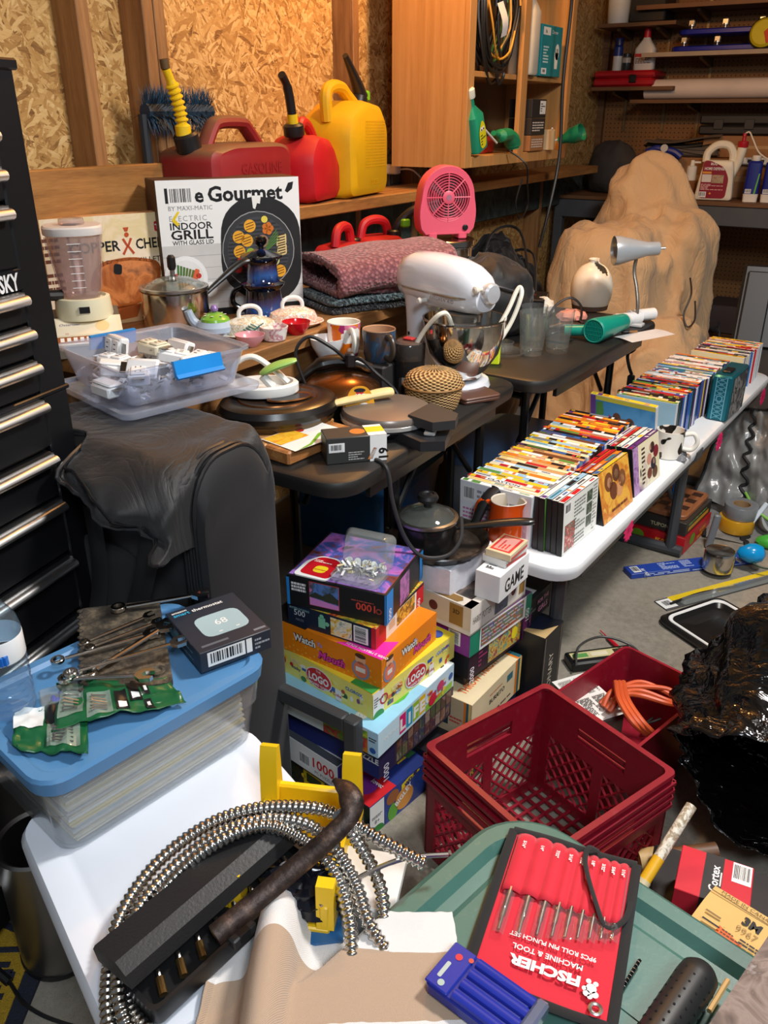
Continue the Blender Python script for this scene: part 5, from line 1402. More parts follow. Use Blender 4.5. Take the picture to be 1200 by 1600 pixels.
mb.add(vs,fs,CV); o = mb.build('vase_body',t); md = o.modifiers.new('t','SOLIDIFY'); md.thickness = .005; md.offset = -1
mb = MB(); mb.lathe([(.058,0),(.063,.002),(.066,.018),(.06,.02)],C(88,66,52,.5),36); mb.build('foot_band',t,'brown unglazed foot band')
# desk lamp with goose neck
t = thing('desk_lamp','silver gooseneck clip lamp at the far end of black table','lamp',at(992,506,TZ) + Vector((.01,-.03,0)),0)
t.scale = (.9,.9,.93)
mb = MB(); mb.tube(smooth_path([(0,0,.012),(.0,.0,.07),(-.015,.01,.13),(-.035,.02,.19),(-.03,.02,.25)],7),.0065,C(150,140,128,.3,.7),10); mb.build('gooseneck',t)
mb = MB(); mb.box(-.03,.03,-.025,.02,0,.012,C(190,190,188,.4),.003); mb.build('clip_base',t)
mb = MB(); d_ = Vector((-.848,-.53,-.05)).normalized()
mb.M = Matrix.Translation((-.028,.02,.262)) @ d_.to_track_quat('Z','Y').to_matrix().to_4x4()
mb.lathe([(.0,-.075),(.021,-.074),(.023,-.07),(.024,-.03),(.034,.01),(.044,.05),(.05,.075),(.05,.09),(.047,.09),(.046,.075),(.03,.01),(.02,-.03),(0,-.06)],C(170,176,182,.3,.3,.04),36); sh = mb.build('shade',t)
mb = MB(); mb.M = Matrix.Translation((-.028,.02,.262)) @ d_.to_track_quat('Z','Y').to_matrix().to_4x4(); mb.lathe([(.006,-.096),(.006,-.07)],CHROME,10); mb.build('switch',sh)
# hair dryer
TEAL = C(12,138,120,.3,0,.05)
t = thing('hair_dryer','teal hair dryer with dark grille on the far black table','hair dryer',at(935,535,TZ) + Vector((0,-.02,.036)),0)
d_ = (at(905,515,TZ) - at(985,490,TZ)); d_.z = 0; d_.normalize()
MD = d_.to_track_quat('Z','Y').to_matrix().to_4x4()
mb = MB(); mb.M = Matrix.Translation((0,.06,.002)) @ MD; mb.lathe([(.022,-.13),(.026,-.12),(.03,-.06),(.035,0),(.038,.04),(.038,.06),(.034,.064),(.031,.062)],TEAL,32,True,False); b_ = mb.build('barrel',t)
mb = MB(); mb.M = Matrix.Translation((0,.06,.002)) @ MD
mb.lathe([(.031,.06),(.0,.06)],C(14,30,30,.5),28,cap0=False)
for k in range(-5,6):
 x = k * .0055; s = math.sqrt(max(1e-6,.03 ** 2 - x * x)); mb.box(x - .001,x + .001,-s,s,.06,.0635,TEAL)
for k in (-.012,.0,.012): s = math.sqrt(.03 ** 2 - k * k); mb.box(-s,s,k - .001,k + .001,.06,.0635,TEAL)
mb.build('intake_grille',b_)
mb = MB(); mb.M = Matrix.Translation((0,.06,.002)) @ MD; mb.lathe([(.0265,-.118),(.023,-.132),(.02,-.14),(.017,-.138)],C(226,224,220,.35),24); mb.build('nozzle',b_,'white nozzle')
mb = MB(); mb.tube(smooth_path([(-.01,.05,.0),(-.05,.03,-.006),(-.11,.02,-.012)],5),.017,TEAL,14); h_ = mb.build('handle',t)
mb = MB(); mb.box(.012,.03,.1,.118,.004,.02,C(200,40,40,.4),.003); mb.M = Matrix(); mb.build('switch',t,'red switch')
mb = MB(); mb.tube(smooth_path([(-.11,.02,-.012),(-.15,.0,-.025),(-.14,-.05,-.031),(-.09,-.055,-.031),(-.07,-.02,-.028)],6),.004,INK,6); mb.build('power_cord',t)
# white rollers and papers under the lamp
for k in range(2):
 p = at(975 + 22 * k,512 - 6 * k,TZ) + Vector((.0,.02,.026))
 mb = MB(); dd = Vector((.55,.83,0)); mb.tube([tuple(-dd * .05),tuple(dd * .055)],.02,C(230,230,230,.3),18)
 solo(mb,'plastic_tube',('nearer' if k == 0 else 'farther') + ' of two white tubes beside the hair dryer','tube',p)
mb = MB(); mb.grid(lambda u,v: (u * .08,v * .2,.0015 + .002 * math.sin(u * 4)),6,6,C(206,206,208,.3)); solo(mb,'clear_sleeve','thin pale plastic sleeve lying under the white tubes','sleeve',at(958,535,TZ) + Vector((-.02,.06,.001)),-25)
mb = MB(); mb.tube([(0,0,0),(.02,.02,0)],.004,C(190,140,90,.3,.6),8); mb.tube([(-.02,-.012,0),(0,0,0)],.006,INK,8); solo(mb,'small_plug','small audio plug at the edge of far black table','plug',at(985,522,TZ) + Vector((-.005,0,.0065)))
# pink comb, paper puff, brush
mb = MB(); lump(mb,(0,0,.014),(.05,.03,.022),C(226,150,132,.6),3,10,.2); solo(mb,'pink_cloth','folded salmon pink cloth behind the tumblers','cloth',at(898,503,TZ) + Vector((-.02,.02,0)),20)
mb = MB(); mb.tube(smooth_path([(-.06,0,0),(0,0,.004),(.07,0,0)],5),[.008] * 3 + [.014] * 5 + [.01] * 3,C(56,40,30,.4,0,.3,60),12); solo(mb,'hair_brush','dark brown brush lying before the pink cloth','brush',at(900,520,TZ) + Vector((-.03,.0,.014)),30)
mb = MB(); lump(mb,(0,0,.025),(.04,.035,.035),C(220,214,204,.7),6,10,.3); solo(mb,'crumpled_paper','crumpled white paper wad left of the cream bottle','paper',at(862,500,TZ) + Vector((-.06,.06,0)))
mb = MB(); mb.tube(smooth_path([(0,0,.005),(0.02,.02,.05),(.06,.05,.075),(.1,.05,.05),(.11,.03,.006)],6),.004,INK,6); mb.tube([(.11,.03,.006),(.13,.0,.005)],.004,INK,6); solo(mb,'black_cable','black cable arching over the pink cloth','cable',at(862,505,TZ) + Vector((-.03,.03,0)))
t = thing('black_carton','flat black carton with red lettering beside the cream bottle','box',(-1.27,2.72,TZ),15)
w,d,h = .2,.16,.06
mb = MB(); mb.box(0,w,0,d,0,h,C(22,20,20,.4),.003); mb.on('top',w,d,h); mb.lines(.3,.5,.8,.6,1,C(180,40,30),1,2); mb.build('carton',t)
# cord bundle hanging off the table end
mb = MB()
q = random.Random(4)
mb.tube(smooth_path([(.0,0,0),(.012,0,-.03),(.018,.01,-.06),(-.01,0,-.075),(-.02,0,-.04),(0,0,-.01),(.015,0,-.045),(.0,.0,-.08),(.01,0,-.12),(.02,.01,-.15)],6),.006,INK,8)
mb.box(.01,.034,-.008,.012,-.19,-.15,INK,.004); mb.tube([(.016,0,-.19),(.016,0,-.205)],.002,STEEL,6); mb.tube([(.028,0,-.19),(.028,0,-.205)],.002,STEEL,6)
solo(mb,'hanging_cord','bundled black cord with plug hanging below the far black table end','cord',(-.8,2.9,.698))
# clear bag of dark clothes / black jacket behind the mixer
BCL = cloth_mat('black_nylon',((13,13,15),(24,24,27)),.2,300,.6)
t = thing('black_jacket','heap of folded black jacket behind the white mixer','jacket',(-1.16,2.48,.7405),30)
mb = MB(); lump(mb,(0,0,.1),(.15,.13,.14),BCL,4,30,.12,1.8); mb.build('cloth_heap',t)
mb = MB(); mb.tube(smooth_path([(-.1,-.1,.15),(0,-.13,.17),(.1,-.1,.14)],5),.004,C(60,60,64,.4),6); mb.build('zip',t)
mb = MB(); mb.box(-.05,.05,-.02,.02,0,.07,C(206,226,40,.4),.003); solo(mb,'small_carton','bright yellow-green carton behind the mixing bowl','box',(-1.0,2.13,TZ),20)
for k,(x,y,z,s,lab) in enumerate(((-1.67,3.9,0,.62,'big black duffel bag on the floor behind the tables beside the tan cover'),(-1.62,3.5,0,.75,'black bag heap below the oak cabinet near the pink fan'))):
 t = thing('black_bag',lab,'bag',(x,y,z),20 * k)
 hz = (.72,.85)[k]
 mb = MB(); lump(mb,(0,0,hz * .5),(.26 * s,.26 * s,hz * .55),BCL,11 + k,30,.12,1.9); mb.build('bag_body',t)
 mb = MB(); mb.tube(smooth_path([(-.05,-.2,hz * .8),(.0,-.12,hz * 1.08),(.12,-.1,hz * 1.1),(.18,-.18,hz * .85)],6),.012,BCL,8,flat=.4); mb.build('strap',t)
 if k == 0:
  mb = MB(); mb.M = Matrix.Translation((.22,-.02,hz * .92)); mb.lathe([(.015,0),(.015,.004)],C(160,160,164,.3),16); mb.build('badge',t)
# BLACK BAG AND CLEAR BIN
NYL = cloth_mat('black_ballistic_nylon',((8,9,12),(15,16,20)),.25,380,.62)
NYF = cloth_mat('black_nylon_lining',((20,20,21),(34,34,35)),.15,300,.5,.5)
t = thing('garment_bag','large black upright nylon travel bag carrying the clear bin of switches','bag',(-1.165,.985,0),1)
t.scale = (1.0,.78,1.042)
mb = MB()
lv = [(.02,.38,.25),(.04,.4,.27),(.4,.4,.275),(.7,.39,.27),(.8,.375,.262),(.828,.33,.22)]
mb.loft([[(x,y + .012 * math.sin(x * 9 + z * 4),z) for x,y in rrect(w,d,.05,5)] for z,w,d in lv],NYL); mb.build('main_body',t)
# rounded padded side compartment on the right with piping
def arch(w,h,z0,n=8): return [(-w,z0)] + [(w,z0)] + [(w * math.cos(a) if 0 else w - .1 + .1 * math.cos(a),h - .1 + .1 * math.sin(a)) for a in [i * math.pi / 2 / n for i in range(n + 1)]] + [(-w + .1 - .1 * math.sin(a),h - .1 + .1 * math.cos(a)) for a in [i * math.pi / 2 / n for i in range(n + 1)]]
mb = MB()
def side(y,s): return [(y,p[0] * s,.02 + (p[1] - .02) * s) for p in arch(.125,.825,.02)]
mb.loft([side(.2,1),side(.235,1),side(.25,.97),side(.253,.9)],NYL); mb.build('side_pocket',t)
for y in (.204,.218,.232):
 mb = MB(); mb.tube([(y,p[1] * 1.012,p[2] * 1.004) for p in side(y,1)],.004,C(30,30,32,.4),6,closed=True); mb.build('piping',t)
# front pocket, handle band
mb = MB(); mb.loft([[(x,y,z) for x,z in rrect(.3 * k,.5 * k,.06,5,-.03,.4)] for y,k in ((-.13,1),(-.148,1),(-.153,.96))],NYL); mb.build('front_pocket',t)
mb = MB(); mb.grid(lambda u,v: (-.04 + .055 * u,-.157,.36 + .09 * v),4,8,pic(((24,25,28),(44,45,48),(18,18,20)),160,2)); mb.build('mesh_panel',t)
def strap(pts,w,name,par,label=None,m=None):
 mb = MB(); mb.tube(smooth_path(pts,8),w,m or C(18,19,22,.6,0,.15,60),8,flat=.16,up=(0,-1,.2)); return mb.build(name,par,label)
strap([(-.16,-.15,.72),(-.155,-.19,.6),(-.13,-.215,.5),(-.06,-.225,.465),(0,-.2,.5),(.015,-.17,.6),(.01,-.16,.72)],.018,'carry_handle',t)
strap([(.165,-.165,.745),(.16,-.19,.66),(.13,-.22,.55),(.08,-.235,.44),(.0,-.22,.36),(-.07,-.19,.33)],.024,'shoulder_strap',t)
strap([(-.07,-.19,.33),(-.14,-.19,.42),(-.185,-.17,.55),(-.2,-.15,.72),(-.195,-.14,.8)],.017,'shoulder_strap',t)
mb = MB(); mb.tube(smooth_path([(.15,-.165,.79),(.165,-.172,.77),(.167,-.175,.735),(.15,-.17,.735),(.148,-.165,.77)],4),.004,C(40,40,42,.25,.9),8,closed=True); mb.box(.157,.167,-.178,-.172,.755,.79,C(120,30,30,.4)); mb.build('swivel_hook',t)
mb = MB(); mb.tube([(.13,-.17,.728),(.185,-.175,.728),(.185,-.178,.71),(.13,-.173,.71)],.003,C(46,46,48,.25,.9),6,closed=True); mb.build('d_ring',t)
# floppy top flap with piping
X = drape(46,34,.62,.4,Matrix.Translation((-1.165,.99,.874)) @ frame_rot(2),[('box',(-1.165,.99,.4),(.228,.128,.466),R(1)),('box',(-1.366,.51,.72),(.25,.355,.74),R(11))],70,0,[j * 46 + i for j in range(8,26) for i in range(14,32)],.0012,.5,seed=3)
for j in range(34):
 for i in range(46):
  p = Vector(X[j,i]); k = noise.fractal(Vector((p.x * 8,p.y * 5,p.z * 9)),1,2,3); X[j,i] += np.array([.006,-.018 * (p.z < .865),.012 * (p.z < .868)]) * k
  g_ = max(0,.862 - X[j,i,2])
  if p.y < .9 and p.x > -1.2: X[j,i,1] -= min(.05,g_ * .7) * (1 + .5 * math.sin(p.x * 34 + 3 * k)); X[j,i,2] += g_ * .25 * (1 + math.sin(p.x * 21))
c11,s11 = math.cos(R(11)),math.sin(R(11))
for p in X.reshape(-1,3):
 a,b = p[0] + 1.2,p[1] - .888; lx,ly = a * c11 + b * s11,-a * s11 + b * c11
 if lx < .03 and ly < .012 and p[2] < 1:
  if ly > -.05: ly = .012
  else: lx = .03
  p[0],p[1] = -1.2 + lx * c11 - ly * s11,.888 + lx * s11 + ly * c11
for p in X.reshape(-1,3):
 lo = .74 + .016 * math.sin(p[0] * 30) + .02 * noise.noise(Vector((p[0] * 9,p[1] * 9,2)))
 if p[2] < lo: p[2] = lo - .12 * (lo - p[2])
X = X - np.array([-1.165,.985,0]); cs,sn = math.cos(R(-1)),math.sin(R(-1))
X = np.stack([X[...,0] * cs - X[...,1] * sn,X[...,0] * sn + X[...,1] * cs,X[...,2]],-1) / np.array([1.0,.78,1.042])
sheet_obj(X,NYF,'top_flap',.004,1,t)
rim = [X[0,i] for i in range(X.shape[1])]
mb = MB(); mb.tube([tuple(p) for p in rim],.004,C(44,44,46,.35),6); mb.build('flap_piping',t)
mb = MB(); mb.tube([tuple(X[3,i] + np.array([0,-.002,.004])) for i in range(2,X.shape[1] - 2)],.003,C(36,36,38,.3,.5),6); mb.build('zip',t)
# clear bin of switch plates standing in its own lid
FROST = clear('frosted_polypropylene',(236,240,250),.17,.2,1.25)
BLUEP = C(20,130,206,.35)
oz = .8835
o0 = at(197,660,oz)
t = thing('clear_storage_bin','shallow clear plastic bin with blue latches full of electrical switches, on the black bag','storage bin',o0,-14)
binM = t.matrix_world @ Matrix.Scale(.93,4); t.matrix_world = binM
mb = MB()
W_,D_ = .325,.325
# local: corner nearest the camera at (0,0); x to the left is negative
cx,cy = -W_ / 2,D_ / 2
mb.stack(rrect,[(0,W_,D_,.025,5,cx,cy),(.006,W_ + .004,D_ + .004,.025,5,cx,cy),(.012,W_ + .002,D_ + .002,.024,5,cx,cy),(.012,W_ - .02,D_ - .02,.02,5,cx,cy),(.006,W_ - .03,D_ - .03,.02,5,cx,cy)],FROST); mb.build('lid_tray',t)
mb = MB()
mb.stack(rrect,[(.0125,.245,.245,.02,5,cx,cy),(.016,.25,.25,.02,5,cx,cy),(.085,.285,.285,.022,5,cx,cy),(.087,.305,.305,.026,5,cx,cy),(.093,.306,.306,.026,5,cx,cy),(.093,.3,.3,.024,5,cx,cy),(.088,.28,.28,.02,5,cx,cy),(.018,.245,.245,.018,5,cx,cy)],FROST); mb.build('bin_body',t)
for sx,x in ((1,cx + .153),(-1,cx - .153)):
 mb = MB(); mb.M = Matrix.Translation((x,cy + .01 * sx,.078)); mb.loft([[(a * sx,y,c) for a,c in ((-.004,.016),(.006,.018),(.013,-.008),(.02,-.014),(.017,-.018),(.004,-.014),(.0,.008))][::sx] for y in (-.055,.055)],BLUEP); mb.build('latch',t,'bright blue latch')
SW = C(236,236,236,.3,0,.03); SWI = C(222,214,190,.35)
def switch(name,label,loc,rz,rx,ry,kind):
 q = thing(name,label,'switch' if 'switch' in name else 'socket',(0,0,0),0,'electrical parts in the clear bin')
 q.matrix_world = binM @ Matrix.Translation((loc[0],loc[1],loc[2] + (.028 if loc[1] > .06 and loc[2] > .0185 else 0))) @ frame_rot(rz,rx,ry)
 mb = MB(); mb.box(-.032,.032,-.021,.021,0,.022,SWI if kind == 2 else SW,.003); mb.build('switch_body',q)
 mb = MB()
 if kind == 0: mb.box(-.034,.034,-.0165,.0165,.022,.028,SW,.003)
 else:
  for x in (-.016,.016):
   mb.box(x - .014,x + .014,-.015,.015,.022,.026,SWI if kind == 2 else SW,.003)
   for y in (-.005,.005): mb.box(x - .006,x + .002,y - .001,y + .001,.0262,.0266,INK)
 mb.build('face',q)
 for x in (-.05,.033):
  mb = MB(); mb.box(x,x + .017,-.012,.012,.018,.0195,STEEL); mb.build('mounting_ear',q)
spots = [(-.22,.1,.019,20,0,0,1),(-.16,.07,.019,60,0,10,0),(-.24,.2,.019,-12,0,0,0),(-.17,.17,.045,8,0,0,2),(-.1,.11,.03,35,55,0,0),(-.06,.2,.03,80,50,0,0),(-.1,.25,.019,15,10,0,1),(-.19,.255,.03,5,62,0,0),(-.13,.19,.03,50,0,12,1),(-.255,.14,.05,0,80,0,1),(-.07,.075,.022,-30,0,0,1),(-.12,.03,.022,5,0,0,0)]
labs = ['white socket lying flat at left of the clear bin','white rocker switch near the front wall of the clear bin','long white plate at the back left of the clear bin','ivory socket pair topmost in the heap of the clear bin','white rocker tilted towards the blue latch in the clear bin','white rocker propped at the right wall of the clear bin','white socket at the far corner of the clear bin','white plate leaning on the far wall of the clear bin','white socket in the middle of the heap in the clear bin','white socket seen through the left wall of the clear bin','white socket in the nearest corner of the clear bin','white rocker lying behind the clear front wall of the bin']
for sp,lb in zip(spots,labs): switch('light_switch' if sp[6] == 0 else 'wall_socket',lb,sp[:3],sp[3],sp[4],sp[5],sp[6])
mb = MB(); q = random.Random(2)
for k in range(170):
 x,y = q.uniform(-.27,-.04),q.uniform(.045,.27)
 mb.M = Matrix.Translation((x,y,.022 + q.uniform(0,.034))) @ frame_rot(q.uniform(0,360),q.uniform(-40,40),q.uniform(-40,40))
 s = q.uniform(.004,.012); mb.box(-s,s,-s * .5,s * .5,0,s * .4,(SW,SWI,STEEL,INK,SW)[k % 5],.0008)
o = mb.build('loose_screws_and_clips'); o['kind'] = 'stuff'; tag(o,'loose screws, clips and small fittings at the bottom of the clear bin','hardware'); o.matrix_world = binM
# TAN DUST COVER
TAN = cloth_mat('tan_canvas_cover',((194,160,120),(216,182,140)),.2,260,.9,1.0)
sol = [('box',(-1.27,3.96,.4),(.225,.19,.5),R(4)),('ell',(-1.22,4.42,.1),(.36,.3,1.1),0),('box',(-1.06,4.3,.3),(.2,.2,.62),R(10)),('ell',(-.92,3.9,.0),(.3,.35,.55),0)]
X = drape(110,110,1.8,1.75,Matrix.Translation((-1.15,4.05,1.25)) @ frame_rot(12),sol,190,.005,None,.0018,.12,.8,5)
gy_,gx_ = np.gradient(X,axis=(0,1)); Nn = np.cross(gx_,gy_); Nn /= np.linalg.norm(Nn,axis=2,keepdims=True) + 1e-9; Nn *= np.sign(Nn[...,2:3] + .3)
for j in range(110):
 for i in range(110):
  p = Vector(X[j,i]); w_ = noise.noise(p * 2.5) * .12
  r1 = (1 - abs(noise.noise(Vector(((p.x + w_) * 8,(p.y - w_) * 8,p.z * .6))))) ** 4; r2 = (1 - abs(noise.noise(Vector((p.x * 9 + p.z * 5,p.y * 9 + w_ * 8,p.z * 1.5 + 7))))) ** 3
  X[j,i] += Nn[j,i] * (.06 * r1 + .03 * r2 - .03) * min(1,.25 + p.z * 1.5)
X[...,0] = np.clip(X[...,0],-1.52,-.76); X[...,2] = np.maximum(X[...,2],.006)
o = sheet_obj(X,TAN,'dust_cover',.004,1); tag(o,'tan canvas dust cover draped over furniture in the back corner','cover')
mb = MB(); mb.tube(smooth_path([(-.86,3.97,.72),(-.83,3.9,.66),(-.84,3.86,.58),(-.815,3.85,.53),(-.79,3.86,.56),(-.805,3.88,.64)],6),.004,C(40,32,24),6); solo(mb,'draw_cord','dark draw cord hanging on the tan cover','cord')
# DISC CASES ON THE WHITE TABLE
DT = .4555
ORD = ['first','second','third','fourth','fifth','sixth','seventh','eighth','ninth','tenth','eleventh','twelfth','thirteenth','fourteenth','fifteenth','sixteenth','seventeenth','eighteenth','nineteenth','twentieth']
ORD += ['twenty-' + o for o in ORD[:9]] + ['thirtieth'] + ['thirty-' + o for o in ORD[:9]] + ['fortieth']
PAL = {'white': (230,230,228),'red': (186,28,36),'yellow': (232,190,40),'black': (28,27,28),'tan': (196,150,98),'orange': (222,118,36),'cream': (232,214,170),'blue': (52,96,160),'pale blue': (150,190,216),'brown': (110,64,36),'teal': (40,120,140),'purple': (96,50,120),'green': (92,140,60),'grey': (120,122,126)}
CASE = {'black': C(26,27,29,.35),'white': C(206,208,212,.4),'blue': C(40,80,160,.3)}
# captions that can be read on the spines
def disc_case(label,group,M,col,seed,w=.19,h=.135,th=.0142,cover=None,shell='black',word=None):
 """standing on its long edge: spine on top, cover on the local -y side"""
 q = random.Random(seed)
 mb = MB(); sh = CASE[shell]
 mb.box(0,w,0,th,0,h,sh,.001)
 c1 = C(*PAL[col],.35)
 mb.face((0,0,h),(1,0,0),(0,1,0),w,th)
 mb.rect(.005,.02,.995,.98,c1,1)
 names = list(PAL)
 x = .03
 while x < .9:
  L = q.choice((.04,.07,.12,.2,.3)); L = min(L,.94 - x)
  cc = C(*PAL[q.choice(names if q.random() < .5 else ['white','black','yellow','red'])],.35)
  r_ = q.random()
  if r_ < .35: mb.rect(x,.1,x + L,.9,cc,2)
  elif r_ < .85:
   p = x
   while p < x + L:
    g = q.uniform(.008,.018); mb.rect(p,.3,p + g,.75,cc,2); p += g + .006
  x += L + q.uniform(.02,.1)
 if word: mb.rect(.25,.05,.75,.95,C(*PAL[word[1]],.35),3); mb.text(word[0],.5,.22,.008,C(*PAL[word[2]],.4),4,bold=.03,width=.085)
 mb.face((0,0,0),(1,0,0),(0,0,1),w,h)
 if cover: cover(mb,w,h)
 else: mb.rect(.01,.01,.99,.99,C(*PAL[q.choice(names)],.3),1)
 mb.face((w,th,0),(-1,0,0),(0,0,1),w,h); mb.rect(.01,.01,.99,.99,C(*PAL[q.choice(names)],.3),1)
 o = mb.build('disc_case',smooth=0)
 o.matrix_world = M
 return tag(o,label,'disc case',group)
def row(xr,y0,n,rz,cols,rowname,group,seed,lean=4,pitch=.0152,jit=.006,words={},firstcover=None,shell=None,w=.19):
 q = random.Random(seed)
 for i in range(n):
  c = cols[i % len(cols)] if i < len(cols) else q.choice(cols)
  M = Matrix.Translation((xr - w + q.uniform(-jit,jit) + (i * pitch) * math.tan(R(-rz)) * 0 - i * pitch * math.sin(R(rz)),y0 + i * pitch,DT)) @ frame_rot(rz,lean)
  disc_case('%s-spined disc case, %s from near end of %s' % (c,ORD[i],rowname),group,M,c,seed * 100 + i,cover=firstcover if i == 0 else None,shell=(shell or q.choice(('black','black','black','white','blue'))) if i else 'white',word=words.get(i),w=w)
def cov_white(mb,w,h):
 mb.rect(.01,.01,.99,.99,C(226,226,232,.3),1); mb.barcode(.05,.62,.22,.92,2,8)
 mb.lines(.25,.5,.9,.9,4,C(150,150,160),2,3); mb.rect(.45,.5,.5,.72,C(226,80,140),2); mb.lines(.05,.1,.4,.5,5,C(200,120,170),2,4); mb.rect(.55,.15,.95,.5,pic(((226,226,230),(200,180,200),(180,150,170)),40,5),2)
row(-.625,1.664,40,-3,['white','cream','red','white','yellow','pale blue','white','yellow','cream','white','tan','cream','tan','orange','cream','tan','brown','tan','black','cream','pale blue','yellow','pale blue','yellow','white','brown','blue','black','red','orange','white','black','orange','yellow','red','orange','orange','black','orange','black'],
 'the long left row','disc cases in the long left row',1,3,.0161,words={2: ('CLAYTON','white','black')},firstcover=cov_white)
# right-hand short stacks, cases parallel to the table edge, covers facing the aisle
def side_stack(x,y,n,lean,cols,names,group,seed,cover,w=.19,h=.135):
 for i in range(n):
  M = Matrix.Translation((x - i * .0152,y + .003 * (i % 3),DT)) @ Matrix.Rotation(R(90 - 3.2 - 2),4,'Z') @ Matrix.Rotation(R(-lean),4,'X') @ Matrix.Translation((0,0,0))
  disc_case(names % (cols[i % len(cols)],ORD[i]),group,M,cols[i % len(cols)],seed * 100 + i,cover=cover if i == 0 else None,shell='black',w=w,h=h)
def cov_bw(mb,w,h):
 mb.rect(.01,.01,.99,.99,C(226,228,222,.35),1); mb.barcode(.05,.74,.2,.95,2,5)
 mb.lines(.3,.05,.62,.9,13,C(120,124,118),2,5)
 for k in range(3): mb.rect(.66,.2 + .24 * k,.82,.41 + .24 * k,pic(((24,34,26),(60,80,66),(120,130,110)),60,k),2)
 mb.rect(.06,.04,.34,.55,pic(((226,214,206),(190,60,50),(70,90,70),(230,226,220)),50,3),2); mb.lines(.84,.05,.96,.95,14,C(150,150,146),2,6)
def cov_or(mb,w,h):
 mb.rect(.01,.01,.99,.99,pic(((226,150,40),(236,180,70),(200,110,36),(240,190,90)),16,1),1)
 for x,y,r_,c in ((.3,.72,.13,(120,70,40)),(.55,.8,.12,(96,56,36)),(.72,.62,.12,(130,80,46)),(.42,.5,.12,(110,60,36)),(.6,.45,.1,(214,150,100)),(.32,.7,.07,(220,160,116)),(.56,.77,.065,(222,166,124)),(.72,.6,.065,(216,156,110))): mb.disc(x,y,r_,C(*c,.35),2,r_ * 1.4)
 mb.lines(.3,.1,.8,.2,1,C(110,50,20),3,2)
def cov_pu(mb,w,h):
 mb.rect(.01,.01,.99,.99,pic(((232,220,170),(240,230,200),(110,50,130)),7,2),1)
 mb.rect(.01,.01,.2,.99,pic(((110,40,130),(190,150,200),(90,30,110)),30,5),2)
 for x,y,r_,c in ((.72,.75,.09,(60,30,34)),(.6,.55,.09,(214,150,130)),(.75,.4,.1,(40,34,60)),(.6,.25,.09,(120,60,50)),(.8,.2,.1,(90,60,40)),(.86,.62,.1,(130,30,44)),(.66,.78,.05,(226,180,150)),(.78,.44,.05,(226,180,150))): mb.disc(x,y,r_,C(*c,.35),2,r_ * 1.3)
 mb.lines(.32,.1,.44,.9,9,C(70,50,40),3,4)
 mb.poly([(.26 * w,.3 * h),(.29 * w,.34 * h),(.28 * w,.5 * h),(.25 * w,.44 * h)],INK,3)
side_stack(-.55,1.655,5,3,['white','white','pale blue','white','white','red'],'%s-spined disc case, %s from the aisle in near right stack','disc cases in the near right stack',5,cov_bw)
side_stack(-.519,1.862,4,14,['yellow','orange','red','red','purple'],'%s-spined disc case, %s from the aisle in golden-cover stack','disc cases in the golden stack',6,cov_or)
side_stack(-.506,2.072,5,10,['purple','white','white','red','white','white'],'%s-spined disc case, %s from the aisle in purple-cover stack','disc cases in the purple stack',7,cov_pu)
def cov_pink(mb,w,h):
 mb.rect(.01,.01,.99,.99,pic(((60,130,206),(90,170,226),(70,150,210)),8,1),1)
 mb.rect(.01,.01,.09,.99,C(120,70,150),2); mb.rect(.09,.9,.99,.99,C(226,210,70),2)
 mb.poly([(.1 * w,.1 * h),(.4 * w,.2 * h),(.42 * w,.5 * h),(.3 * w,.62 * h),(.24 * w,.4 * h),(.1 * w,.3 * h)],C(196,40,130),2)
 mb.poly([(.4 * w,.1 * h),(.75 * w,.1 * h),(.72 * w,.4 * h),(.5 * w,.45 * h)],C(150,170,60),2); mb.disc(.62,.52,.07,C(120,60,40),3,.12); mb.disc(.62,.48,.045,C(224,170,130),4,.09)
 mb.disc(.42,.6,.06,C(110,60,40),3,.1); mb.text('Bratz',.84,.3,.02,C(196,30,60),3,bold=.03,rot=60); mb.poly([(.1 * w,.55 * h),(.22 * w,.6 * h),(.2 * w,.88 * h),(.1 * w,.86 * h)],C(90,150,70),3)
disc_case('tall blue and pink picture cover disc case facing the camera behind the long left row','disc cases in the middle row',Matrix.Translation((-.765,2.462,DT)) @ frame_rot(-9,12),'yellow',31,.215,.155,.015,cov_pink,'white')
row(-.53,2.535,38,-3,['green','cream','black','black','brown','red','blue','tan','black','orange','green','black','blue','brown','red','grey','orange','white','white','pale blue','white','white','blue','white','teal','pale blue','blue','yellow','white','red','white'],
 'the middle row','disc cases in the middle row',2,4,.0158)
row(-.455,3.2,17,-3,['yellow','black','grey','white','black','grey','white','black','red','white','red','yellow','white','orange','white','orange','yellow'],'the far row','disc cases in the far row',3,3,.0158,shell='white')
# teal tin case
t = thing('tin_case','teal metal tin case with embossed knot pattern standing on the white table','tin',(-.428,2.83,DT),86)
TLM = C(24,104,120,.28,.55,.06)
mb = MB(); mb.box(0,.2,-.0,.068,0,.155,TLM,.006); mb.build('tin_body',t)
mb = MB(); mb.face((0,.066,0),(0,-1,0),(0,0,1),.064,.155)
LT = C(110,176,196,.3,.4)
mb.rect(.22,.03,.27,.97,LT,1); mb.rect(.73,.03,.78,.97,LT,1)
for k in range(9):
 y = .06 + k * .1
 for a,b in (((.28,y),(.72,y + .1)),((.72,y),(.28,y + .1))): mb.poly([(a[0] * .064,a[1] * .155 - .001),(b[0] * .064,b[1] * .155 - .001),(b[0] * .064,b[1] * .155 + .001),(a[0] * .064,a[1] * .155 + .001)],LT,2)
 mb.ring2(.5,y + .05,.05,.075,LT,2)
mb.disc(.5,.5,.17,TLM,3); mb.ring2(.5,.5,.12,.17,LT,4); mb.build('embossed_panel',t)
mb = MB(); mb.box(.04,.1,.02,.05,.155,.162,INK,.004); mb.build('carry_grip',t)
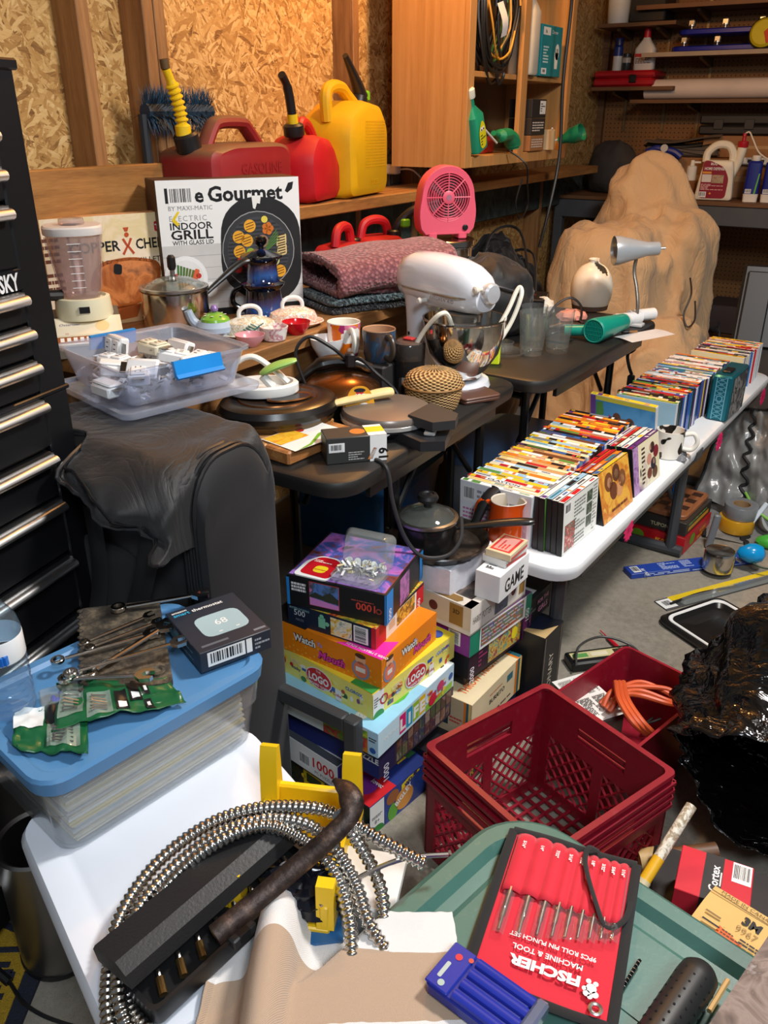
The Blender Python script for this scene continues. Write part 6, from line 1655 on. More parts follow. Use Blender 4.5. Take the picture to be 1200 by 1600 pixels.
mb = MB(); mb.face((0,0,0),(1,0,0),(0,0,1),.2,.155); mb.rect(.1,.06,.92,.94,pic(((90,96,100),(50,54,60),(150,150,150),(30,32,36)),22,4),1); mb.build('cover_picture',t)
# cow mug
t = thing('cow_mug','white mug with black cow patches and moulded hooves on the white table','mug',at(1040,716,DT) + Vector((-.0,.02,0)),20)
cw = NT('cow_patches')
cw.base(cw.ramp(cw.noise(cw.map(cw.obj(),(1,1,1),(0,0,0),(.31,.12,.05)),24,1,.4),[(.0,(232,228,218)),(.56,(232,228,218)),(.575,(24,22,22))]))
cw.set(.15)
mb = MB(); mb.lathe([(.034,0),(.038,.003),(.04,.05),(.041,.085),(.038,.085),(.036,.05),(.03,.008)],cw.m,36); mb.build('mug_body',t)
mb = MB(); mb.tube(smooth_path([(.037,0,.07),(.065,0,.075),(.078,0,.05),(.065,0,.026),(.036,0,.028)],6),.007,C(232,228,218,.2),10); mb.build('handle',t)
for a in (-35,20):
 mb = MB(); mb.M = Matrix.Translation((.046 * math.cos(R(a)),.046 * math.sin(R(a)),0)) @ frame_rot(a); mb.lathe([(.014,0),(.015,.003),(.011,.012),(.004,.016)],C(120,120,124,.3),14); mb.build('hoof',t)
# star price stickers hanging on the table edge
for lab,p,rz in (('pink starburst price tag hanging at the near part of the white table edge',at(980,828,.405),80),('pink starburst price tag hanging midway along the white table edge',at(1122,690,.405),80),('pink starburst price tag hanging at the far end of white table edge',at(1190,620,.405),80),('pink starburst price tag on the table leg near the black boxed games',at(874,925,.29),75)):
 mb = MB(); n = 26
 mb.prism([((.026 if i % 2 else .019) * math.cos(2 * math.pi * i / n),(.034 if i % 2 else .026) * math.sin(2 * math.pi * i / n)) for i in range(n)],-.0006,.0006,C(226,20,100,.5))
 mb.face((-.02,-.02,.0006),(1,0,0),(0,1,0),.04,.04); mb.text('$1',.5,.35,.014,C(150,10,60),1,rel=True)
 solo(mb,'price_tag',lab,'tag',p + Vector((.004,0,0)),rz,rx=90)
# BOARD GAMES AND PUZZLES
def game(name,label,cxy,rz,w,d,z0,z1,side,top,fn,group=None,cat='board game'):
 """cxy = corner nearest the camera; front face looks at -y, right face at +x"""
 h = z1 - z0 - .0006
 ca,sa = math.cos(R(rz)),math.sin(R(rz))
 t = thing(name,label,cat,(cxy[0] - w * ca,cxy[1] - w * sa,z0),rz,group)
 mb = MB(); mb.box(.0015,w - .0015,.0015,d - .0015,0,.006,WHITE); mb.build('box_base',t)
 mb = MB(); mb.box(0,w,0,d,.003,h,side if not isinstance(side,tuple) else C(*side,.4),.001)
 mb.on('top',w,d,h); mb.rect(0.003,0.003,.997,.997,top if not isinstance(top,tuple) else C(*top,.35),1)
 fn(mb,w,d,h)
 mb.build('box_lid',t)
 return t
def F(mb,n,w,d,h): return mb.on(n,w,d,h)
def patches(mb,x0,x1,y0,y1,n,seed,cols,l=2,words=()):
 q = random.Random(seed)
 for i in range(n):
  x,y = q.uniform(x0,x1),q.uniform(y0,y1); c = C(*q.choice(cols),.4)
  if q.random() < .5: mb.disc(x,y,q.uniform(.012,.03),c,l + i % 3,q.uniform(.07,.13))
  else: mb.rect(x,y,min(x1,x + q.uniform(.03,.09)),min(y1,y + q.uniform(.08,.2)),c,l + i % 3)
MULTI = [(206,40,40),(240,200,40),(60,120,60),(40,90,170),(236,236,230),(120,60,120),(230,120,40),(60,60,64)]
def g_big(mb,w,d,h):
 F(mb,'top',w,d,h); mb.rect(0,0,1,1,C(30,50,120),2); patches(mb,.1,.9,.1,.95,26,3,MULTI,3); mb.poly([(w * .7,0),(w,0),(w,d * .42),(w * .7,d * .42)],C(200,28,36),6); mb.disc(.84,.2,.09,C(110,40,130),7); mb.text('love:',.9,.28,.012,WHITE,8,bold=.03)
 F(mb,'front',w,d,h); mb.rect(0,0,1,1,pic(((30,34,44),(70,60,40),(40,60,40),(24,24,34)),24,2),1); mb.disc(.2,.5,.06,C(140,80,50),2,.3); mb.rect(.4,.2,.6,.8,C(210,180,30),2); mb.rect(.43,.45,.57,.75,C(50,60,20),3); patches(mb,.05,.95,.1,.7,8,5,MULTI,2)
 F(mb,'right',w,d,h); mb.rect(0,0,1,1,pic(((24,44,120),(40,70,150),(20,36,100)),12,3),1); mb.rect(0,0,.22,1,WHITE,2); mb.disc(.11,.04,.11,C(40,130,50),3,.2); mb.text('8+',.11,.32,.011,INK,3); mb.lines(.03,.5,.19,.6,2,INK,3,2)
 mb.disc(.36,.75,.1,C(150,90,50),2,.22); mb.disc(.55,.42,.15,C(206,140,60),3,.35); mb.text('BIGLEY',.55,.5,.014,WHITE,5,bold=.03,rot=30); mb.disc(.36,.25,.08,C(90,160,50),3,.28); mb.poly([(.5 * d,.75 * h),(.8 * d,.95 * h),(.8 * d,1 * h),(.62 * d,h),(.5 * d,.92 * h)],C(226,200,30),4); mb.text('WD-40',.66,.86,.01,C(24,40,110),6,bold=.03,rot=20)
game('board_game','dark blue party board game box with red corner at the bottom of left game stack',(-.71,1.08),-10,.335,.2,0,.084,(28,40,100),(30,46,110),g_big)
t = thing('board_game','black logo party game box lying behind the dark blue party game on the floor','board game',(-.88,1.3,0),-8)
mb = MB(); mb.box(0,.27,0,.16,0,.1,C(28,26,30,.4),.001); mb.on('right',.27,.16,.1); mb.text('LOGO',.5,.55,.03,C(206,206,206),1,bold=.03,width=.12); mb.text('PARTY',.5,.2,.022,C(200,150,50),1,bold=.03); mb.build('box_lid',t)
def g_love(mb,w,d,h):
 F(mb,'top',w,d,h); mb.rect(.0,.1,.99,.3,C(220,220,220),2); mb.text('I Love America',.45,.12,.014,C(190,30,40),3,bold=.02,rot=0,width=.16); mb.text('TIME',.82,.42,.022,C(190,30,40),3,bold=.02); mb.rect(.1,.4,.35,.9,pic(((60,60,30),(120,110,40),(40,40,36)),40,1),2); mb.rect(.4,.4,.62,.9,pic(((40,60,90),(90,110,130),(20,30,50)),40,3),2); mb.disc(.84,.19,.04,C(190,40,50),3)
 F(mb,'front',w,d,h); mb.rect(0,0,1,1,C(222,222,222),1); mb.text('1000',.84,.36,.026,C(196,26,36),2,bold=.02); mb.text('PC PUZZLE',.84,.12,.008,C(60,60,60),2); mb.barcode(.55,.15,.68,.7,2,3); mb.disc(.08,.78,.025,C(190,30,36),2,.1); mb.text('America',.1,.5,.01,C(190,30,36),2,bold=.02); mb.text('USA',.36,.72,.011,INK,2); mb.lines(.05,.1,.25,.4,3,C(150,150,150),2,2)
 F(mb,'right',w,d,h); mb.rect(0,0,1,1,C(30,50,130),1); mb.disc(.2,.6,.12,C(200,40,44),2,.3); mb.text('PUZZLE',.25,.5,.012,WHITE,3,bold=.03,shear=.2)
c_ = at(518,1212,.0845)
game('puzzle_box','white America jigsaw box marked 1000 under the grey frame',(-.793,1.085),-9,.262,.2,.0845,.15,(216,216,216),(70,74,80),g_love,cat='puzzle')
def g_col(mb,w,d,h):
 F(mb,'right',w,d,h); mb.rect(0,0,1,1,C(54,44,56),1)
 for i in range(10):
  for j in range(2): mb.rect(.22 + .075 * i,.08 + .44 * j,.285 + .075 * i,.5 + .44 * j,pic(tuple(random.Random(i * 3 + j).sample([(90,50,50),(130,100,80),(50,50,80),(150,130,120),(80,90,60)],3)),50,i + j),2)
 mb.rect(.0,0,.2,1,C(36,30,70),2); mb.text('1000',.12,.06,.018,C(200,196,210),3,bold=.02,rot=90)
 F(mb,'front',w,d,h); mb.rect(0,0,1,1,C(34,44,110),1); mb.text('PUZZLE',.9,.5,.014,WHITE,2,bold=.03)
game('puzzle_box','dark collage jigsaw box marked 1000 under the light blue family game',(-.7,1.1),-6,.33,.27,.15,.2245,(50,44,60),(60,60,70),g_col,cat='puzzle')
def g_life(mb,w,d,h):
 SKY = C(150,206,236,.35)
 F(mb,'top',w,d,h); mb.rect(0,0,1,1,SKY,2); mb.rect(.55,.62,1,1,C(226,236,240),3); mb.poly(circ(.05,16,w * .78,d * .78),C(236,200,30),4); mb.poly([(w * .6,d * .72),(w * .72,d * .7),(w * .74,d * .8),(w * .62,d * .8)],C(206,40,40),6); mb.poly(circ(.025,12,w * .86,d * .42,.04),C(80,170,50),4); mb.text('ga',.84,.06,.034,WHITE,4,bold=.04,rot=90); mb.text('8+',.93,.93,.014,INK,4,rot=180,bold=.02)
 for k in range(8): mb.poly([(w * (.75 + .02 * k),d * .25),(w * (.76 + .02 * k),d * .25),(w * (.78 + .02 * k),d * .4),(w * (.775 + .02 * k),d * .4)],C(190,150,80),3)
 F(mb,'front',w,d,h); mb.rect(0,0,1,1,C(214,228,236),1); mb.rect(.55,0,.92,.9,pic(((226,170,30),(200,40,70),(90,170,60),(240,220,60)),22,1),2); mb.rect(.92,0,1,1,C(176,212,236),3); mb.disc(.96,.22,.025,C(40,90,170),4,.12); mb.lines(.93,.55,.99,.75,2,INK,4,2)
 F(mb,'right',w,d,h); mb.rect(0,0,1,1,C(196,222,240),1); mb.text('the game of',.16,.5,.008,WHITE,2,bold=.03)
 for k,(ch,cl) in enumerate((('L',(206,30,110)),('I',(40,150,190)),('F',(150,190,40)),('E',(232,190,30)))):
  x = .26 + .085 * k; mb.rect(x,.12,x + .078,.9,C(*cl,.35),2); mb.text(ch,x + .039,.26,.028,WHITE,3,bold=.05)
 mb.rect(.6,.02,.98,.3,C(140,190,60),2); patches(mb,.6,.88,.15,.75,18,8,[(206,40,70),(236,190,40),(240,236,226),(150,60,130),(232,130,40)],3); mb.disc(.69,.35,.05,C(206,30,60),6,.26); mb.disc(.8,.62,.045,C(200,30,100),6,.2); mb.disc(.95,.6,.028,C(40,90,170),5,.14)
game('board_game','light blue family life board game box with coloured letter tiles',(-.69,1.082),-3.5,.31,.287,.225,.286,(170,212,238),(150,206,236),g_life)
def g_logo(mb,w,d,h):
 YL = C(240,214,60,.35)
 def logos(n,s): patches(mb,.03,.93,.08,.75,n,s,MULTI + [(240,230,140)] * 3,2)
 F(mb,'top',w,d,h); mb.rect(0,0,1,1,YL,2); patches(mb,.05,.9,.02,.9,24,6,MULTI,3); mb.poly([(w * .8,0),(w,0),(w,d * .12),(w * .8,d * .1)],C(50,140,60),7); mb.disc(.9,.9,.05,C(60,80,160),7)
 for f,s in (('front',1),('right',2)):
  F(mb,f,w,d,h); mb.rect(0,0,1,1,C(238,222,110),1); logos(34,s)
  mb.disc(.5,.5,.13,WHITE,6,.42); mb.disc(.5,.5,.122,C(196,24,32),7,.38); mb.text('LOGO',.5,.36,.018,WHITE,8,bold=.04,width=.058); mb.text('THE',.5,.74,.006,WHITE,8); mb.text('BOARD GAME',.5,.18,.006,WHITE,8,bold=.02)
  mb.text('UFC',.27,.62,.012,C(230,214,180),8,bold=.03); mb.text('wacky',.27,.4,.008,C(40,50,110),8,bold=.02); mb.ring2(.12,.55,.03,.045,C(180,40,50),7)
  mb.rect(.66,.06,.72,.5,WHITE,7); mb.text('CLOROX',.84,.7,.008,C(40,110,190),8,bold=.03); mb.text('Coke',.68,.2,.008,C(190,30,36),8,bold=.02)
  if f == 'right': mb.rect(0,0,.12,1,WHITE,6); mb.disc(.06,.05,.06,C(50,140,60),7,.2); mb.lines(.01,.4,.11,.8,4,C(90,90,90),7,3)
game('board_game','yellow logo trivia board game box with red oval emblem',(-.722,1.112),-8,.292,.278,.2865,.349,(236,206,60),(240,210,60),g_logo)
def g_watch(mb,w,d,h):
 OR = C(232,130,20,.35)
 F(mb,'top',w,d,h); mb.rect(0,0,1,1,OR,2); mb.rect(.0,.0,.35,1,C(28,26,26),3); mb.poly([(w * .62,0),(w,0),(w,d * .06),(w * .98,d * .34)],C(226,40,160),4); mb.text('OVER 2 MILLION SOLD!',.86,.06,.007,WHITE,5,rot=180,bold=.02); mb.text('Ya',.7,.35,.05,WHITE,6,bold=.07,rot=90); mb.text('Ya',.695,.35,.05,INK,5,bold=.1,rot=90)
 for f in ('front','right'):
  F(mb,f,w,d,h); mb.rect(0,0,1,1,OR,1)
  L = mb.w_
  for i in range(int(L / .011)):
   for j in range(5):
    if (i + j) % 2 == 0 and (j < 2 or i % 3 == 0): mb.disc(.01 + i * .011 / L,.06 + j * .11,.0028 / L,C(240,166,60),2,.028 / h * .1 if 0 else None,n=6)
  x0 = .24 if f == 'front' else .34
  mb.text('Watch',x0,.52,.017,INK,3,'L',.09,width=.058,rot=0); mb.text('Watch',x0,.52,.017,WHITE,4,'L',.03,width=.058); mb.text("Ya",x0 + .21,.62,.01,C(150,150,220),4,'L',.03)
  mb.text('Mouth',x0 + .22,.22,.018,C(110,20,90),3,'L',.08,width=.07,shear=.2); mb.text('Mouth',x0 + .22,.22,.018,C(226,60,160),4,'L',.02,width=.07,shear=.2)
  xm = .83 if f == 'front' else .13
  mb.disc(xm,.4,.075 * .29 / L,C(120,140,180),3,.34); mb.disc(xm,.4,.06 * .29 / L,C(226,120,90),4,.28); mb.rect(xm - .04,.32,xm + .04,.48,C(236,226,220),5); mb.disc(xm,.75,.045 * .29 / L,C(226,170,130),4,.17); mb.disc(xm,.88,.045 * .29 / L,C(80,50,30),5,.08)
 F(mb,'front',w,d,h); mb.barcode(.03,.2,.14,.92,5,7,vert=True)
game('board_game','orange mouthpiece party game box with black top under two jigsaw boxes',(-.715,1.135),-2,.293,.21,.3495,.419,(226,124,20),(226,130,20),g_watch)
def g_500(mb,w,d,h):
 NV = C(26,38,58,.4)
 F(mb,'top',w,d,h); mb.rect(0,0,1,1,pic(((40,60,90),(200,60,40),(230,200,60),(60,120,70),(230,226,214)),22,2),2)
 F(mb,'front',w,d,h); mb.rect(0,0,1,1,NV,1); mb.text('500',.14,.5,.014,C(200,210,220),2); mb.text('INTERLOCKING',.14,.78,.005,C(150,190,190),2); mb.text('PIECES',.14,.25,.005,C(130,140,150),2); mb.rect(.36,.25,.44,.75,C(120,190,160),2); mb.disc(.4,.8,.025,C(120,190,160),2); mb.disc(.46,.5,.025,C(120,190,160),2); mb.rect(.5,.08,.74,.92,pic(((206,60,40),(230,200,90),(240,236,220),(60,110,80)),60,4),2); mb.barcode(.76,.1,.92,.9,2,8,vert=True); mb.rect(.955,0,1,1,C(196,30,40),2)
 F(mb,'right',w,d,h); mb.rect(0,0,1,1,C(232,226,214),1); mb.rect(0,0,.2,1,C(196,26,38),2); mb.rect(.84,0,1,1,C(196,26,38),2); mb.text('500',.92,.15,.013,WHITE,3,bold=.02,rot=90); mb.rect(.42,.1,.8,.85,pic(((206,120,50),(232,190,70),(120,70,40),(70,130,60)),60,7),2); mb.rect(.26,.3,.38,.7,C(214,180,150),2); mb.rect(.2,.88,1,1,INK,2)
game('puzzle_box','navy and red jigsaw box marked 500 with food picture',(-.743,1.158),3,.21,.21,.4195,.469,(26,38,58),(60,80,110),g_500,cat='puzzle')
def g_1000(mb,w,d,h):
 BK = C(26,27,31,.4); LK = pic(((40,34,50),(190,110,190),(60,90,170),(120,60,60),(30,30,36)),13,3)
 F(mb,'top',w,d,h); mb.rect(0,0,1,1,BK,2); mb.rect(.02,.02,.98,.98,C(150,60,50),3); mb.rect(.025,.025,.975,.975,LK,4); mb.poly([(w * .02,d * .02),(w * .9,d * .02),(w * .75,d * .3),(w * .02,d * .1)],C(150,110,190),5)
 F(mb,'front',w,d,h); mb.rect(0,0,1,1,BK,1); mb.rect(.235,.14,.54,.94,C(190,70,60),2); mb.rect(.24,.16,.535,.92,pic(((40,60,120),(90,130,200),(60,70,60),(200,120,190)),30,4),3)
 mb.poly([(.24 * w,.16 * h),(.535 * w,.16 * h),(.535 * w,.3 * h),(.24 * w,.42 * h)],C(206,130,200),4); mb.poly([(.24 * w,.5 * h),(.3 * w,.62 * h),(.37 * w,.52 * h),(.45 * w,.7 * h),(.535 * w,.5 * h),(.535 * w,.34 * h),(.24 * w,.44 * h)],C(50,56,46),5)
 mb.text('1000',.8,.58,.017,C(206,70,54),2,rot=180,bold=.02); mb.lines(.66,.6,.88,.68,1,C(160,70,60),2,2); mb.lines(.05,.5,.2,.82,3,C(226,226,230),2,5,.7); mb.ring2(.93,.42,.018,.03,C(150,60,50),2); mb.rect(.985,0,1,1,C(36,130,206),2); mb.rect(0,0,.03,.94,C(36,130,206),2)
 F(mb,'right',w,d,h); mb.rect(0,0,1,1,BK,1); mb.rect(0,0,.17,1,C(36,130,206),2); mb.text('1000',.12,.2,.013,WHITE,3,rot=90,bold=.02); mb.rect(.35,.05,.6,.95,pic(((90,60,100),(200,120,190),(60,60,90)),30,6),2); mb.rect(.9,0,1,1,C(36,130,206),2)
 F(mb,'left',w,d,h); mb.rect(.86,0,1,1,C(36,130,206),1)
game('puzzle_box','black and blue jigsaw box marked 1000 with lake picture, top of left stack',(-.731,1.178),9.5,.22,.207,.4695,.539,(26,27,31),(30,30,36),g_1000,cat='puzzle')
# grey frame standing before the stack
t = thing('metal_stand','dark grey metal stand in front of the left game stack','stand',(-.73,1.056,0),-3)
FG = C(70,72,74,.35,.3)
mb = MB(); mb.box(-.016,.014,-.014,.014,0,.325,FG,.003); mb.build('post',t)
mb = MB(); mb.box(-.33,-.017,-.012,.012,.29,.325,FG,.003); mb.build('top_bar',t)
mb = MB(); mb.M = Matrix.Translation((-.005,-.014,.15)) @ frame_rot(0,90,0); mb.lathe([(.012,0),(.012,.008),(.008,.011)],INK,14); mb.build('knob',t)
mb = MB(); mb.box(-.345,-.331,-.012,.012,.0,.325,FG,.003); mb.build('post',t)
# what lies on the left stack
Z1 = .5395
mb = MB(); mb.prism(round_poly([(0,0),(.075,0),(.08,.07),(.06,.09),(.02,.09),(0,.06)],.01),0,.003,C(230,230,228,.3)); mb.face((0,0,.003),(1,0,0),(0,1,0),.08,.09); mb.poly(round_poly([(.008,.01),(.076,.006),(.078,.068),(.058,.086),(.022,.086),(.008,.06)],.012),C(190,24,36,.3),1); mb.poly(round_poly([(.03,.022),(.058,.022),(.06,.05),(.03,.05)],.012),C(226,200,30),2); mb.text('Command',.55,.35,.006,C(190,30,30),3,bold=.02); mb.lines(.2,.68,.7,.8,2,C(240,230,220),2,3)
solo(mb,'hook_packet','red and white adhesive hook packet on the lake jigsaw box','packet',at(452,899,Z1) + Vector((.005,.005,.001)),8)
CLP = clear('clear_clamshell',(240,244,242),.13,.08,1.5)
t = thing('clamshell_pack','open clear plastic clamshell with white hooks on the lake jigsaw box','pack',at(510,905,Z1) + Vector((.005,.0,.001)),8)
mb = MB(); mb.stack(rrect,[(0,.1,.065,.012,4,.055,.03),(.003,.106,.07,.014,4,.055,.03),(.012,.106,.07,.014,4,.055,.03),(.016,.09,.055,.012,4,.055,.03)],CLP); mb.build('tray',t)
mb = MB(); mb.M = Matrix.Translation((.055,.062,.006)) @ frame_rot(0,68); mb.stack(rrect,[(0,.112,.075,.014,4,0,.04),(.003,.112,.075,.014,4,0,.04),(.02,.095,.06,.012,4,0,.04),(.024,.09,.055,.01,4,0,.04)],CLP); mb.build('hinged_lid',t)
for i in range(5):
 mb = MB(); mb.M = Matrix.Translation((.02 + .018 * i,.055 + .002 * (i % 2),.018)) @ frame_rot(20 * i,60); mb.stack(rrect,[(0,.013,.02,.006,3),(.003,.013,.02,.006,3)],SW); mb.tube([(0,-.004,.003),(0,-.004,.009),(0,.003,.012)],.002,SW,6); mb.build('hook',t)
mb = MB(); q = random.Random(8)
for k in range(60):
 mb.M = Matrix.Translation((.055 + q.uniform(-.045,.045),.03 + q.uniform(-.028,.028),.017 + q.uniform(0,.012))) @ frame_rot(q.uniform(0,360),q.uniform(-60,60),q.uniform(-60,60)); s = q.uniform(.004,.009); mb.box(-s,s,-s * .3,s * .3,0,.001,(CLP,SW,CLP,C(230,220,170,.3))[k % 4])
mb.build('clear_clips',t,kind='stuff')
# right stack of puzzles
def g_hp(mb,w,d,h):
 PW = C(222,216,206,.4)
 F(mb,'top',w,d,h); mb.rect(0,0,1,1,pic(((40,36,34),(70,62,58),(120,104,92),(34,30,30)),12,4),2); mb.rect(.9,0,1,1,C(216,208,196),3); mb.rect(0,0,1,.14,C(206,196,182),3); mb.poly([(w * .45,d * .02),(w * .8,d * .02),(w * .84,d * .07),(w * .8,d * .12),(w * .45,d * .12)],C(130,96,40),5)
 F(mb,'front',w,d,h); mb.rect(0,0,1,1,C(214,200,172),1); mb.rect(0,0,1,.15,PW,2); mb.disc(.5,.6,.06,C(96,40,44),2,.18); mb.rect(.72,.2,.9,.95,C(150,112,50),2); mb.text('3D',.81,.62,.011,C(40,30,20),3,bold=.02)
 F(mb,'right',w,d,h); mb.rect(0,0,1,1,PW,1); mb.text('HARRY POTTER',.04,.36,.018,C(110,104,98),2,'L',.01,width=.072); mb.rect(.42,.1,.66,.9,pic(((40,50,70),(90,100,120),(30,36,50)),40,2),2); mb.disc(.76,.55,.045,C(96,40,50),2,.2); mb.rect(.87,.2,.97,.9,C(150,112,50),2); mb.text('3D',.92,.6,.009,C(40,30,20),3,bold=.02); mb.rect(0,0,1,.06,C(150,140,130),3)
game('puzzle_box','white wizard jigsaw box with brown 3D ribbon topmost in the right stack',(-.643,1.38),-8,.2,.226,.361,.43,(222,214,200),(60,54,50),g_hp,cat='puzzle')
def g_15(mb,w,d,h):
 F(mb,'front',w,d,h); mb.rect(0,0,1,1,C(130,40,140),1); mb.barcode(.72,.3,.88,.9,2,4,vert=True)
 F(mb,'right',w,d,h); mb.rect(0,0,1,1,WHITE,1); mb.rect(0,0,.15,1,C(20,130,100),2); mb.rect(.9,0,1,1,C(20,130,100),2); mb.text('1500',.965,.08,.014,WHITE,3,rot=90,bold=.02); mb.rect(.17,.12,.86,.92,pic(((60,50,60),(190,60,60),(70,130,80),(130,90,150),(60,100,150)),55,6),2); mb.lines(.18,.2,.85,.85,4,C(200,190,196),3,9,.3)
game('puzzle_box','green and white jigsaw box marked 1500 under the wizard jigsaw',(-.645,1.386),-10,.21,.245,.3,.3605,(126,40,136),(90,60,90),g_15,cat='puzzle')
def g_20(mb,w,d,h):
 F(mb,'right',w,d,h); mb.rect(0,0,1,1,C(44,20,40),1); mb.text('2000',.085,.1,.016,C(230,220,230),2,rot=90,bold=.02); mb.rect(.3,.1,.82,.95,pic(((170,50,60),(70,160,140),(226,180,60),(120,50,70),(200,90,110)),50,8),2); mb.disc(.72,.6,.05,C(232,214,40),3,.25); mb.rect(.86,0,1,1,C(120,40,110),3); mb.lines(.15,.2,.28,.9,4,C(150,50,100),2,3)
 F(mb,'front',w,d,h); mb.rect(0,0,1,1,C(24,20,26),1)
game('puzzle_box','dark plum jigsaw box marked 2000 under the green 1500 box',(-.648,1.392),-10,.21,.25,.235,.2995,(40,22,40),(40,30,40),g_20,cat='puzzle')
mb = MB(); mb.box(-.2,0,0,.2,.2,.2345,C(24,22,24,.5),.002); solo(mb,'game_box','flat black game box between the plum jigsaw and the cream game','board game',(-.665,1.41,0),-10)
def g_thr(mb,w,d,h):
 CR = C(224,206,168,.4)
 def stripes(x0,s):
  for k,c in enumerate(((222,120,30),(40,100,110),(226,190,110))): mb.rect(x0 + s * k * .03,0,x0 + s * (k * .03) + .03,1,C(*c,.4),2)
 F(mb,'front',w,d,h); mb.rect(0,0,1,1,C(190,172,140),1); stripes(.9,1); mb.rect(.3,.2,.7,.4,C(40,60,70),2); mb.lines(.72,.3,.88,.5,2,C(190,60,50),2,2)
 F(mb,'right',w,d,h); mb.rect(0,0,1,1,CR,1); mb.rect(.88,0,1,1,C(222,120,30),2); mb.rect(.92,0,1,1,C(40,100,110),3); mb.rect(.96,0,1,1,C(226,190,110),4); mb.text('BURRITO',.5,.5,.013,INK,2,bold=.02); mb.lines(.35,.72,.6,.78,1,C(190,90,50),2,2); mb.rect(.7,.62,.82,.82,C(60,110,120),2); mb.lines(.1,.12,.8,.3,2,C(90,60,60),2,3)
 F(mb,'top',w,d,h); mb.rect(0,0,1,1,CR,2); mb.text('THROW THROW',.84,.1,.022,C(222,100,30),3,'L',.02,rot=90,width=.16); mb.text('BURRITO',.62,.1,.03,INK,3,'L',.03,rot=90,width=.18); mb.rect(0,.92,1,1,C(222,120,30),3); mb.rect(0,.95,1,1,C(40,100,110),4)
game('board_game','cream burrito throwing game box with orange and teal stripes behind the crate',(-.618,1.357),-4,.2,.235,.1,.2,(222,204,166),(224,206,168),g_thr)
mb = MB(); mb.box(-.22,0,0,.23,0,.0995,C(40,50,90,.5),.002); solo(mb,'game_box','dark blue game box on the floor under the cream burrito game','board game',(-.625,1.365,0),-4)
# wrapped box, pan and saucepan
mb = MB()
q = random.Random(5)
mb.grid(lambda u,v: (.1 * math.cos(u * 6.2832) * (1.02 if v else 1) * max(abs(math.cos(u * 6.2832)),abs(math.sin(u * 6.2832))) ** -.7,.075 * math.sin(u * 6.2832) * max(abs(math.cos(u * 6.2832)),abs(math.sin(u * 6.2832))) ** -.7,.062 * v + .004 * noise.noise(Vector((u * 40,v * 5,3)))),80,8,C(214,214,222,.18,0,.08,60,.3,90),wrap=True)
mb.box(-.09,.09,-.066,.066,0,.061,C(222,222,228,.2),.004)
solo(mb,'wrapped_box','white box in shiny crinkled plastic wrap under the round pan','box',(-.765,1.5,.4305),84)
t = thing('griddle_pan','round black worn griddle pan resting on the wrapped white box','pan',(-.785,1.49,.494),0)
SEA = NT('seasoned_pan_coating'); SEA.base(SEA.ramp(SEA.noise(SEA.obj(),18,6,.7),[(.35,(18,17,16)),(.55,(46,38,32)),(.72,(92,76,62))])); SEA.set(.3)
mb = MB(); mb.lathe([(.088,0),(.1,.004),(.112,.02),(.116,.022),(.114,.025),(.108,.022),(.096,.007),(0,.006)],SEA.m,48); mb.build('pan_body',t)
mb = MB(); p0 = Vector((.04,.1,.02)); mb.tube(smooth_path([p0,p0 + Vector((.005,.02,.03)),p0 + Vector((.01,.04,.055)),p0 + Vector((.02,.07,.07))],5),[.011 + .0005 * i for i in range(16)],INK,10,flat=.6); mb.build('handle',t)
sp_ = saucepan('saucepan','small black saucepan with glass lid and brown-black handle on the griddle pan',(-.8,1.462,.5025),0,.066,.068,C(26,26,27,.2),knob_round,28,.17,.02)
mb = MB(); P_ = [at(580,715,.742),Vector((-.822,1.325,.735)),Vector((-.81,1.33,.66)),Vector((-.79,1.345,.58)),Vector((-.755,1.36,.535)),Vector((-.715,1.4,.53)),Vector((-.705,1.44,.555)),Vector((-.725,1.48,.585))]
mb.tube(smooth_path(P_,8),.0045,C(46,46,48,.4),8); solo(mb,'appliance_cord','dark appliance cord hanging from the table over the saucepan','cord')
t = thing('game_box','white game box with bold black lettering behind the wizard jigsaw','board game',(-.662,1.432,.4305),-3)
w,d,h = .06,.14,.066
mb = MB(); mb.box(0,w,0,d,0,h,C(228,228,228,.4),.001); mb.on('right',w,d,h); mb.text('GAME',.5,.2,.034,INK,1,bold=.02,width=.09); mb.on('topr',w,d,h); mb.text('IF I HAD TO...',.5,.5,.018,INK,1,bold=.03,width=.1); mb.build('box_lid',t)
for k,(z,dx,c1,lab) in enumerate(((.497,0,(222,220,216),'white playing card box under the red one on the white game box'),(.514,.004,(214,196,160),'red and cream playing card box topmost by the orange pitcher'))):
 mb = MB(); mb.box(-.03,.03,-.044,.044,0,.0165,C(*c1,.4),.001); mb.on('topr',.06,.088,.0165,(-.03,-.044,0)); mb.rect(.08,.1,.92,.9,C(196,50,50),1); mb.rect(.14,.2,.86,.8,C(214,150,140),2); mb.lines(.2,.3,.8,.7,3,C(196,50,50),3,k); mb.on('right',.06,.088,.0165,(-.03,-.044,0)); mb.rect(.05,.1,.95,.5,C(200,70,60),1)
 solo(mb,'card_deck',lab,'card deck',(-.632 + dx,1.515,z),-8 + 6 * k)
t = thing('pitcher','glossy orange ceramic pitcher with pinched spout on the white table end','pitcher',(-.68,1.62,DT),-40)
OC = C(206,76,20,.12,0,.06); CI = C(214,204,186,.25)
def pl(r,z,k): return [(r * math.cos(a) * (1 + k * max(0,math.cos(a - .9)) ** 8),r * math.sin(a) * (1 + k * max(0,math.cos(a - .9)) ** 8),z) for a in [2 * math.pi * i / 40 for i in range(40)]]
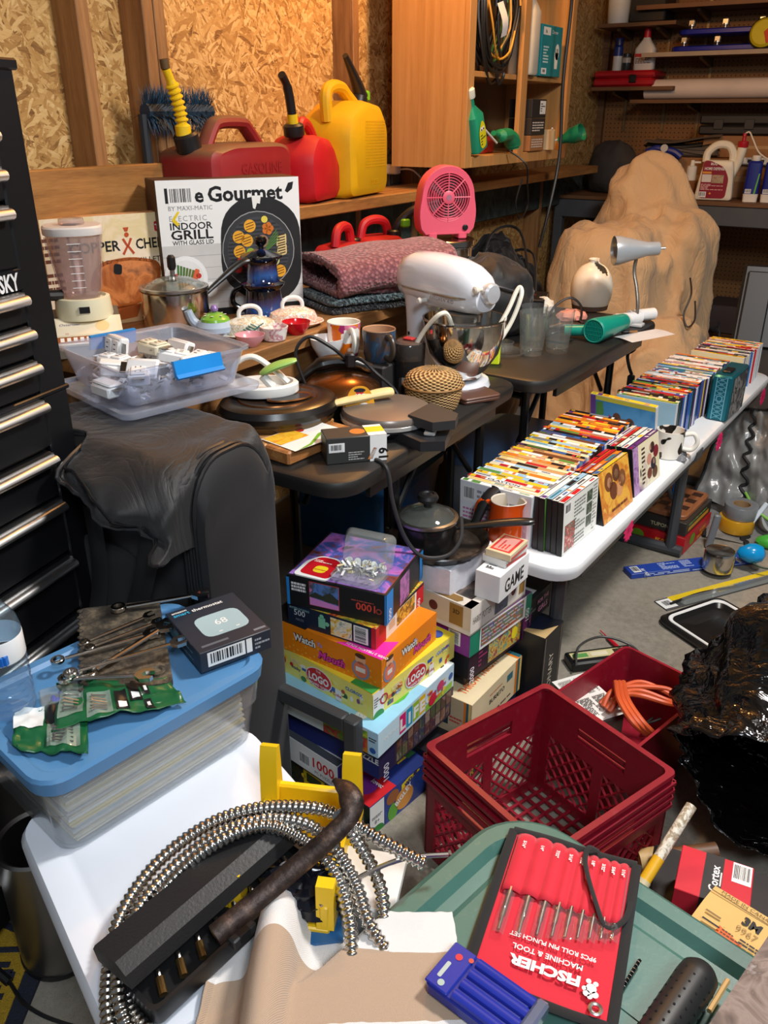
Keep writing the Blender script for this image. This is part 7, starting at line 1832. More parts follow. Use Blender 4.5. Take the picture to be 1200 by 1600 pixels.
mb = MB(); mb.loft([pl(.03,0,0),pl(.034,.003,0),pl(.041,.04,0),pl(.04,.08,.0),pl(.036,.11,.1),pl(.037,.128,.25)],OC,cap1=False); mb.loft([pl(.037,.128,.25),pl(.036,.1295,.24),pl(.034,.127,.22),pl(.033,.11,.1),pl(.037,.06,0),pl(.03,.006,0)],CI,cap0=False); mb.build('pitcher_body',t)
mb = MB(); mb.tube(smooth_path([(-.03,-.02,.11),(-.055,-.04,.105),(-.06,-.044,.06),(-.036,-.026,.03)],5),.008,OC,10); mb.build('handle',t)
# black boxes by the table end
t = thing('game_box','black adult game box with pink and white lettering beside the right stack','board game',(-.715,1.63,.262),-4)
w,d,h = .11,.12,.07
mb = MB(); mb.box(0,w,0,d,0,h,C(34,34,36,.4),.001); mb.on('right',w,d,h); mb.rect(.35,.1,.95,.9,C(26,26,28),1); mb.text('FOR THE',.65,.58,.011,C(214,140,170),2,bold=.02); mb.text('GIRLS',.65,.22,.015,C(214,140,170),2,bold=.02); mb.lines(.05,.1,.32,.7,4,C(110,110,110),1,3); mb.on('top',w,d,h); mb.rect(.6,.3,.9,.5,C(214,214,212),1); mb.build('box_lid',t)
t = thing('game_box','worn black picture drawing game box standing upright behind the cream game','board game',(-.7,1.615,0),-5)
w,d,h = .15,.1,.26
mb = MB(); mb.box(0,w,0,d,0,h,C(24,25,30,.4),.0015); mb.on('right',w,d,h); mb.text('PICTIONARY',.55,.1,.022,C(206,196,176),1,'L',.01,rot=90,width=.17); mb.rect(.06,.02,.08,.98,C(150,140,120),1); mb.rect(.9,.02,.92,.98,C(150,140,120),1); mb.on('top',w,d,h); mb.rect(.1,.12,.85,.85,C(20,30,50),1); mb.poly([(w,0),(w,d * .7),(w * .86,d * .3),(w * .4,0)],C(190,160,110),2); mb.on('front',w,d,h); mb.rect(.05,.04,.07,.96,C(110,106,96),1); mb.rect(.05,.04,.95,.05,C(110,106,96),1); mb.build('box_lid',t)
# FRONT LEFT: WHITE-LIDDED TOTE AND BLUE-LIDDED BIN
TOTEZ = .468
CLT = clear('clear_tote_plastic',(240,242,244),.1,.12,1.25)
t = thing('lidded_tote','big clear tote with white lid at the lower left, carrying the blue-lidded bin','tote',(-.922,.471,0),-22)
W_,D_ = .43,.37
mb = MB(); mb.stack(rrect,[(.002,.34,.28,.03,4,W_ / 2,D_ / 2),(.42,.4,.34,.035,4,W_ / 2,D_ / 2),(.42,.394,.334,.033,4,W_ / 2,D_ / 2),(.006,.334,.274,.028,4,W_ / 2,D_ / 2)],CLT); mb.build('tote_body',t)
WL = C(222,228,238,.4,0,.03,5,.06,300)
mb = MB(); mb.stack(rrect,[(.422,W_,D_,.05,6,W_ / 2,D_ / 2),(.455,W_ + .004,D_ + .004,.05,6,W_ / 2,D_ / 2),(.468,W_ - .01,D_ - .01,.045,6,W_ / 2,D_ / 2),(.468,W_ - .07,D_ - .07,.03,6,W_ / 2,D_ / 2),(.4655,W_ - .08,D_ - .08,.026,6,W_ / 2,D_ / 2),(.4655,W_ - .1,D_ - .1,.02,6,W_ / 2,D_ / 2),(.4675,W_ - .11,D_ - .11,.018,6,W_ / 2,D_ / 2)],WL); mb.build('tote_lid',t,'white lid')
t = thing('storage_bin','clear bin with blue lid full of papers, standing on the white tote lid','storage bin',(-.779,.441,TOTEZ + .001),-10)
bw_,bd_ = .265,.376
def bl(z,k,r=.03): return (z,bw_ - 2 * k,bd_ - 2 * k,r,5,-bw_ / 2,bd_ / 2)
mb = MB(); mb.stack(rrect,[bl(0,.026),bl(.004,.022),bl(.075,.014),bl(.078,.01),bl(.125,.006),bl(.125,.009),bl(.08,.013),bl(.006,.026)],CLT); mb.build('bin_body',t)
BLU = C(84,136,184,.4,0,.04)
mb = MB(); mb.stack(rrect,[bl(.124,.0,.04),bl(.146,-.003,.042),bl(.151,.0,.04),bl(.151,.014,.03),bl(.1455,.02,.026)],BLU); mb.build('bin_lid',t,'blue lid')
binT = t.matrix_world.copy(); q = random.Random(4)
z = .006
for k in range(26):
 th = q.uniform(.0022,.0045); cl = [(226,220,200),(214,206,186),(206,196,170),(190,190,190),(222,206,150),(170,186,190),(200,150,140),(230,228,220)][q.randrange(8)]
 mb = MB(); a,b = q.uniform(.0,.015),q.uniform(0,.02); mb.box(-bw_ + .034 + a,-.03 - b * .4,.033 + b,bd_ - .034 - a,z,z + th - .0003,C(*cl,.7))
 o = mb.build('paper_booklet'); o.matrix_world = binT; tag(o,'paper booklet in the stack seen through the clear bin, %s from the bottom' % ORD[k],'booklet','booklets in the clear bin'); z += th
LZ = TOTEZ + .153
# water bottle
WAT = clear('bottle_plastic',(226,238,246),.05,.05,1.5)
t = thing('water_bottle','clear ribbed water bottle with white and blue label at the left edge','bottle',at(20,1108,LZ),25)
prof = [(.028,0),(.033,.006)]
for k in range(6): prof += [(.034,.012 + k * .012),(.031,.017 + k * .012),(.034,.022 + k * .012)]
prof += [(.034,.09),(.033,.128),(.034,.134),(.03,.152),(.016,.176),(.0135,.184),(.0135,.195)]
mb = MB(); mb.lathe(prof,WAT,32,cap1=False); mb.build('bottle_body',t)
mb = MB(); mb.lathe([(.0335,.092),(.0342,.094),(.0342,.126),(.0335,.128)],C(232,234,238,.3),32,cap0=False,cap1=False)
for a in range(-2,3): 
 an = R(-62 + a * 8); mb.box(.0346 * math.cos(an) - .003,.0346 * math.cos(an) + .003,.0346 * math.sin(an) - .003,.0346 * math.sin(an) + .003,.096,.109,C(30,110,200,.3))
mb.build('label',t,'white and blue paper label')
mb = MB(); mb.lathe([(.015,.186),(.0155,.188),(.0155,.2),(.013,.202)],WHITE,20); mb.build('cap',t)
# smart thermostat carton
t = thing('thermostat_carton','dark navy smart thermostat carton showing a pale display on the blue bin lid','box',(-.765,.69,LZ),-25)
w,d,h = .125,.135,.036
c0 = at(315,1053,LZ); c1 = at(425,1012,LZ); ang_ = math.degrees(math.atan2(c1.y - c0.y,c1.x - c0.x))
place(t,c0,ang_)
w = (c1 - c0).length; d = .135
mb = MB(); mb.box(0,w,0,d,0,h,C(36,42,54,.45),.001); mb.on('top',w,d,h)
mb.poly(round_poly([(w * .22,d * .22),(w * .86,d * .22),(w * .86,d * .68),(w * .22,d * .68)],.018,4),C(160,184,190,.3),1); mb.text('68',.54,.42,.016,WHITE,2,bold=.005)
mb.text('smart',.06,.84,.0085,C(60,170,210),2,'L',.02); mb.text('thermostat',.32,.84,.0085,WHITE,2,'L',.02); mb.text('amazon',.06,.91,.006,WHITE,2,'L',.02)
for x in (.42,.66): mb.lines(x,.26,x + .05,.3,1,WHITE,2,2)
mb.rect(.08,.08,.45,.12,C(90,96,104),1); mb.rect(.8,.06,.97,.1,C(110,116,122),1)
mb.on('front',w,d,h); mb.barcode(.1,.2,.62,.9,1,9); mb.rect(.64,.2,.72,.9,WHITE,1); mb.lines(.76,.2,.97,.8,3,C(150,154,160),1,3); mb.on('left',w,d,h); mb.lines(.1,.2,.8,.8,5,C(110,160,180),1,3); mb.rect(.0,.0,.06,1,C(60,160,210),1); mb.build('carton',t)
# dirty brown rubber tool tray
t = thing('rubber_tray','dirty dark brown rubber tool tray lying under the wrenches','tray',(0,0,0))
A_,B_,C_,D2 = (at(u,v,LZ) for u,v in ((125,960),(250,945),(272,1075),(128,1095)))
RB = NT('dirty_rubber'); RB.base(RB.ramp(RB.noise(RB.obj(),40,5,.7),[(.35,(34,32,30)),(.5,(66,58,48)),(.65,(104,92,74))])); RB.set(.8); RB.bump(RB.noise(RB.obj(),60,3),.5,.003)
P_ = round_poly([(p.x,p.y) for p in (D2,C_,B_,A_)],.012)
mb = MB(); mb.prism(P_,LZ + .0005,LZ + .011,RB.m); mb.build('tray_plate',t)
for k in range(12):
 f = (k + .5) / 12
 mb = MB(); p = D2.lerp(A_,f); mb.M = Matrix.Translation((p.x + .003,p.y,LZ + .011)); mb.box(-.004,.004,-.004,.003,0,.004,RB.m,.001); mb.build('edge_rib',t)
for f,g in ((.12,.2),(.85,.25)):
 p = D2.lerp(C_,f).lerp(A_.lerp(B_,f),g * .5); mb = MB(); mb.M = Matrix.Translation((p.x,p.y,LZ + .011)); mb.lathe([(.012,0),(.012,.004),(.007,.004),(.006,.001)],RB.m,16); mb.build('boss',t)
# combination wrenches
WR = C(206,202,196,.16,1,.08,40)
def wrench(label,a,b,s=1.0,z=.013):
 A,B = at(*a,LZ + z),at(*b,LZ + z + .006)
 L = (B - A).length
 t = thing('combination_wrench',label,'wrench',A,0,'combination wrenches')
 t.matrix_world = Matrix.Translation(A) @ (B - A).to_track_quat('X','Z').to_matrix().to_4x4()
 mb = MB(); mb.tube([(.012 * s,0,0),(L * .5,0,.0),(L - .012 * s,0,0)],.0042 * s,WR,10,flat=.6); mb.build('shank',t)
 mb = MB(); mb.M = Matrix.Translation((0,0,-.004 * s)); n = 18
 mb.loft([[(r * math.cos(2 * math.pi * i / n),r * math.sin(2 * math.pi * i / n),z_) for i in range(n)] for r,z_ in ((.0105 * s,.001),(.0115 * s,.002),(.0115 * s,.007 * s),(.0105 * s,.008 * s),(.0068 * s,.008 * s),(.0068 * s,.001))],WR,ring=True); mb.build('box_end',t)
 mb = MB(); mb.M = Matrix.Translation((L,0,0)); k = .013 * s
 pts = [(-k,-k * .3),(-k * .3,-k),(k * .9,-k * .95),(k * 1.1,-k * .45),(k * .1,-k * .4),(-k * .25,0),(k * .1,k * .4),(k * 1.1,k * .45),(k * .9,k * .95),(-k * .3,k),(-k,k * .3)]
 mb.prism(pts,-.0032 * s,.0032 * s,WR); mb.build('open_end',t)
wrench('long polished wrench at the back edge of the rubber tray',(185,950),(312,928),1.1,.02)
wrench('thin polished wrench, second from the back on the rubber tray',(132,1004),(232,962),.7,.013)
wrench('thin polished wrench, third from the back on the rubber tray',(140,1012),(245,972),.7,.016)
wrench('medium wrench in the middle reaching past the left edge of the tray',(90,1032),(235,990),.9,.018)
wrench('wrench with large dark open jaw pointing up right on the tray',(138,1053),(258,978),1.1,.024)
wrench('long polished wrench crossing above the large open jaw',(110,1052),(278,1003),.9,.032)
wrench('short wrench nearest the green packets',(103,1060),(225,1055),1.0,.026)
t = thing('blister_pack','small clear blister pack with blue plugs beside the bottle','pack',at(62,1105,LZ) + Vector((0,0,.0006)),60)
mb = MB(); mb.slab(.055,.04,.012,.005,CLP,.002,3,.03,.005); mb.build('blister',t)
for k,(x,y) in enumerate(((.02,.0),(.034,.006),(.028,-.006))):
 mb = MB(); mb.M = Matrix.Translation((x,y,.0062)) @ frame_rot(40 * k,90); mb.lathe([(.002,-.008),(.004,-.004),(.004,.004),(.0025,.008)],C(20,50,190,.3),10); mb.build('blue_plug',t,'blue plug')
# green fastener packets, two overlapping
GPK = C(24,92,54,.3,0,.1)
def packet(label,pts,z,seed,parts):
 P0 = [at(u,v,LZ) for u,v in pts]
 t = thing('fastener_packet',label,'packet',(0,0,0))
 ctr = sum(P0,Vector()) / 4
 def fn(u,v):
  p = P0[0].lerp(P0[1],u).lerp(P0[3].lerp(P0[2],u),v)
  p = ctr + (p - ctr) * (1 - .06 * math.sin(u * 17 + seed) * (abs(v - .5) > .45))
  return (p.x,p.y,LZ + z + .006 + .005 * math.sin(u * 7 + v * 4 + seed) * math.sin(v * 5 + 1) + .003 * noise.noise(Vector((u * 9,v * 5,seed))) * 2)
 def sub(u0,u1,v0,v1,m,dz,n=8):
  mb = MB(); mb.grid(lambda a,b: Vector(fn(u0 + a * (u1 - u0),v0 + b * (v1 - v0))) + Vector((0,0,dz)),n,n,m); return mb
 o = sub(0,1,0,1,GPK,0,22).build('pouch',t); md = o.modifiers.new('t','SOLIDIFY'); md.thickness = .001
 for u0,u1,v0,v1 in parts:
  sub(u0,u1,v0,v1,clear('packet_window',(190,214,200),.4,.05),.0012).build('window',t)
  for k in range(6):
   a = Vector(fn(u0 + (u1 - u0) * .2,v0 + (v1 - v0) * (.15 + .14 * k))) + Vector((0,0,.0035)); b = Vector(fn(u0 + (u1 - u0) * .8,v0 + (v1 - v0) * (.12 + .14 * k))) + Vector((0,0,.0035))
   mb = MB(); mb.tube([a,a.lerp(b,.1),a.lerp(b,.11),b],[.0022,.0022,.0011,.0011],STEEL,6); mb.build('screw',t)
 return t,fn,sub
t,fn,sub = packet('green screw packet with white corner lying nearest on the blue lid',[(20,1175),(140,1185),(135,1090),(25,1118)],0,2,((.45,.9,.1,.6),))
sub(.0,.4,.5,1,C(226,232,238,.3),.0014).build('card',t,'white header card'); sub(.42,.6,.6,.95,INK,.0014).build('black_label',t)
t,fn,sub = packet('long green packet of screws and anchors across the front of the blue lid',[(85,1150),(292,1105),(262,1068),(95,1078)],.006,5,((.02,.22,.2,.9),(.25,.45,.05,.65)))
for u0,u1,v0,v1 in ((.48,.58,.1,.6),(.6,.7,.3,.95),(.72,.78,.5,.9),(.7,.76,.02,.3)):
 sub(u0,u1,v0,v1,INK,.0014).build('black_label',t); sub(u0 + .02,u1 - .015,v0 + .08,v0 + .22,WHITE,.002,3).build('label_print',t)
# steel can, doormat and cord at the left edge
t = thing('steel_bin','brushed steel waste bin partly visible at the left edge','bin',(-1.045,.565,.006),0)
mb = MB(); mb.lathe([(.07,0),(.072,.004),(.072,.014)],INK,32); mb.lathe([(.07,.014),(.07,.27),(.066,.275),(.06,.27),(.062,.02)],C(150,146,142,.35,1,.05),36); mb.build('bin_shell',t)
MT = NT('doormat_pile'); MT.base(MT.mix(MT.noise(MT.obj(),300,2),(26,30,44),(44,48,66))); MT.bump(MT.noise(MT.obj(),500,2),1,.004); MT.set(1)
MY = NT('doormat_yellow'); MY.base(MY.mix(MY.noise(MY.obj(),300,2),(150,116,20),(206,168,44))); MY.bump(MY.noise(MY.obj(),500,2),1,.004); MY.set(1)
t = thing('door_mat','navy doormat with yellow lettering pattern on the floor at lower left','mat',at(75,1478,0) + Vector((0,0,.001)),0)
mt0 = at(75,1478,0); ed = (at(30,1600,0) - mt0).normalized(); sd = Vector((-abs(ed.y),-abs(ed.x),0)).normalized(); sd = Vector((ed.y,-ed.x,0))
if sd.x > 0: sd = -sd
def mp(a,b): p = ed * a + sd * b; return (p.x,p.y)
def oriented(pts):
 ar = sum(pts[i - 1][0] * pts[i][1] - pts[i][0] * pts[i - 1][1] for i in range(len(pts)))
 return pts if ar > 0 else pts[::-1]
mb = MB(); mb.prism(oriented([mp(-.01,-.0),mp(.02,-.012),(mp(.3,-.0)),mp(.3,.2),mp(-.04,.2),mp(-.05,.1)]),0,.009,MT.m); mb.build('mat_base',t)
mb = MB(); mb.prism(oriented([mp(.0,.02),mp(.3,.02),mp(.3,.2),mp(-.035,.19),mp(-.035,.1)]),.009,.0115,MY.m); mb.build('yellow_field',t)
for k in range(4):
 a = .015 + .045 * k
 for s in (((a,.04),(a,.12)),((a,.12),(a + .03,.12)),((a + .03,.12),(a + .03,.05)),((a,.04),(a + .014,.04)))[:3 + k % 2]:
  mb = MB(); p,r_ = mp(*s[0]),mp(*s[1]); mb.tube([(p[0],p[1],.012),(r_[0],r_[1],.012)],.006,MT.m,6,flat=.4); mb.build('letter_stroke',t)
mb = MB(); P_ = [at(-8,1515,.02),at(15,1535,.016),at(35,1565,.016),at(70,1588,.012),at(120,1605,.008)]; mb.tube(smooth_path(P_,6),.0035,INK,6); mb.tube([P_[0],P_[1]],.008,INK,8); solo(mb,'floor_cable','black power cord crossing the doormat at lower left','cord')
# yellow mitre box, conduit, pry bar, socket case on the white lid
YB_ = C(240,196,24,.35,0,.05)
WZ = TOTEZ + .001
m0,m1 = at(545,1300,WZ),at(455,1395,WZ)
yd = (at(470,1235,WZ) - at(415,1400,WZ)); yd.z = 0; yd.normalize()
t = thing('mitre_box','bright yellow plastic mitre box with notched end posts on the white tote lid','mitre box',(-.625,.545,WZ),math.degrees(math.atan2(yd.y,yd.x)) - 90)
place(t,Vector((-.56,.705,WZ)) - yd * .19,math.degrees(math.atan2(yd.y,yd.x)) - 90)
yl,yw = .19,.128
mb = MB(); mb.box(-yw / 2,yw / 2,0,yl,0,.012,YB_,.002); mb.build('bed',t)
for x in (-yw / 2,yw / 2 - .012):
 mb = MB(); mb.box(x,x + .012,0,yl,.012,.05,YB_,.002); mb.build('side_wall',t)
 mb = MB(); mb.loft([[(x - .004,a,b) for a,b in ((yl - .03,.012),(yl + .006,.012),(yl,.125),(yl - .012,.13),(yl - .02,.11))],[(x + .02,a,b) for a,b in ((yl - .03,.012),(yl + .006,.012),(yl,.125),(yl - .012,.13),(yl - .02,.11))]][::1],YB_); mb.build('end_post',t)
 mb = MB(); mb.loft([[(x - .004,a,b) for a,b in ((0,.012),(.03,.012),(.02,.08),(.004,.08))],[(x + .018,a,b) for a,b in ((0,.012),(.03,.012),(.02,.08),(.004,.08))]],YB_); mb.build('end_post',t)
mb = MB(); mb.box(-yw / 2 + .012,yw / 2 - .012,yl - .012,yl,.012,.062,YB_,.003); mb.build('end_wall',t)
mb = MB()
for k in range(16): mb.box(-yw / 2 - .0004,-yw / 2 + .006,.01 + k * .011,.0108 + k * .011,.0502,.0505,INK)
mb.build('ruler_marks',t)
ARM = C(196,194,190,.2,1,.05)
def conduit(label,pts,seed=0,r=.0088,zs=None):
 P_ = [at(u,v,WZ + z) for u,v,z in pts]
 S = smooth_path(P_,40)
 # resample evenly and make the armour ribs
 L = [0]
 for a,b in zip(S,S[1:]): L.append(L[-1] + (b - a).length)
 n = int(L[-1] / .0016); out = []; j = 0
 for i in range(n):
  s = L[-1] * i / n
  while L[j + 1] < s: j += 1
  f = (s - L[j]) / max(1e-9,L[j + 1] - L[j]); out.append(S[j].lerp(S[j + 1],f))
 rr = [r * (1.0,1.06,.98,.82,.8)[i % 5] for i in range(n)]
 mb = MB(); mb.tube(out,rr,ARM,10)
 return solo(mb,'metal_conduit',label,'conduit',smooth=60)
conduit('outermost loop of flexible steel conduit sweeping around the black socket case',[(172,1620,.012),(168,1540,.02),(185,1440,.03),(240,1355,.05),(320,1292,.08),(400,1264,.1),(480,1262,.115),(530,1275,.115),(590,1310,.1),(665,1352,.075)])
conduit('second loop of steel conduit inside the outermost one',[(205,1620,.014),(185,1550,.03),(200,1450,.035),(262,1365,.055),(345,1302,.085),(430,1280,.1),(500,1300,.1),(550,1370,.07),(575,1440,.05),(605,1490,.03)])
conduit('third loop of steel conduit ending by the towel',[(230,1610,.014),(200,1560,.012),(206,1460,.012),(300,1345,.075),(400,1292,.1),(470,1310,.09),(520,1360,.075),(545,1430,.05),(550,1500,.03)])
conduit('short straight run of steel conduit right of the pry bar',[(528,1272,.135),(562,1320,.09),(592,1380,.05),(600,1440,.03),(590,1500,.02)])
RUST = NT('rusty_dark_iron'); RUST.base(RUST.ramp(RUST.noise(RUST.obj(),50,6,.7),[(.35,(34,28,26)),(.55,(66,52,46)),(.7,(104,82,70))])); RUST.set(.45,.6); RUST.bump(RUST.noise(RUST.obj(),120,4),.4,.002)
P_ = [at(522,1218,WZ + .15),at(545,1238,WZ + .15),at(548,1270,WZ + .14),at(522,1302,WZ + .125),at(468,1350,WZ + .1),at(395,1412,WZ + .075),at(335,1462,WZ + .065)]
mb = MB(); mb.tube(smooth_path(P_,6),[.004,.005,.007,.01,.012,.013,.014,.015,.0155,.0155,.015,.014,.013,.0125,.012,.012,.012] + [.0125] * 20,RUST.m,14,flat=.5,up=(0,0,1)); solo(mb,'pry_bar','rusty dark iron pry bar with curved claw across the yellow mitre box','pry bar')
# black socket case, half open
BP = C(30,30,31,.5,0,.1,8,.5,260)
a_,b_ = at(208,1552,WZ + .024),at(420,1362,WZ + .036)
dv = (b_ - a_); L_ = dv.length
t = thing('socket_case','long black textured tool case half open showing bits, on the white tote lid','tool case')
t.matrix_world = Matrix.Translation(a_) @ dv.to_track_quat('X','Z').to_matrix().to_4x4()
L_ = .25
mb = MB(); mb.stack(rrect,[(-.018,L_,.085,.008,3,L_ / 2,0),(-.012,L_ + .006,.09,.01,3,L_ / 2,0),(.012,L_ + .006,.09,.01,3,L_ / 2,0),(.012,L_ - .006,.08,.008,3,L_ / 2,0),(-.004,L_ - .01,.076,.006,3,L_ / 2,0)],C(24,24,25,.45)); mb.build('case_base',t)
mb = MB(); mb.M = Matrix.Translation((0,.045,.014)) @ frame_rot(0,-14); mb.loft([[(x,y,z) for y,z in ((-.062,.0),(-.06,.018),(-.045,.03),(.0,.03),(.012,.018),(.012,0))] for x in (-.006,.0,L_ + .002,L_ + .006)],BP); mb.build('case_lid',t)
mb = MB(); mb.box(L_ * .42,L_ * .56,-.052,-.02,.0,.016,C(44,44,46,.4),.002); mb.box(L_ * .46,L_ * .52,-.0525,-.03,.004,.0165,INK); mb.build('latch',t)
for k in range(9):
 mb = MB(); x = .02 + k * .028; mb.cyl((x,-.03,.003),(x + .008,-.012,.006),.005,C(140,110,66,.3,.9),10); mb.cyl((x + .008,-.012,.006),(x + .012,-.004,.008),.003,STEEL,8); mb.build('driver_bit',t)
# small stuff between the totes
mb = MB(); lump(mb,(0,0,.03),(.05,.035,.036),C(20,22,30,.15),9,14,.4,3.5); solo(mb,'black_pouch','shiny black crumpled pouch beside the towel and conduit','pouch',at(478,1418,WZ + .006),30)
mb = MB(); mb.grid(lambda u,v: (u * .1 - .05,v * .07 - .035,.012 + .008 * noise.noise(Vector((u * 6,v * 6,2))) + .006 * math.sin(u * 9)),16,12,clear('zip_bag_film',(236,240,240),.07,.06,1.5)); solo(mb,'zip_bag','clear plastic bag with a blue card lying behind the black pouch','bag',at(500,1405,WZ + .006),20)
mb = MB(); mb.box(-.02,.02,-.032,.032,0,.004,C(40,96,150,.4)); solo(mb,'blue_card','small blue printed card under the clear bag','card',at(508,1440,WZ + .002),40)
P_ = [at(500,1415,WZ + .05),at(560,1372,WZ + .07),at(630,1342,WZ + .08),at(700,1335,WZ + .075)]
mb = MB(); mb.tube(smooth_path(P_,8),.0032,ARM,8); solo(mb,'bent_wire','thin bent grey metal rod arching towards the green tote','rod')
mb = MB(); mb.box(-.05,.05,-.05,.045,0,.02,C(222,222,220,.7,0,.03,20,.3,200),.003); solo(mb,'foam_block','white foam packing block under the conduit near the crate','foam',at(598,1400,WZ) + Vector((-.03,0,0)),20)
# striped towel
TW = NT('striped_terry_towel')
uv = TW.n('SeparateXYZ',{0: TW.n('TexCoord').outputs['UV']})
vv = uv.outputs[1]
cr = TW.ramp(vv,[(0,(232,228,226)),(.17,(184,158,134)),(.42,(232,228,226)),(.5,(168,132,112)),(.506,(232,228,226)),(.58,(184,158,134)),(.8,(232,228,226))],'CONSTANT')
TW.base(cr)
TW.set(.95,sheen=.3); TW.bump(TW.math('ADD',TW.noise(TW.obj(),900,2),TW.n('TexWave',{'Vector': TW.obj(),'Scale': 240.0}).outputs[1]),.5,.001)
sol = [('box',(-.62,.52,.25),(.3,.3,.22),R(-22)),('box',(-.05,.55,.25),(.33,.3,.257),R(-13)),('ell',(-.445,.47,.47),(.03,.2,.075),R(30)),('ell',(-.55,.42,.46),(.05,.2,.04),R(30))]
X = drape(64,64,.32,.32,Matrix.Translation((-.345,.42,.585)) @ frame_rot(34 + 180),sol,60,.3,list(range(0)),.0012,.3,seed=2)
o = sheet_obj(X,TW.m,'terry_towel',.003,1); tag(o,'white and beige striped terry towel at the bottom centre','towel')
# GREEN TOTE AND TOOLS ON IT
GR = NT('green_worn_plastic'); gn = GR.noise(GR.obj(),9,5,.65)
gb = GR.mix(gn,(54,96,88),(78,120,110)); GR.base(GR.mix(GR.ramp(GR.noise(GR.obj(),60,6,.75),[(.58,(0,0,0)),(.8,(160,160,160))]),gb,(150,160,140))); GR.set(.42); GR.bump(GR.noise(GR.obj(),200,3),.1,.001)
GZ = .5
t = thing('green_tote','large dusty green plastic tote with lid at the bottom right','tote',(-.321,.868,0),-13)
gw,gd = .52,.5
def gl(z,k,r): return (z,gw - 2 * k,gd - 2 * k,r,8,gw / 2,-gd / 2)
mb = MB(); mb.stack(rrect,[gl(.002,.07,.06),gl(.46,.03,.08),gl(.46,.036,.076),gl(.01,.076,.056)],GR.m); mb.build('tote_body',t)
mb = MB(); mb.stack(rrect,[gl(.452,.004,.09),gl(.47,0,.095),gl(.49,.003,.092),gl(.5,.014,.085),gl(.5,.034,.072),gl(.488,.044,.066),gl(.486,.06,.055),gl(.494,.07,.05),gl(.494,.075,.05)],GR.m)
mb.face((.25,-.22,.494),(1,0,0),(0,1,0),.17,.05); 
for r_ in ((0,0,1,.04),(0,.96,1,1),(0,0,.015,1),(.985,0,1,1)): mb.rect(*r_,GR.m,4)
mb.text('Rubbermaid',.5,.3,.02,GR.m,4,width=.13)
mb.build('tote_lid',t)
GT_ = t.matrix_world.copy()
def gat(u,v,dz=0): return at(u,v,GZ + dz)
# red roll pouch with pin punches
RP = cloth_mat('red_pouch_cloth',((196,22,44),(214,34,56)),.15,600,.8); BKB = cloth_mat('black_binding',((18,18,19),(32,32,33)),.3,600,.9)
PTL,PTR,PBR,PBL = gat(786,1296,.004),gat(976,1352,.004),gat(955,1612,.004),gat(722,1496,.004)
PBL = PTL + (PBR - PTR)
t = thing('punch_pouch','red cloth roll pouch with black binding holding pin punches on the green tote','pouch',PBL,0)
ux = (PBR - PBL); pw = ux.length; ux.normalize(); vy = (PTL - PBL); ph = vy.length; vy.normalize(); nz_ = ux.cross(vy).normalized()
vy = nz_.cross(ux)
Mx = Matrix((ux,vy,nz_)).transposed().to_4x4(); Mx.translation = PBL + Vector((0,0,.0045)); t.matrix_world = Mx
def wav(x,y): return .0015 * math.sin(x * 40) + .002 * noise.noise(Vector((x * 14,y * 14,1)))
mb = MB(); mb.grid(lambda u,v: (u * pw,v * ph,wav(u * pw,v * ph)),20,24,RP); o = mb.build('pouch_cloth',t); md = o.modifiers.new('t','SOLIDIFY'); md.thickness = .0015
cum = [0,.17,.32,.45,.55,.65,.74,.83,.91,1]
def pk(u,v):
 k = max(i for i in range(9) if cum[i] <= min(u,.999)); f = (u - cum[k]) / (cum[k + 1] - cum[k])
 return (.008 + u * (pw - .016),ph * .55 + v * ph * .41,.003 + .0055 * math.sin(f * math.pi) ** .6 + wav(u * pw,v))
mb = MB(); mb.grid(pk,72,8,RP); o = mb.build('punch_pockets',t); md = o.modifiers.new('t','SOLIDIFY'); md.thickness = .0012
mb = MB()
for a,b in (((0,0),(pw,0)),((pw,0),(pw,ph)),((pw,ph),(0,ph)),((0,ph),(0,0))):
 pts = [(a[0] + (b[0] - a[0]) * i / 14,a[1] + (b[1] - a[1]) * i / 14) for i in range(15)]
 mb.tube([(x,y,wav(x,y) + .001) for x,y in pts],.006,BKB,8,flat=.3,up=(0,0,1))
mb.build('binding',t,'black edge binding')
for i in range(9):
 u = (cum[i] + cum[i + 1]) / 2; x = .008 + u * (pw - .016); r_ = .0032 - .0002 * i; y1 = ph * .57; y0 = ph * (.3 + .02 * i)
 mb = MB(); mb.tube([(x,y1,.006),(x,y0 + .02,.006),(x,y0 + .016,.006),(x,y0,.005)],[r_,r_,r_ * .6,r_ * .6],STEEL,10); mb.build('pin_punch',t)
 mb = MB(); mb.grid(lambda a,b,x=x,y1=y1,y0=y0: (x - .007 + a * .014,y0 - .008 + b * (y1 - y0),.008 + .003 * math.sin(a * 3.1) + .002 * noise.noise(Vector((a * 5,b * 9,x * 90)))),6,10,clear('sleeve_film',(240,240,242),.05,.05,1.5)); mb.build('clear_sleeve',t)
 mb = MB(); mb.face((x,ph * .9,.0105),(0,-1,0),(1,0,0),1,1); mb.text(('5/16"','1/4"','7/32"','3/16"','5/32"','1/8"','3/32"','5/64"','1/16"')[i],0,-.002,.0042,WHITE,1,'L',.03,rel=False); mb.build('size_mark',t)
mb = MB(); mb.face((0,0,.0042),(-1,0,0),(0,-1,0),1,1)
mb.text('FISCHER',-pw * .5,-ph * .19,.0125,WHITE,1,bold=.05,rel=False,width=pw * .5); mb.text('MACHINE & TOOL',-pw * .5,-ph * .255,.007,WHITE,1,bold=.02,rel=False,width=pw * .5); mb.text('9PCS ROLL PIN PUNCH SET',-pw * .52,-ph * .32,.006,WHITE,1,bold=.02,rel=False,width=pw * .62)
cx_,cy_ = -pw * .83,-ph * .15
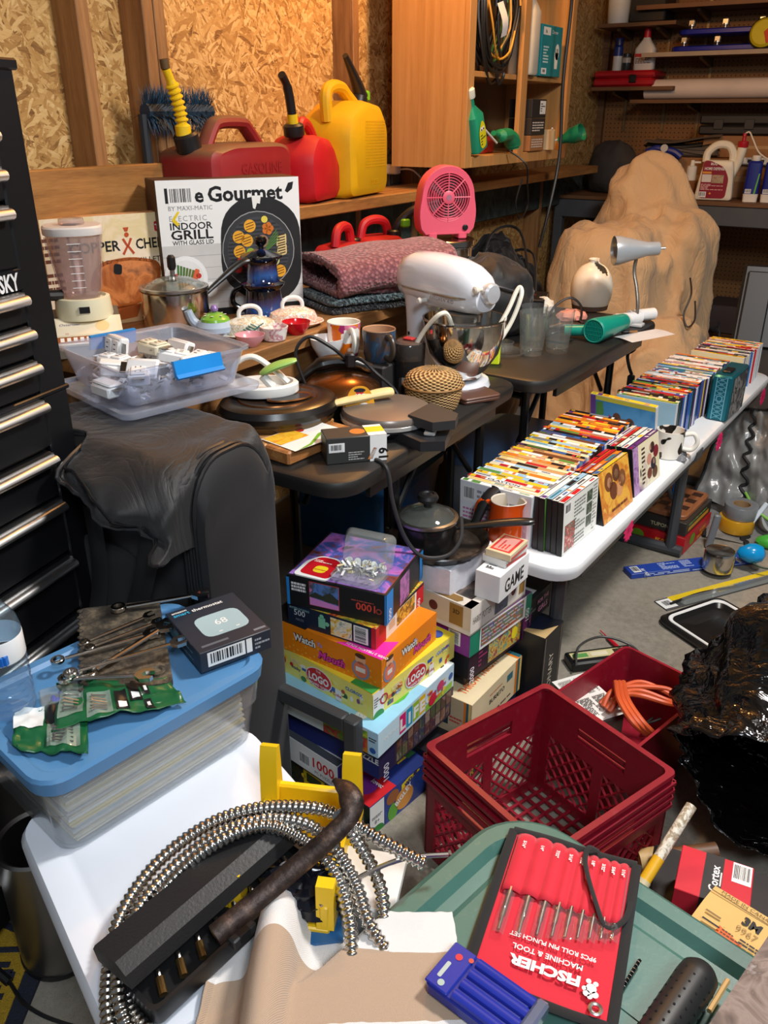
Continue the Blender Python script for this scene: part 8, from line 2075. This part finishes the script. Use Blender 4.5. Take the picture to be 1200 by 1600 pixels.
for a,b,r_ in ((0,0,.006),(.004,.007,.004),(-.005,.006,.004),(-.004,-.007,.003),(.004,-.008,.003),(.007,.002,.003),(.0,.01,.003)): mb.disc(cx_ + a,cy_ + b,r_,WHITE,1,rel=False,n=10)
mb.build('lettering',t,'white printed lettering')
mb = MB(); mb.M = Matrix.Translation((pw * .88,ph * .055,.003)); mb.lathe([(.007,0),(.008,.002),(.006,.003),(.004,.002),(.004,0)],CHROME,20,closed=True); mb.build('eyelet',t)
mb = MB(); mb.tube(smooth_path([(pw * .7,ph * 1.0,.006),(pw * .62,ph * .97,.014),(pw * .62,ph * .85,.014),(pw * .75,ph * .62,.014),(pw * .86,ph * .5,.01),(pw * .97,ph * .58,.009),(pw * 1.0,ph * .72,.006)],6),.0035,BKB,6,flat=.35,up=(0,0,1)); mb.build('tie_cord',t)
# blue drill index case
BC = C(30,46,150,.3,0,.06)
b0,b1 = gat(845,1572,.02),gat(712,1478,.02)
dv = (b0 - b1); dv.z = 0; ld = .105; dv.normalize()
t = thing('drill_index_case','blue plastic drill bit case with hanging slot on the red pouch','case',b1 + Vector((0,0,-.008)),math.degrees(math.atan2(dv.y,dv.x)))
mb = MB(); mb.stack(rrect,[(0,ld,.062,.008,3,ld / 2,-.03),(.012,ld,.062,.008,3,ld / 2,-.03),(.014,ld - .004,.058,.007,3,ld / 2,-.03)],C(24,36,130,.35)); mb.build('case_back',t)
for k in range(4):
 y = -.006 - k * .0155; mb = MB(); mb.tube([(.034,y,.0145),(ld + .002,y,.0145)],.0062,BC,10,flat=.7); mb.build('bit_channel',t)
mb = MB(); mb.box(.0,.03,-.06,.0,.014,.017,BC,.004); tp = mb.build('hang_tab',t)
mb = MB(); mb.face((.0,-.06,.0172),(1,0,0),(0,1,0),.03,.06); mb.poly(round_poly([(.008,.012),(.013,.012),(.013,.034),(.008,.034)],.002),C(170,180,176,.5),1); mb.disc(.015,.045,.0042,C(206,40,50),1,rel=False); mb.disc(.017,.008,.004,C(160,176,170),1,rel=False); mb.disc(.028,.05,.003,C(196,70,50),1,rel=False); mb.build('slot_and_dots',t)
mb = MB(); mb.box(ld + .002,ld + .016,-.062,.002,.0,.02,clear('smoky_case_end',(150,160,190),.35,.1),.003); mb.build('clear_end_cap',t)
# drill bit
a_,b_ = gat(965,1557,.003),gat(1000,1500,.003)
dv = b_ - a_; n = 60
mb = MB(); loops = []
for i in range(n + 1):
 an = i * .55; loops.append([(i / n * dv.length,.0024 * math.cos(an + s),.0024 * math.sin(an + s) * (1 if 1 else 1)) for s in (0,.5,1.3,math.pi,math.pi + .5,math.pi + 1.3)])
loops = [[(x,y * (1 if j % 3 != 1 else .6),z * (1 if j % 3 != 1 else .6)) for j,(x,y,z) in enumerate(l)] for l in loops]
mb.loft(loops,C(60,58,58,.25,.9)); o = solo(mb,'drill_bit','small dark twist drill bit lying on the green tote lid','drill bit')
o.matrix_world = Matrix.Translation(a_) @ dv.to_track_quat('X','Z').to_matrix().to_4x4()
# perforated black grip, wooden stick, rusty plate
a_,b_ = gat(1092,1524,.024),gat(1015,1640,.03)
t = thing('tool_grip','black perforated handlebar style grip at the bottom right','grip'); t.matrix_world = Matrix.Translation(a_) @ (b_ - a_).to_track_quat('Z','Y').to_matrix().to_4x4()
GL_ = (b_ - a_).length
mb = MB(); mb.lathe([(.006,-.01),(.016,-.008),(.021,-.001),(.022,.012),(.021,GL_)],C(30,30,31,.45,0,.1),28); mb.build('rubber_grip',t)
mb = MB()
for i in range(12):
 for j in range(9):
  an = R(30 * i); z = .015 + j * .012 + .006 * (i % 2); p = Vector((.0216 * math.cos(an),.0216 * math.sin(an),z)); mb.cyl(p,p * 1.0 + Vector((.0006 * math.cos(an),.0006 * math.sin(an),0)),.0014,C(6,6,6,.9),6)
mb.build('perforations',t,kind='stuff')
mb = MB(); mb.tube([gat(1137,1532,.02),gat(1108,1580,.03)],.003,C(206,170,110,.6),6); solo(mb,'wood_stick','thin pale wooden stick beside the black grip','stick')
mb = MB(); P_ = [at(1215,1440,.6),at(1108,1600,.6),at(1100,1625,.6),at(1260,1625,.6),at(1260,1440,.6)]
mb.prism(oriented([(p.x,p.y) for p in P_]),.592,.6,pic(((70,52,44),(100,80,70),(128,110,100),(84,62,52),(150,140,136)),20,3,.6)); solo(mb,'rusty_plate','rusty brown metal plate corner at the lower right edge','plate')
# RED CRATES
CR = NT('crate_red_plastic'); CR.base(CR.mix(CR.ramp(CR.noise(CR.obj(),40,6,.75),[(.55,(0,0,0)),(.85,(130,130,130))]),CR.mix(CR.noise(CR.obj(),6,3),(118,12,30),(148,20,42)),(176,110,110))); CR.set(.4)
CRM = CR.m
def crate(label,loc,rz,w=.325,h=.28):
 t = thing('milk_crate',label,'crate',loc,rz)
 def wall(M):
  mb = MB(); mb.M = M; th = .006
  def bx(x0,x1,z0,z1,y0=0,y1=th): mb.box(x0,x1,y0,y1,z0,z1,CRM)
  bx(0,w,.0,.03); bx(0,.028,.03,h); bx(w - .028,w,.03,h)
  bx(.028,w - .028,h - .045,h - .0); bx(.028,.1,h - .08,h - .045); bx(w - .1,w - .028,h - .08,h - .045); bx(.028,w - .028,h - .115,h - .08)
  for k in range(4): bx(-.004,w + .004,h - .03 - .018 * k,h - .022 - .018 * k,-.007,0)
  bx(w / 2 - .012,w / 2 + .012,.03,h - .115)
  for x0,x1 in ((.028,w / 2 - .012),(w / 2 + .012,w - .028)):
   z0,z1 = .03,h - .115; n = 4
   for i in range(-n,n * 2):
    for s in (1,-1):
     a = x0 + (x1 - x0) * i / n; p,r_ = (a,z0),(a + s * (z1 - z0) * .9,z1)
     # clip the diagonal to the bay
     def cl(p,r_):
      t0,t1 = 0,1; dx = r_[0] - p[0]
      for lim,sg in ((x0,1),(x1,-1)):
       f = (lim - p[0]) / dx
       if dx * sg > 0: t0 = max(t0,f)
       else: t1 = min(t1,f)
      return (t0,t1)
     t0,t1 = cl(p,r_)
     if t1 - t0 > .05:
      A = (p[0] + (r_[0] - p[0]) * t0,p[1] + (r_[1] - p[1]) * t0); B = (p[0] + (r_[0] - p[0]) * t1,p[1] + (r_[1] - p[1]) * t1)
      mb.tube([(A[0],th / 2,A[1]),(B[0],th / 2,B[1])],.0032,CRM,4)
  mb.build('side_wall',t)
 for k in range(4):
  wall(Matrix.Translation((w / 2,w / 2,0)) @ Matrix.Rotation(k * math.pi / 2,4,'Z') @ Matrix.Translation((-w / 2,-w / 2,0)))
 mb = MB(); mb.loft([[(x,y,z) for x,y in rrect(w + a,w + a,.014,4,w / 2,w / 2)] for z,a in ((h - .006,.012),(h + .001,.01),(h + .001,-.014),(h - .006,-.012))],CRM,ring=True); mb.build('top_rim',t)
 mb = MB()
 for k in range(1,12):
  a = w * k / 12; mb.box(a - .003,a + .003,.006,w - .006,.006,.012,CRM); mb.box(.006,w - .006,a - .003,a + .003,.005,.011,CRM)
 mb.build('floor_grid',t)
 return t
crate('dark red plastic milk crate, empty, in the middle of the floor',(-.595,1.11,.001),-22)
p0,p1 = at(985,1180,.2),at(1078,1104,.2); dv = p1 - p0; w = dv.length + .1
t = thing('red_tub','plain dark red plastic tub full of orange cords behind the milk crate','tub',(p0.x,p0.y,.001),math.degrees(math.atan2(dv.y,dv.x)))
mb = MB(); mb.stack(rrect,[(0,w - .03,.2,.02,4,w / 2,.115),(.195,w - .006,.224,.02,4,w / 2,.115),(.2,w,.23,.02,4,w / 2,.115),(.2,w - .014,.216,.015,4,w / 2,.115),(.006,w - .04,.19,.015,4,w / 2,.115)],CRM); mb.build('tub_body',t)
# RIGHT SIDE: BLACK BAG, BOXES, FLOOR CLUTTER
BBG = NT('black_polythene'); BBG.base((8,8,9)); BBG.set(.1,spec=.7)
nb = BBG.math('ABSOLUTE',BBG.math('SUBTRACT',BBG.noise(BBG.map(BBG.obj(),(1,2.0,.8)),11,4,.5,1.0),.5)); BBG.bump(nb,.8,.022)
ax0,ax1 = at(1222,1250,.24),at(1335,1050,.26); ax = (ax1 - ax0); AL = ax.length; ax.normalize(); sx_ = ax.cross(Vector((0,0,1))).normalized(); up_ = sx_.cross(ax)
def bagfn(u,v):
 an = u * 2 * math.pi; d = sx_ * (math.cos(an) * (1.15 - .15 * v)) + up_ * (math.sin(an) * (.62 + .38 * min(1,v * 2.2)))
 if v < .78: s = v / .78; r_ = .16 + .09 * min(1,s * 2) - .03 * s
 else: s = 1; r_ = .24 * math.cos((v - .78) / .22 * 1.5)
 p = ax0 + ax * (AL * (v if v < .78 else .78 + (v - .78) * .9))
 n1 = noise.fractal(Vector((math.cos(an) * 2.4,math.sin(an) * 2.4,v * 4)),1,2,4); n2 = 1 - abs(noise.noise(Vector((math.cos(an) * 6,math.sin(an) * 6,v * 9 + 4)))) * 2
 r_ += .04 * n1 + .011 * n2
 lip = max(0,1 - v / .1)
 p = p + d * (r_ * (1.0 + .15 * lip)) - ax * (.03 * lip * math.sin(an * 3 + 1)) + up_ * (.1 * max(0,math.sin(an)) ** 3 * max(0,1 - abs(v - .55) * 3))
 p.z = max(p.z,.004 + .01 * (1 + n2)); return p
mb = MB(); mb.grid(bagfn,110,56,BBG.m,wrap=True); o = solo(mb,'trash_bag','glossy black trash bag gaping open at the right edge','bag',smooth=70)
md = o.modifiers.new('t','SOLIDIFY'); md.thickness = .002
a_,b_ = at(1066,1282,.3),at(1006,1378,.24)
dv = b_ - a_
t = thing('broom_pole','worn white and yellow pole leaning beside the red crate','pole')
P2 = a_ + (a_ - b_) * .25
mb = MB(); mb.cyl(P2,a_.lerp(b_,.62),.0095,pic(((214,206,190),(226,220,206),(150,130,100),(206,200,186)),60,2,.5),14); mb.build('shaft',t)
mb = MB(); mb.cyl(a_.lerp(b_,.62),a_.lerp(b_,.98),.01,C(222,170,30,.4),14); mb.cyl(a_.lerp(b_,.98),a_.lerp(b_,1.06),.011,C(200,186,150,.5),14); mb.build('yellow_end',t,'yellow painted end')
a_,b_ = at(998,1345,.1),at(1120,1330,.12)
mb = MB(); mb.cyl(a_,a_.lerp(b_,.3),.022,C(196,160,104,.5,0,.1,30),18); mb.cyl(a_.lerp(b_,.3),b_,.017,C(96,64,40,.5),16); solo(mb,'wooden_mallet','thick pale wooden mallet handle behind the red screw carton','handle')
c0 = at(1040,1350,.25); 
mb = MB(); mb.box(-.02,.3,-.18,.14,0,.155,C(34,30,30,.6),.006); solo(mb,'dark_crate','dark box on the floor carrying the red screw carton','box',(-.13,1.1,0),10)
t = thing('screw_carton','red and black plug screw carton right of the green tote','box',at(1080,1428,.24),8)
w,d,h = .115,.1,.08
place(t,at(1042,1440,.16),6)
mb = MB(); mb.box(0,w,0,d,0,h,C(196,34,52,.4),.001); mb.on('top',w,d,h); mb.rect(.34,0,.6,1,C(34,34,36),1); mb.text('Cortex',.55,.2,.014,WHITE,2,'L',.02,rot=90); mb.barcode(.72,.55,.98,.98,1,5); mb.lines(.57,.2,.59,.8,1,WHITE,2,2); mb.on('front',w,d,h); mb.rect(.34,0,.6,1,C(34,34,36),1); mb.on('left',w,d,h); mb.rect(0,0,1,1,C(70,30,34),1); mb.build('carton',t)
mb = MB(); p0,p1 = at(1118,1382,.262),at(1168,1478,.25)
mb.grid(lambda u,v: (u * .12,-v * .085,.004 * u + .003 * math.sin(v * 4)),4,4,C(206,170,104,.8)); mb.face((0,-.085,.0052),(1,0,0),(0,1,0),.12,.085); mb.text('3M',.62,.5,.016,INK,4,bold=.05); mb.text('MADE IN CANADA',.5,.86,.006,C(70,60,40),4,width=.09); mb.rect(.0,.8,1,.82,C(90,70,40),4); mb.text('9967',.62,.3,.012,C(150,120,70),4); mb.lines(.6,.05,.95,.2,2,INK,4,2); mb.rect(.12,.1,.35,.14,INK,4); mb.rect(.1,.3,.3,.34,C(120,96,56),4)
solo(mb,'sandpaper_sheet','yellow-brown sandpaper sheet back with black print at the right edge','sandpaper',at(1118,1384,.262),-14)
mb = MB(); mb.prism([(0,0),(.04,0),(.04,.055),(0,.055)],0,.0015,C(224,96,20,.5)); mb.face((0,0,.0015),(1,0,0),(0,1,0),.04,.055); mb.rect(.3,.75,.5,.92,WHITE,1); mb.lines(.15,.1,.9,.65,5,C(90,40,20),1,2); solo(mb,'orange_sleeve','small orange printed card between screw carton and sandpaper','card',at(1112,1462,.262),-14)
# floor: wiper box, can, egg, blade pack, tray
WB = C(30,66,160,.4)
a_,b_ = at(986,905,.001),at(1200,878,.001); dv = b_ - a_
t = thing('wiper_carton','long blue wiper carton lying on the concrete under the tin can','box',a_,math.degrees(math.atan2(dv.y,dv.x)))
w,d,h = .47,.055,.018
mb = MB(); mb.box(0,w,0,d,0,h,WB,.0008); mb.on('top',w,d,h); mb.barcode(.03,.15,.09,.85,1,3); mb.text('OL-18',.12,.1,.012,WHITE,1,bold=.02,rot=90); mb.lines(.25,.1,.38,.9,7,C(190,204,236),1,3); mb.lines(.42,.1,.5,.9,6,C(190,204,236),1,4); mb.text('WIPER',.86,.1,.014,WHITE,1,bold=.03,rot=90,width=.04); mb.lines(.75,.1,.82,.9,5,C(190,204,236),1,5)
mb.on('front',w,d,h); mb.lines(.1,.2,.9,.8,2,C(190,204,236),1,3); mb.build('carton',t)
t = thing('tin_can','shiny upside-down tin can on the blue wiper carton','can',at(1117,900,.0) + Vector((0,.02,.0192)),0)
mb = MB(); mb.lathe([(.047,0),(.05,.003),(.049,.06),(.046,.068),(.043,.066),(.0,.066)],C(206,202,192,.2,1,.1),36); mb.build('can_shell',t)
mb = MB(); mb.M = frame_rot(0,0,90); mb.lathe([(.001,-.05),(.018,-.04),(.032,-.012),(.034,.008),(.026,.03),(.01,.04),(.001,.042)],C(10,140,206,.2),28); solo(mb,'plastic_egg','bright blue plastic teardrop right of the tin can','toy',at(1158,893,.0) + Vector((.02,.02,.066)),20)
a_,b_ = at(1042,955,.001),at(1200,912,.001); dv = b_ - a_
t = thing('wiper_blade_pack','clear and yellow wiper blade pack lying on the concrete','pack',a_,math.degrees(math.atan2(dv.y,dv.x)))
mb = MB(); mb.box(0,.5,0,.06,0,.004,C(70,70,72,.4),.001); mb.on('top',.5,.06,.004); mb.rect(.0,.1,.1,.9,WHITE,1); mb.barcode(.02,.2,.09,.8,2,3); mb.rect(.1,.6,1,1,C(222,190,30),1); mb.rect(.45,.3,.6,1,C(222,190,30),2); mb.text('ANCO',.72,.3,.02,C(30,60,150),3,bold=.03); mb.build('backing_card',t)
mb = MB(); mb.tube(smooth_path([(.03,.02,.008),(.15,.028,.012),(.3,.018,.01),(.48,.024,.008)],6),.004,INK,8); mb.build('wiper_blade',t)
mb = MB(); mb.stack(rrect,[(.0045,.4,.03,.008,3,.27,.016),(.015,.39,.022,.008,3,.27,.016)],CLP); mb.build('clear_blister',t)
a_,b_,c_ = at(1026,968,.01),at(1122,935,.01),at(1105,1022,.01)
dv = b_ - a_; e = c_ - a_
t = thing('storage_cover','black rectangular container lid with white gasket on the concrete','lid',a_,math.degrees(math.atan2(dv.y,dv.x)))
w,d = dv.length,.3
mb = MB()
def tl(z,k,r): return (z,w - 2 * k,d - 2 * k,r,5,w / 2,-d / 2)
TB = C(22,21,21,.3)
mb.stack(rrect,[tl(-.009,.012,.025),tl(-.006,0,.035),tl(.006,-.004,.036),tl(.012,.004,.032),tl(.012,.014,.03)],TB,cap1=False); mb.stack(rrect,[tl(.011,.022,.026),tl(-.002,.034,.02),tl(-.002,.07,.016),tl(.001,.076,.014)],TB,cap0=False); mb.build('lid_plate',t)
mb = MB(); mb.loft([[(x,y,z) for x,y in rrect(w - 2 * k,d - 2 * k,.03,5,w / 2,-d / 2)] for z,k in ((.011,.013),(.0145,.015),(.0145,.021),(.011,.023))],WHITE,ring=True); mb.build('gasket',t,'white gasket')
# tester, leads, cords and papers
a_,b_ = at(893,1052,.001),at(985,1040,.001); dv = b_ - a_
t = thing('battery_tester','black voltage tester box with beige face on the concrete','tester',a_,math.degrees(math.atan2(dv.y,dv.x)))
w = dv.length + .02
mb = MB(); mb.box(0,w,0,.06,0,.03,INK,.005); mb.on('top',w,.06,.03); mb.rect(.05,.3,.95,.8,C(200,190,140),1); mb.rect(.08,.4,.3,.7,C(90,150,80),2); mb.rect(.35,.4,.6,.7,C(220,210,180),2); mb.rect(.7,.35,.9,.75,C(50,40,30),2); mb.build('tester_body',t)
mb = MB(); a_,b_ = at(938,985,.008),at(985,1030,.012); mb.tube([a_,a_.lerp(b_,.25),a_.lerp(b_,.26),b_],[.0015,.002,.005,.006],C(200,26,44,.4),10); solo(mb,'test_probe','red test probe lying behind the voltage tester','probe')
def cable(label,pts,r,col,name='cable',cat='cable'):
 mb = MB(); mb.tube(smooth_path([at(u,v,z) for u,v,z in pts],8),r,C(*col,.45),8); return solo(mb,name,label,cat)
cable('grey-black test lead looping over the voltage tester',[(900,1040,.034),(905,1010,.06),(940,995,.06),(985,1008,.05),(1008,1035,.01),(1000,1050,.006),(960,1060,.006),(985,1030,.012)],.0035,(50,50,50))
cable('black lead running right from the tester towards the tub',[(930,1085,.006),(980,1075,.02),(1020,1062,.02),(1075,1065,.02)],.004,(34,34,34))
for k in range(7):
 q = random.Random(20 + k); o1 = q.uniform(-8,8)
 cable('orange extension cord strand, %s of the coil behind the milk crate' % ORD[k],[(u,v,z + .12) for u,v,z in ((938 + 5 * k,1100 + 4 * k,.03 + .006 * k),(958 + 3 * k + o1,1078 + 3 * k,.05 + .008 * k),(995 + o1,1066 + 7 * k,.05 + .006 * k),(1045,1078 + 5 * k + o1,.04 + .006 * k),(1060 + 2 * k,1100,.03))] if k < 4 else [(u,v,z + .12) for u,v,z in ((962 + 6 * (k - 4),1066,.07),(968 + 7 * (k - 4),1095,.09),(990 + 8 * (k - 4),1130,.08),(1015 + 6 * (k - 4),1150,.04))],.0062,(196,84,44),'extension_cord','cord')
cable('thin black cord tangled in front of the orange cords',[(1000,1098,.05),(1015,1085,.07),(1030,1110,.05),(1010,1130,.05),(1040,1120,.06)],.003,(30,30,30))
p0,p1,p2 = at(862,1066,.14),at(928,1132,.14),at(906,1046,.14); dv = p1 - p0; w,d = dv.length,(p2 - p0).length; rzs = math.degrees(math.atan2(dv.y,dv.x))
mb = MB(); mb.grid(lambda u,v: (u * w,v * d,.001 + .003 * u),3,3,C(226,224,218,.6)); mb.face((0,0,.0045),(1,0,0),(0,1,0),w,d)
for k in range(4): mb.lines(.08 + .44 * (k % 2),.08 + .46 * (k // 2),.45 + .44 * (k % 2),.46 + .46 * (k // 2),8,C(110,108,104),1,k)
solo(mb,'instruction_sheet','white printed instruction sheet lying behind the milk crate','paper',p0,rzs)
mb = MB(); mb.box(.004,w - .004,.004,d - .004,0,.135,C(90,80,70,.6),.003); solo(mb,'small_carton','small brown carton under the white instruction sheet','box',p0 - Vector((0,0,.139)),rzs)
mb = MB(); mb.box(0,.075,0,.004,0,.11,C(228,230,232,.4),.001); solo(mb,'white_card','white plastic card standing against the trash bag','card',at(1070,1108,.2),10)
# duct tapes, vinyl sheet, games under the white table
def tape(label,loc,r,h,cols,rx=0,rz=0):
 t = thing('tape_roll',label,'tape',loc,rz,'tape rolls',rx)
 mb = MB(); mb.lathe([(r * .55,0),(r * .98,0),(r,.002),(r,h - .002),(r * .98,h),(r * .55,h)],C(*cols,.3,.2),36,closed=True); mb.build('tape_wound',t)
 mb = MB(); mb.lathe([(r * .5,.001),(r * .55,.001),(r * .55,h - .001),(r * .5,h - .001)],C(150,120,84,.7),30,closed=True); mb.build('core',t)
p_ = at(1143,840,.0)
tape('wide yellow tape roll under the grey duct tape',p_ + Vector((0,.05,.016)),.062,.05,(206,150,30))
tape('grey duct tape roll stacked on the yellow tape roll',p_ + Vector((0.006,.055,.067)),.058,.048,(128,130,134))
tape('pale grey tape roll tipped on its side at the right edge',at(1190,835,.0) + Vector((.02,.02,.065)),.055,.045,(176,176,176),70,30)
mb = MB(); mb.box(-.008,.008,-.006,.006,0,.15,C(206,216,226,.35),.003); solo(mb,'white_plug_strip','narrow white plastic strip leaning on the tape rolls','strip',at(1158,838,0) + Vector((.0,-.015,.004)),0,rx=-20,ry=24)
mb = MB(); mb.box(-.012,.012,-.008,.008,0,.13,C(116,118,122,.4),.004); solo(mb,'grey_leg_cap','grey plastic bar standing beside the red game under the table','bar',at(1105,858,0) + Vector((0,.01,.002)),20,ry=6)
cable('light green strip curling among the tape rolls',[(1165,770,.12),(1180,795,.1),(1205,815,.08)],.005,(130,190,80))
mb = MB(); lump(mb,(0,0,.02),(.05,.03,.025),C(70,170,60,.35),7,10,.15); solo(mb,'green_tool','bright green plastic handle at the right edge on the wiper carton','tool',at(1185,862,0) + Vector((.03,.05,.002)),10)
cable('dark green cord on the blue wiper carton',[(1165,850,.05),(1168,870,.05),(1185,885,.04),(1210,890,.04)],.003,(20,60,44))
mb = MB(); mb.tube(smooth_path([(0,0,0),(.01,.02,.05),(.0,.05,.1)],5),[.012,.016,.02,.022,.022,.022,.02,.018,.014,.01,.006],C(44,40,84,.4),12,flat=.4); solo(mb,'hand_tool','dark purple tool handle rising behind the tape rolls','handle',at(1183,790,.08) + Vector((0,0,.0)))
VN = clear('grey_vinyl',(150,150,148),.72,.2,1.45)
vq = random.Random(3)
def vinyl(label,pts,seed,n=44,am=1):
 A,B,Cc,D = pts
 t = thing('vinyl_panel',label,'vinyl sheet')
 nrm = (B - A).cross(D - A).normalized()
 def fn(u,v): 
  p = A.lerp(B,u).lerp(D.lerp(Cc,u),v); k = noise.fractal(Vector((u * 3 + seed,v * 3,seed)),1,2,3)
  return p + nrm * am * (.035 * k + .03 * abs(noise.noise(Vector((u * 3.5,v * 3.5,seed)))))
 mb = MB(); mb.grid(fn,n,n,VN); o = mb.build('vinyl',t)
 for e in ([fn(i / n,1) for i in range(n + 1)],[fn(0,i / n) for i in range(n + 1)],[fn(.55 + .05 * math.sin(i),i / n) + Vector((0,0,.002)) for i in range(n + 1)]):
  mb = MB(); mb.tube(e,.007,C(20,20,21,.7),6); mb.build('black_piping',t)
vinyl('crumpled grey vinyl panel with black piping hanging beyond the white table',[at(1085,770,.08),at(1215,830,.02),on_y(1215,640,3.1),on_y(1140,640,3.25)],1)
vinyl('crumpled grey vinyl sheet lying on the floor by the tape rolls',[at(1100,838,.006),at(1215,858,.006),at(1230,800,.02),at(1105,785,.03)],4,44,.15)
def boxed(name,label,cat,loc,rz,w,d,h,side,top,fn):
 t = thing(name,label,cat,loc,rz); mb = MB(); mb.box(0,w,0,d,0,h,C(*side,.4),.001); mb.on('top',w,d,h); mb.rect(0,0,1,1,C(*top,.4),1); fn(mb,w,d,h); mb.build('box_lid',t); return t
def g_red(mb,w,d,h):
 for f in ('front','right'): mb.on(f,w,d,h); mb.disc(.3,.5,.1,C(110,150,30),1,.34); mb.text('RIC OCHET',.7,.4,.014,C(222,190,40),1,bold=.02,width=.06); mb.lines(.5,.1,.9,.3,2,C(222,190,40),1,2)
def g_tup(mb,w,d,h): mb.on('front',w,d,h); mb.text('TUPON',.6,.3,.014,C(190,180,140),1,bold=.02); mb.on('right',w,d,h); mb.rect(.1,.2,.9,.5,C(206,150,40),1); mb.lines(.1,.6,.8,.85,1,C(120,170,90),1,2)
gx = at(1064,872,0)
boxed('game_box','red game box with green splat under the white table','board game',(gx.x - .24,gx.y + .05,.001),-6,.24,.27,.062,(186,24,32),(150,20,28),g_red)
boxed('game_box','dark game box with orange edge on the red one under the white table','board game',(gx.x - .235,gx.y + .06,.0635),-6,.23,.26,.05,(50,46,42),(60,54,48),g_tup)
t = thing('chess_board','wooden checkered cutting board on top of the games under the table','board',(gx.x - .225,gx.y + .07,.115),-6)
CW1,CW2 = wood_mat('board_mid_wood',[(130,76,44),(160,98,60),(180,116,76)],(20,3,20),.5,False),C(62,36,26,.5)
mb = MB(); mb.slab(.21,.25,.018,.02,CW1,.003,4,.105,.125); mb.build('board',t)
for i in range(5):
 for j in range(6):
  if (i + j) % 2: mb = MB(); mb.box(.02 + .035 * i,.054 + .035 * i,.02 + .035 * j,.054 + .035 * j,.0181,.0188,CW2); mb.build('dark_square',t)
mb = MB(); mb.cyl((0,0,0),(.0,.0,.05),.009,C(20,110,200,.35),12,.004); solo(mb,'blue_marker','blue marker cap standing on the checkered board','marker',(gx.x - .1,gx.y + .2,.1345))
# totes under the tables
t = thing('blue_tote','bright blue tote under the near black table','tote',(-1.5,2.28,0),4); BTT = C(16,96,160,.4)
mb = MB(); mb.stack(rrect,[(.001,.34,.4,.04,4),(.24,.4,.46,.05,4),(.245,.42,.48,.05,4),(.27,.42,.48,.05,4),(.275,.38,.44,.04,4)],BTT); mb.build('tote_body',t)
t = thing('gray_tote','translucent grey tote under the far black table','tote',(-1.0,2.49,0),3)
mb = MB(); mb.stack(rrect,[(.001,.3,.42,.03,4),(.36,.36,.48,.04,4),(.36,.35,.47,.04,4),(.006,.29,.41,.03,4)],clear('grey_tote_plastic',(170,174,180),.5,.2)); mb.build('tote_body',t)
mb = MB(); mb.stack(rrect,[(.361,.37,.49,.04,4),(.385,.375,.495,.04,4),(.39,.35,.47,.035,4)],C(92,120,158,.4)); mb.build('tote_lid',t,'grey-blue lid')
# black hard case at the far right
t = thing('hard_case','open black plastic hard case standing behind the end of the white table','case',on_y(1140,540,3.75),8)
t.scale = (1,1,.66)
BQ = C(26,27,29,.4)
cz = t.location.z
mb = MB(); mb.M = frame_rot(0,-14); mb.box(0,.46,0,.05,-.0,.5,BQ,.012); mb.build('case_shell',t)
for k,(x,z,w_,h_) in enumerate(((.02,.02,.1,.44),(.15,.05,.12,.16),(.15,.24,.12,.2),(.29,.05,.14,.4))):
 mb = MB(); mb.M = frame_rot(0,-14); mb.box(x,x + w_,-.02,0,z,z + h_,C(36 + 6 * k,37 + 6 * k,40 + 6 * k,.45),.006); mb.build('moulded_tray',t)
mb = MB(); mb.M = frame_rot(0,-14); mb.box(.17,.2,-.0215,-.0202,.09,.17,WHITE); mb.build('label',t,'white label')
mb = MB(); mb.box(.02,.4,.02,.2,(.001 - cz) / .66,-.006,C(60,54,50,.7),.004); mb.build('support_box',t)
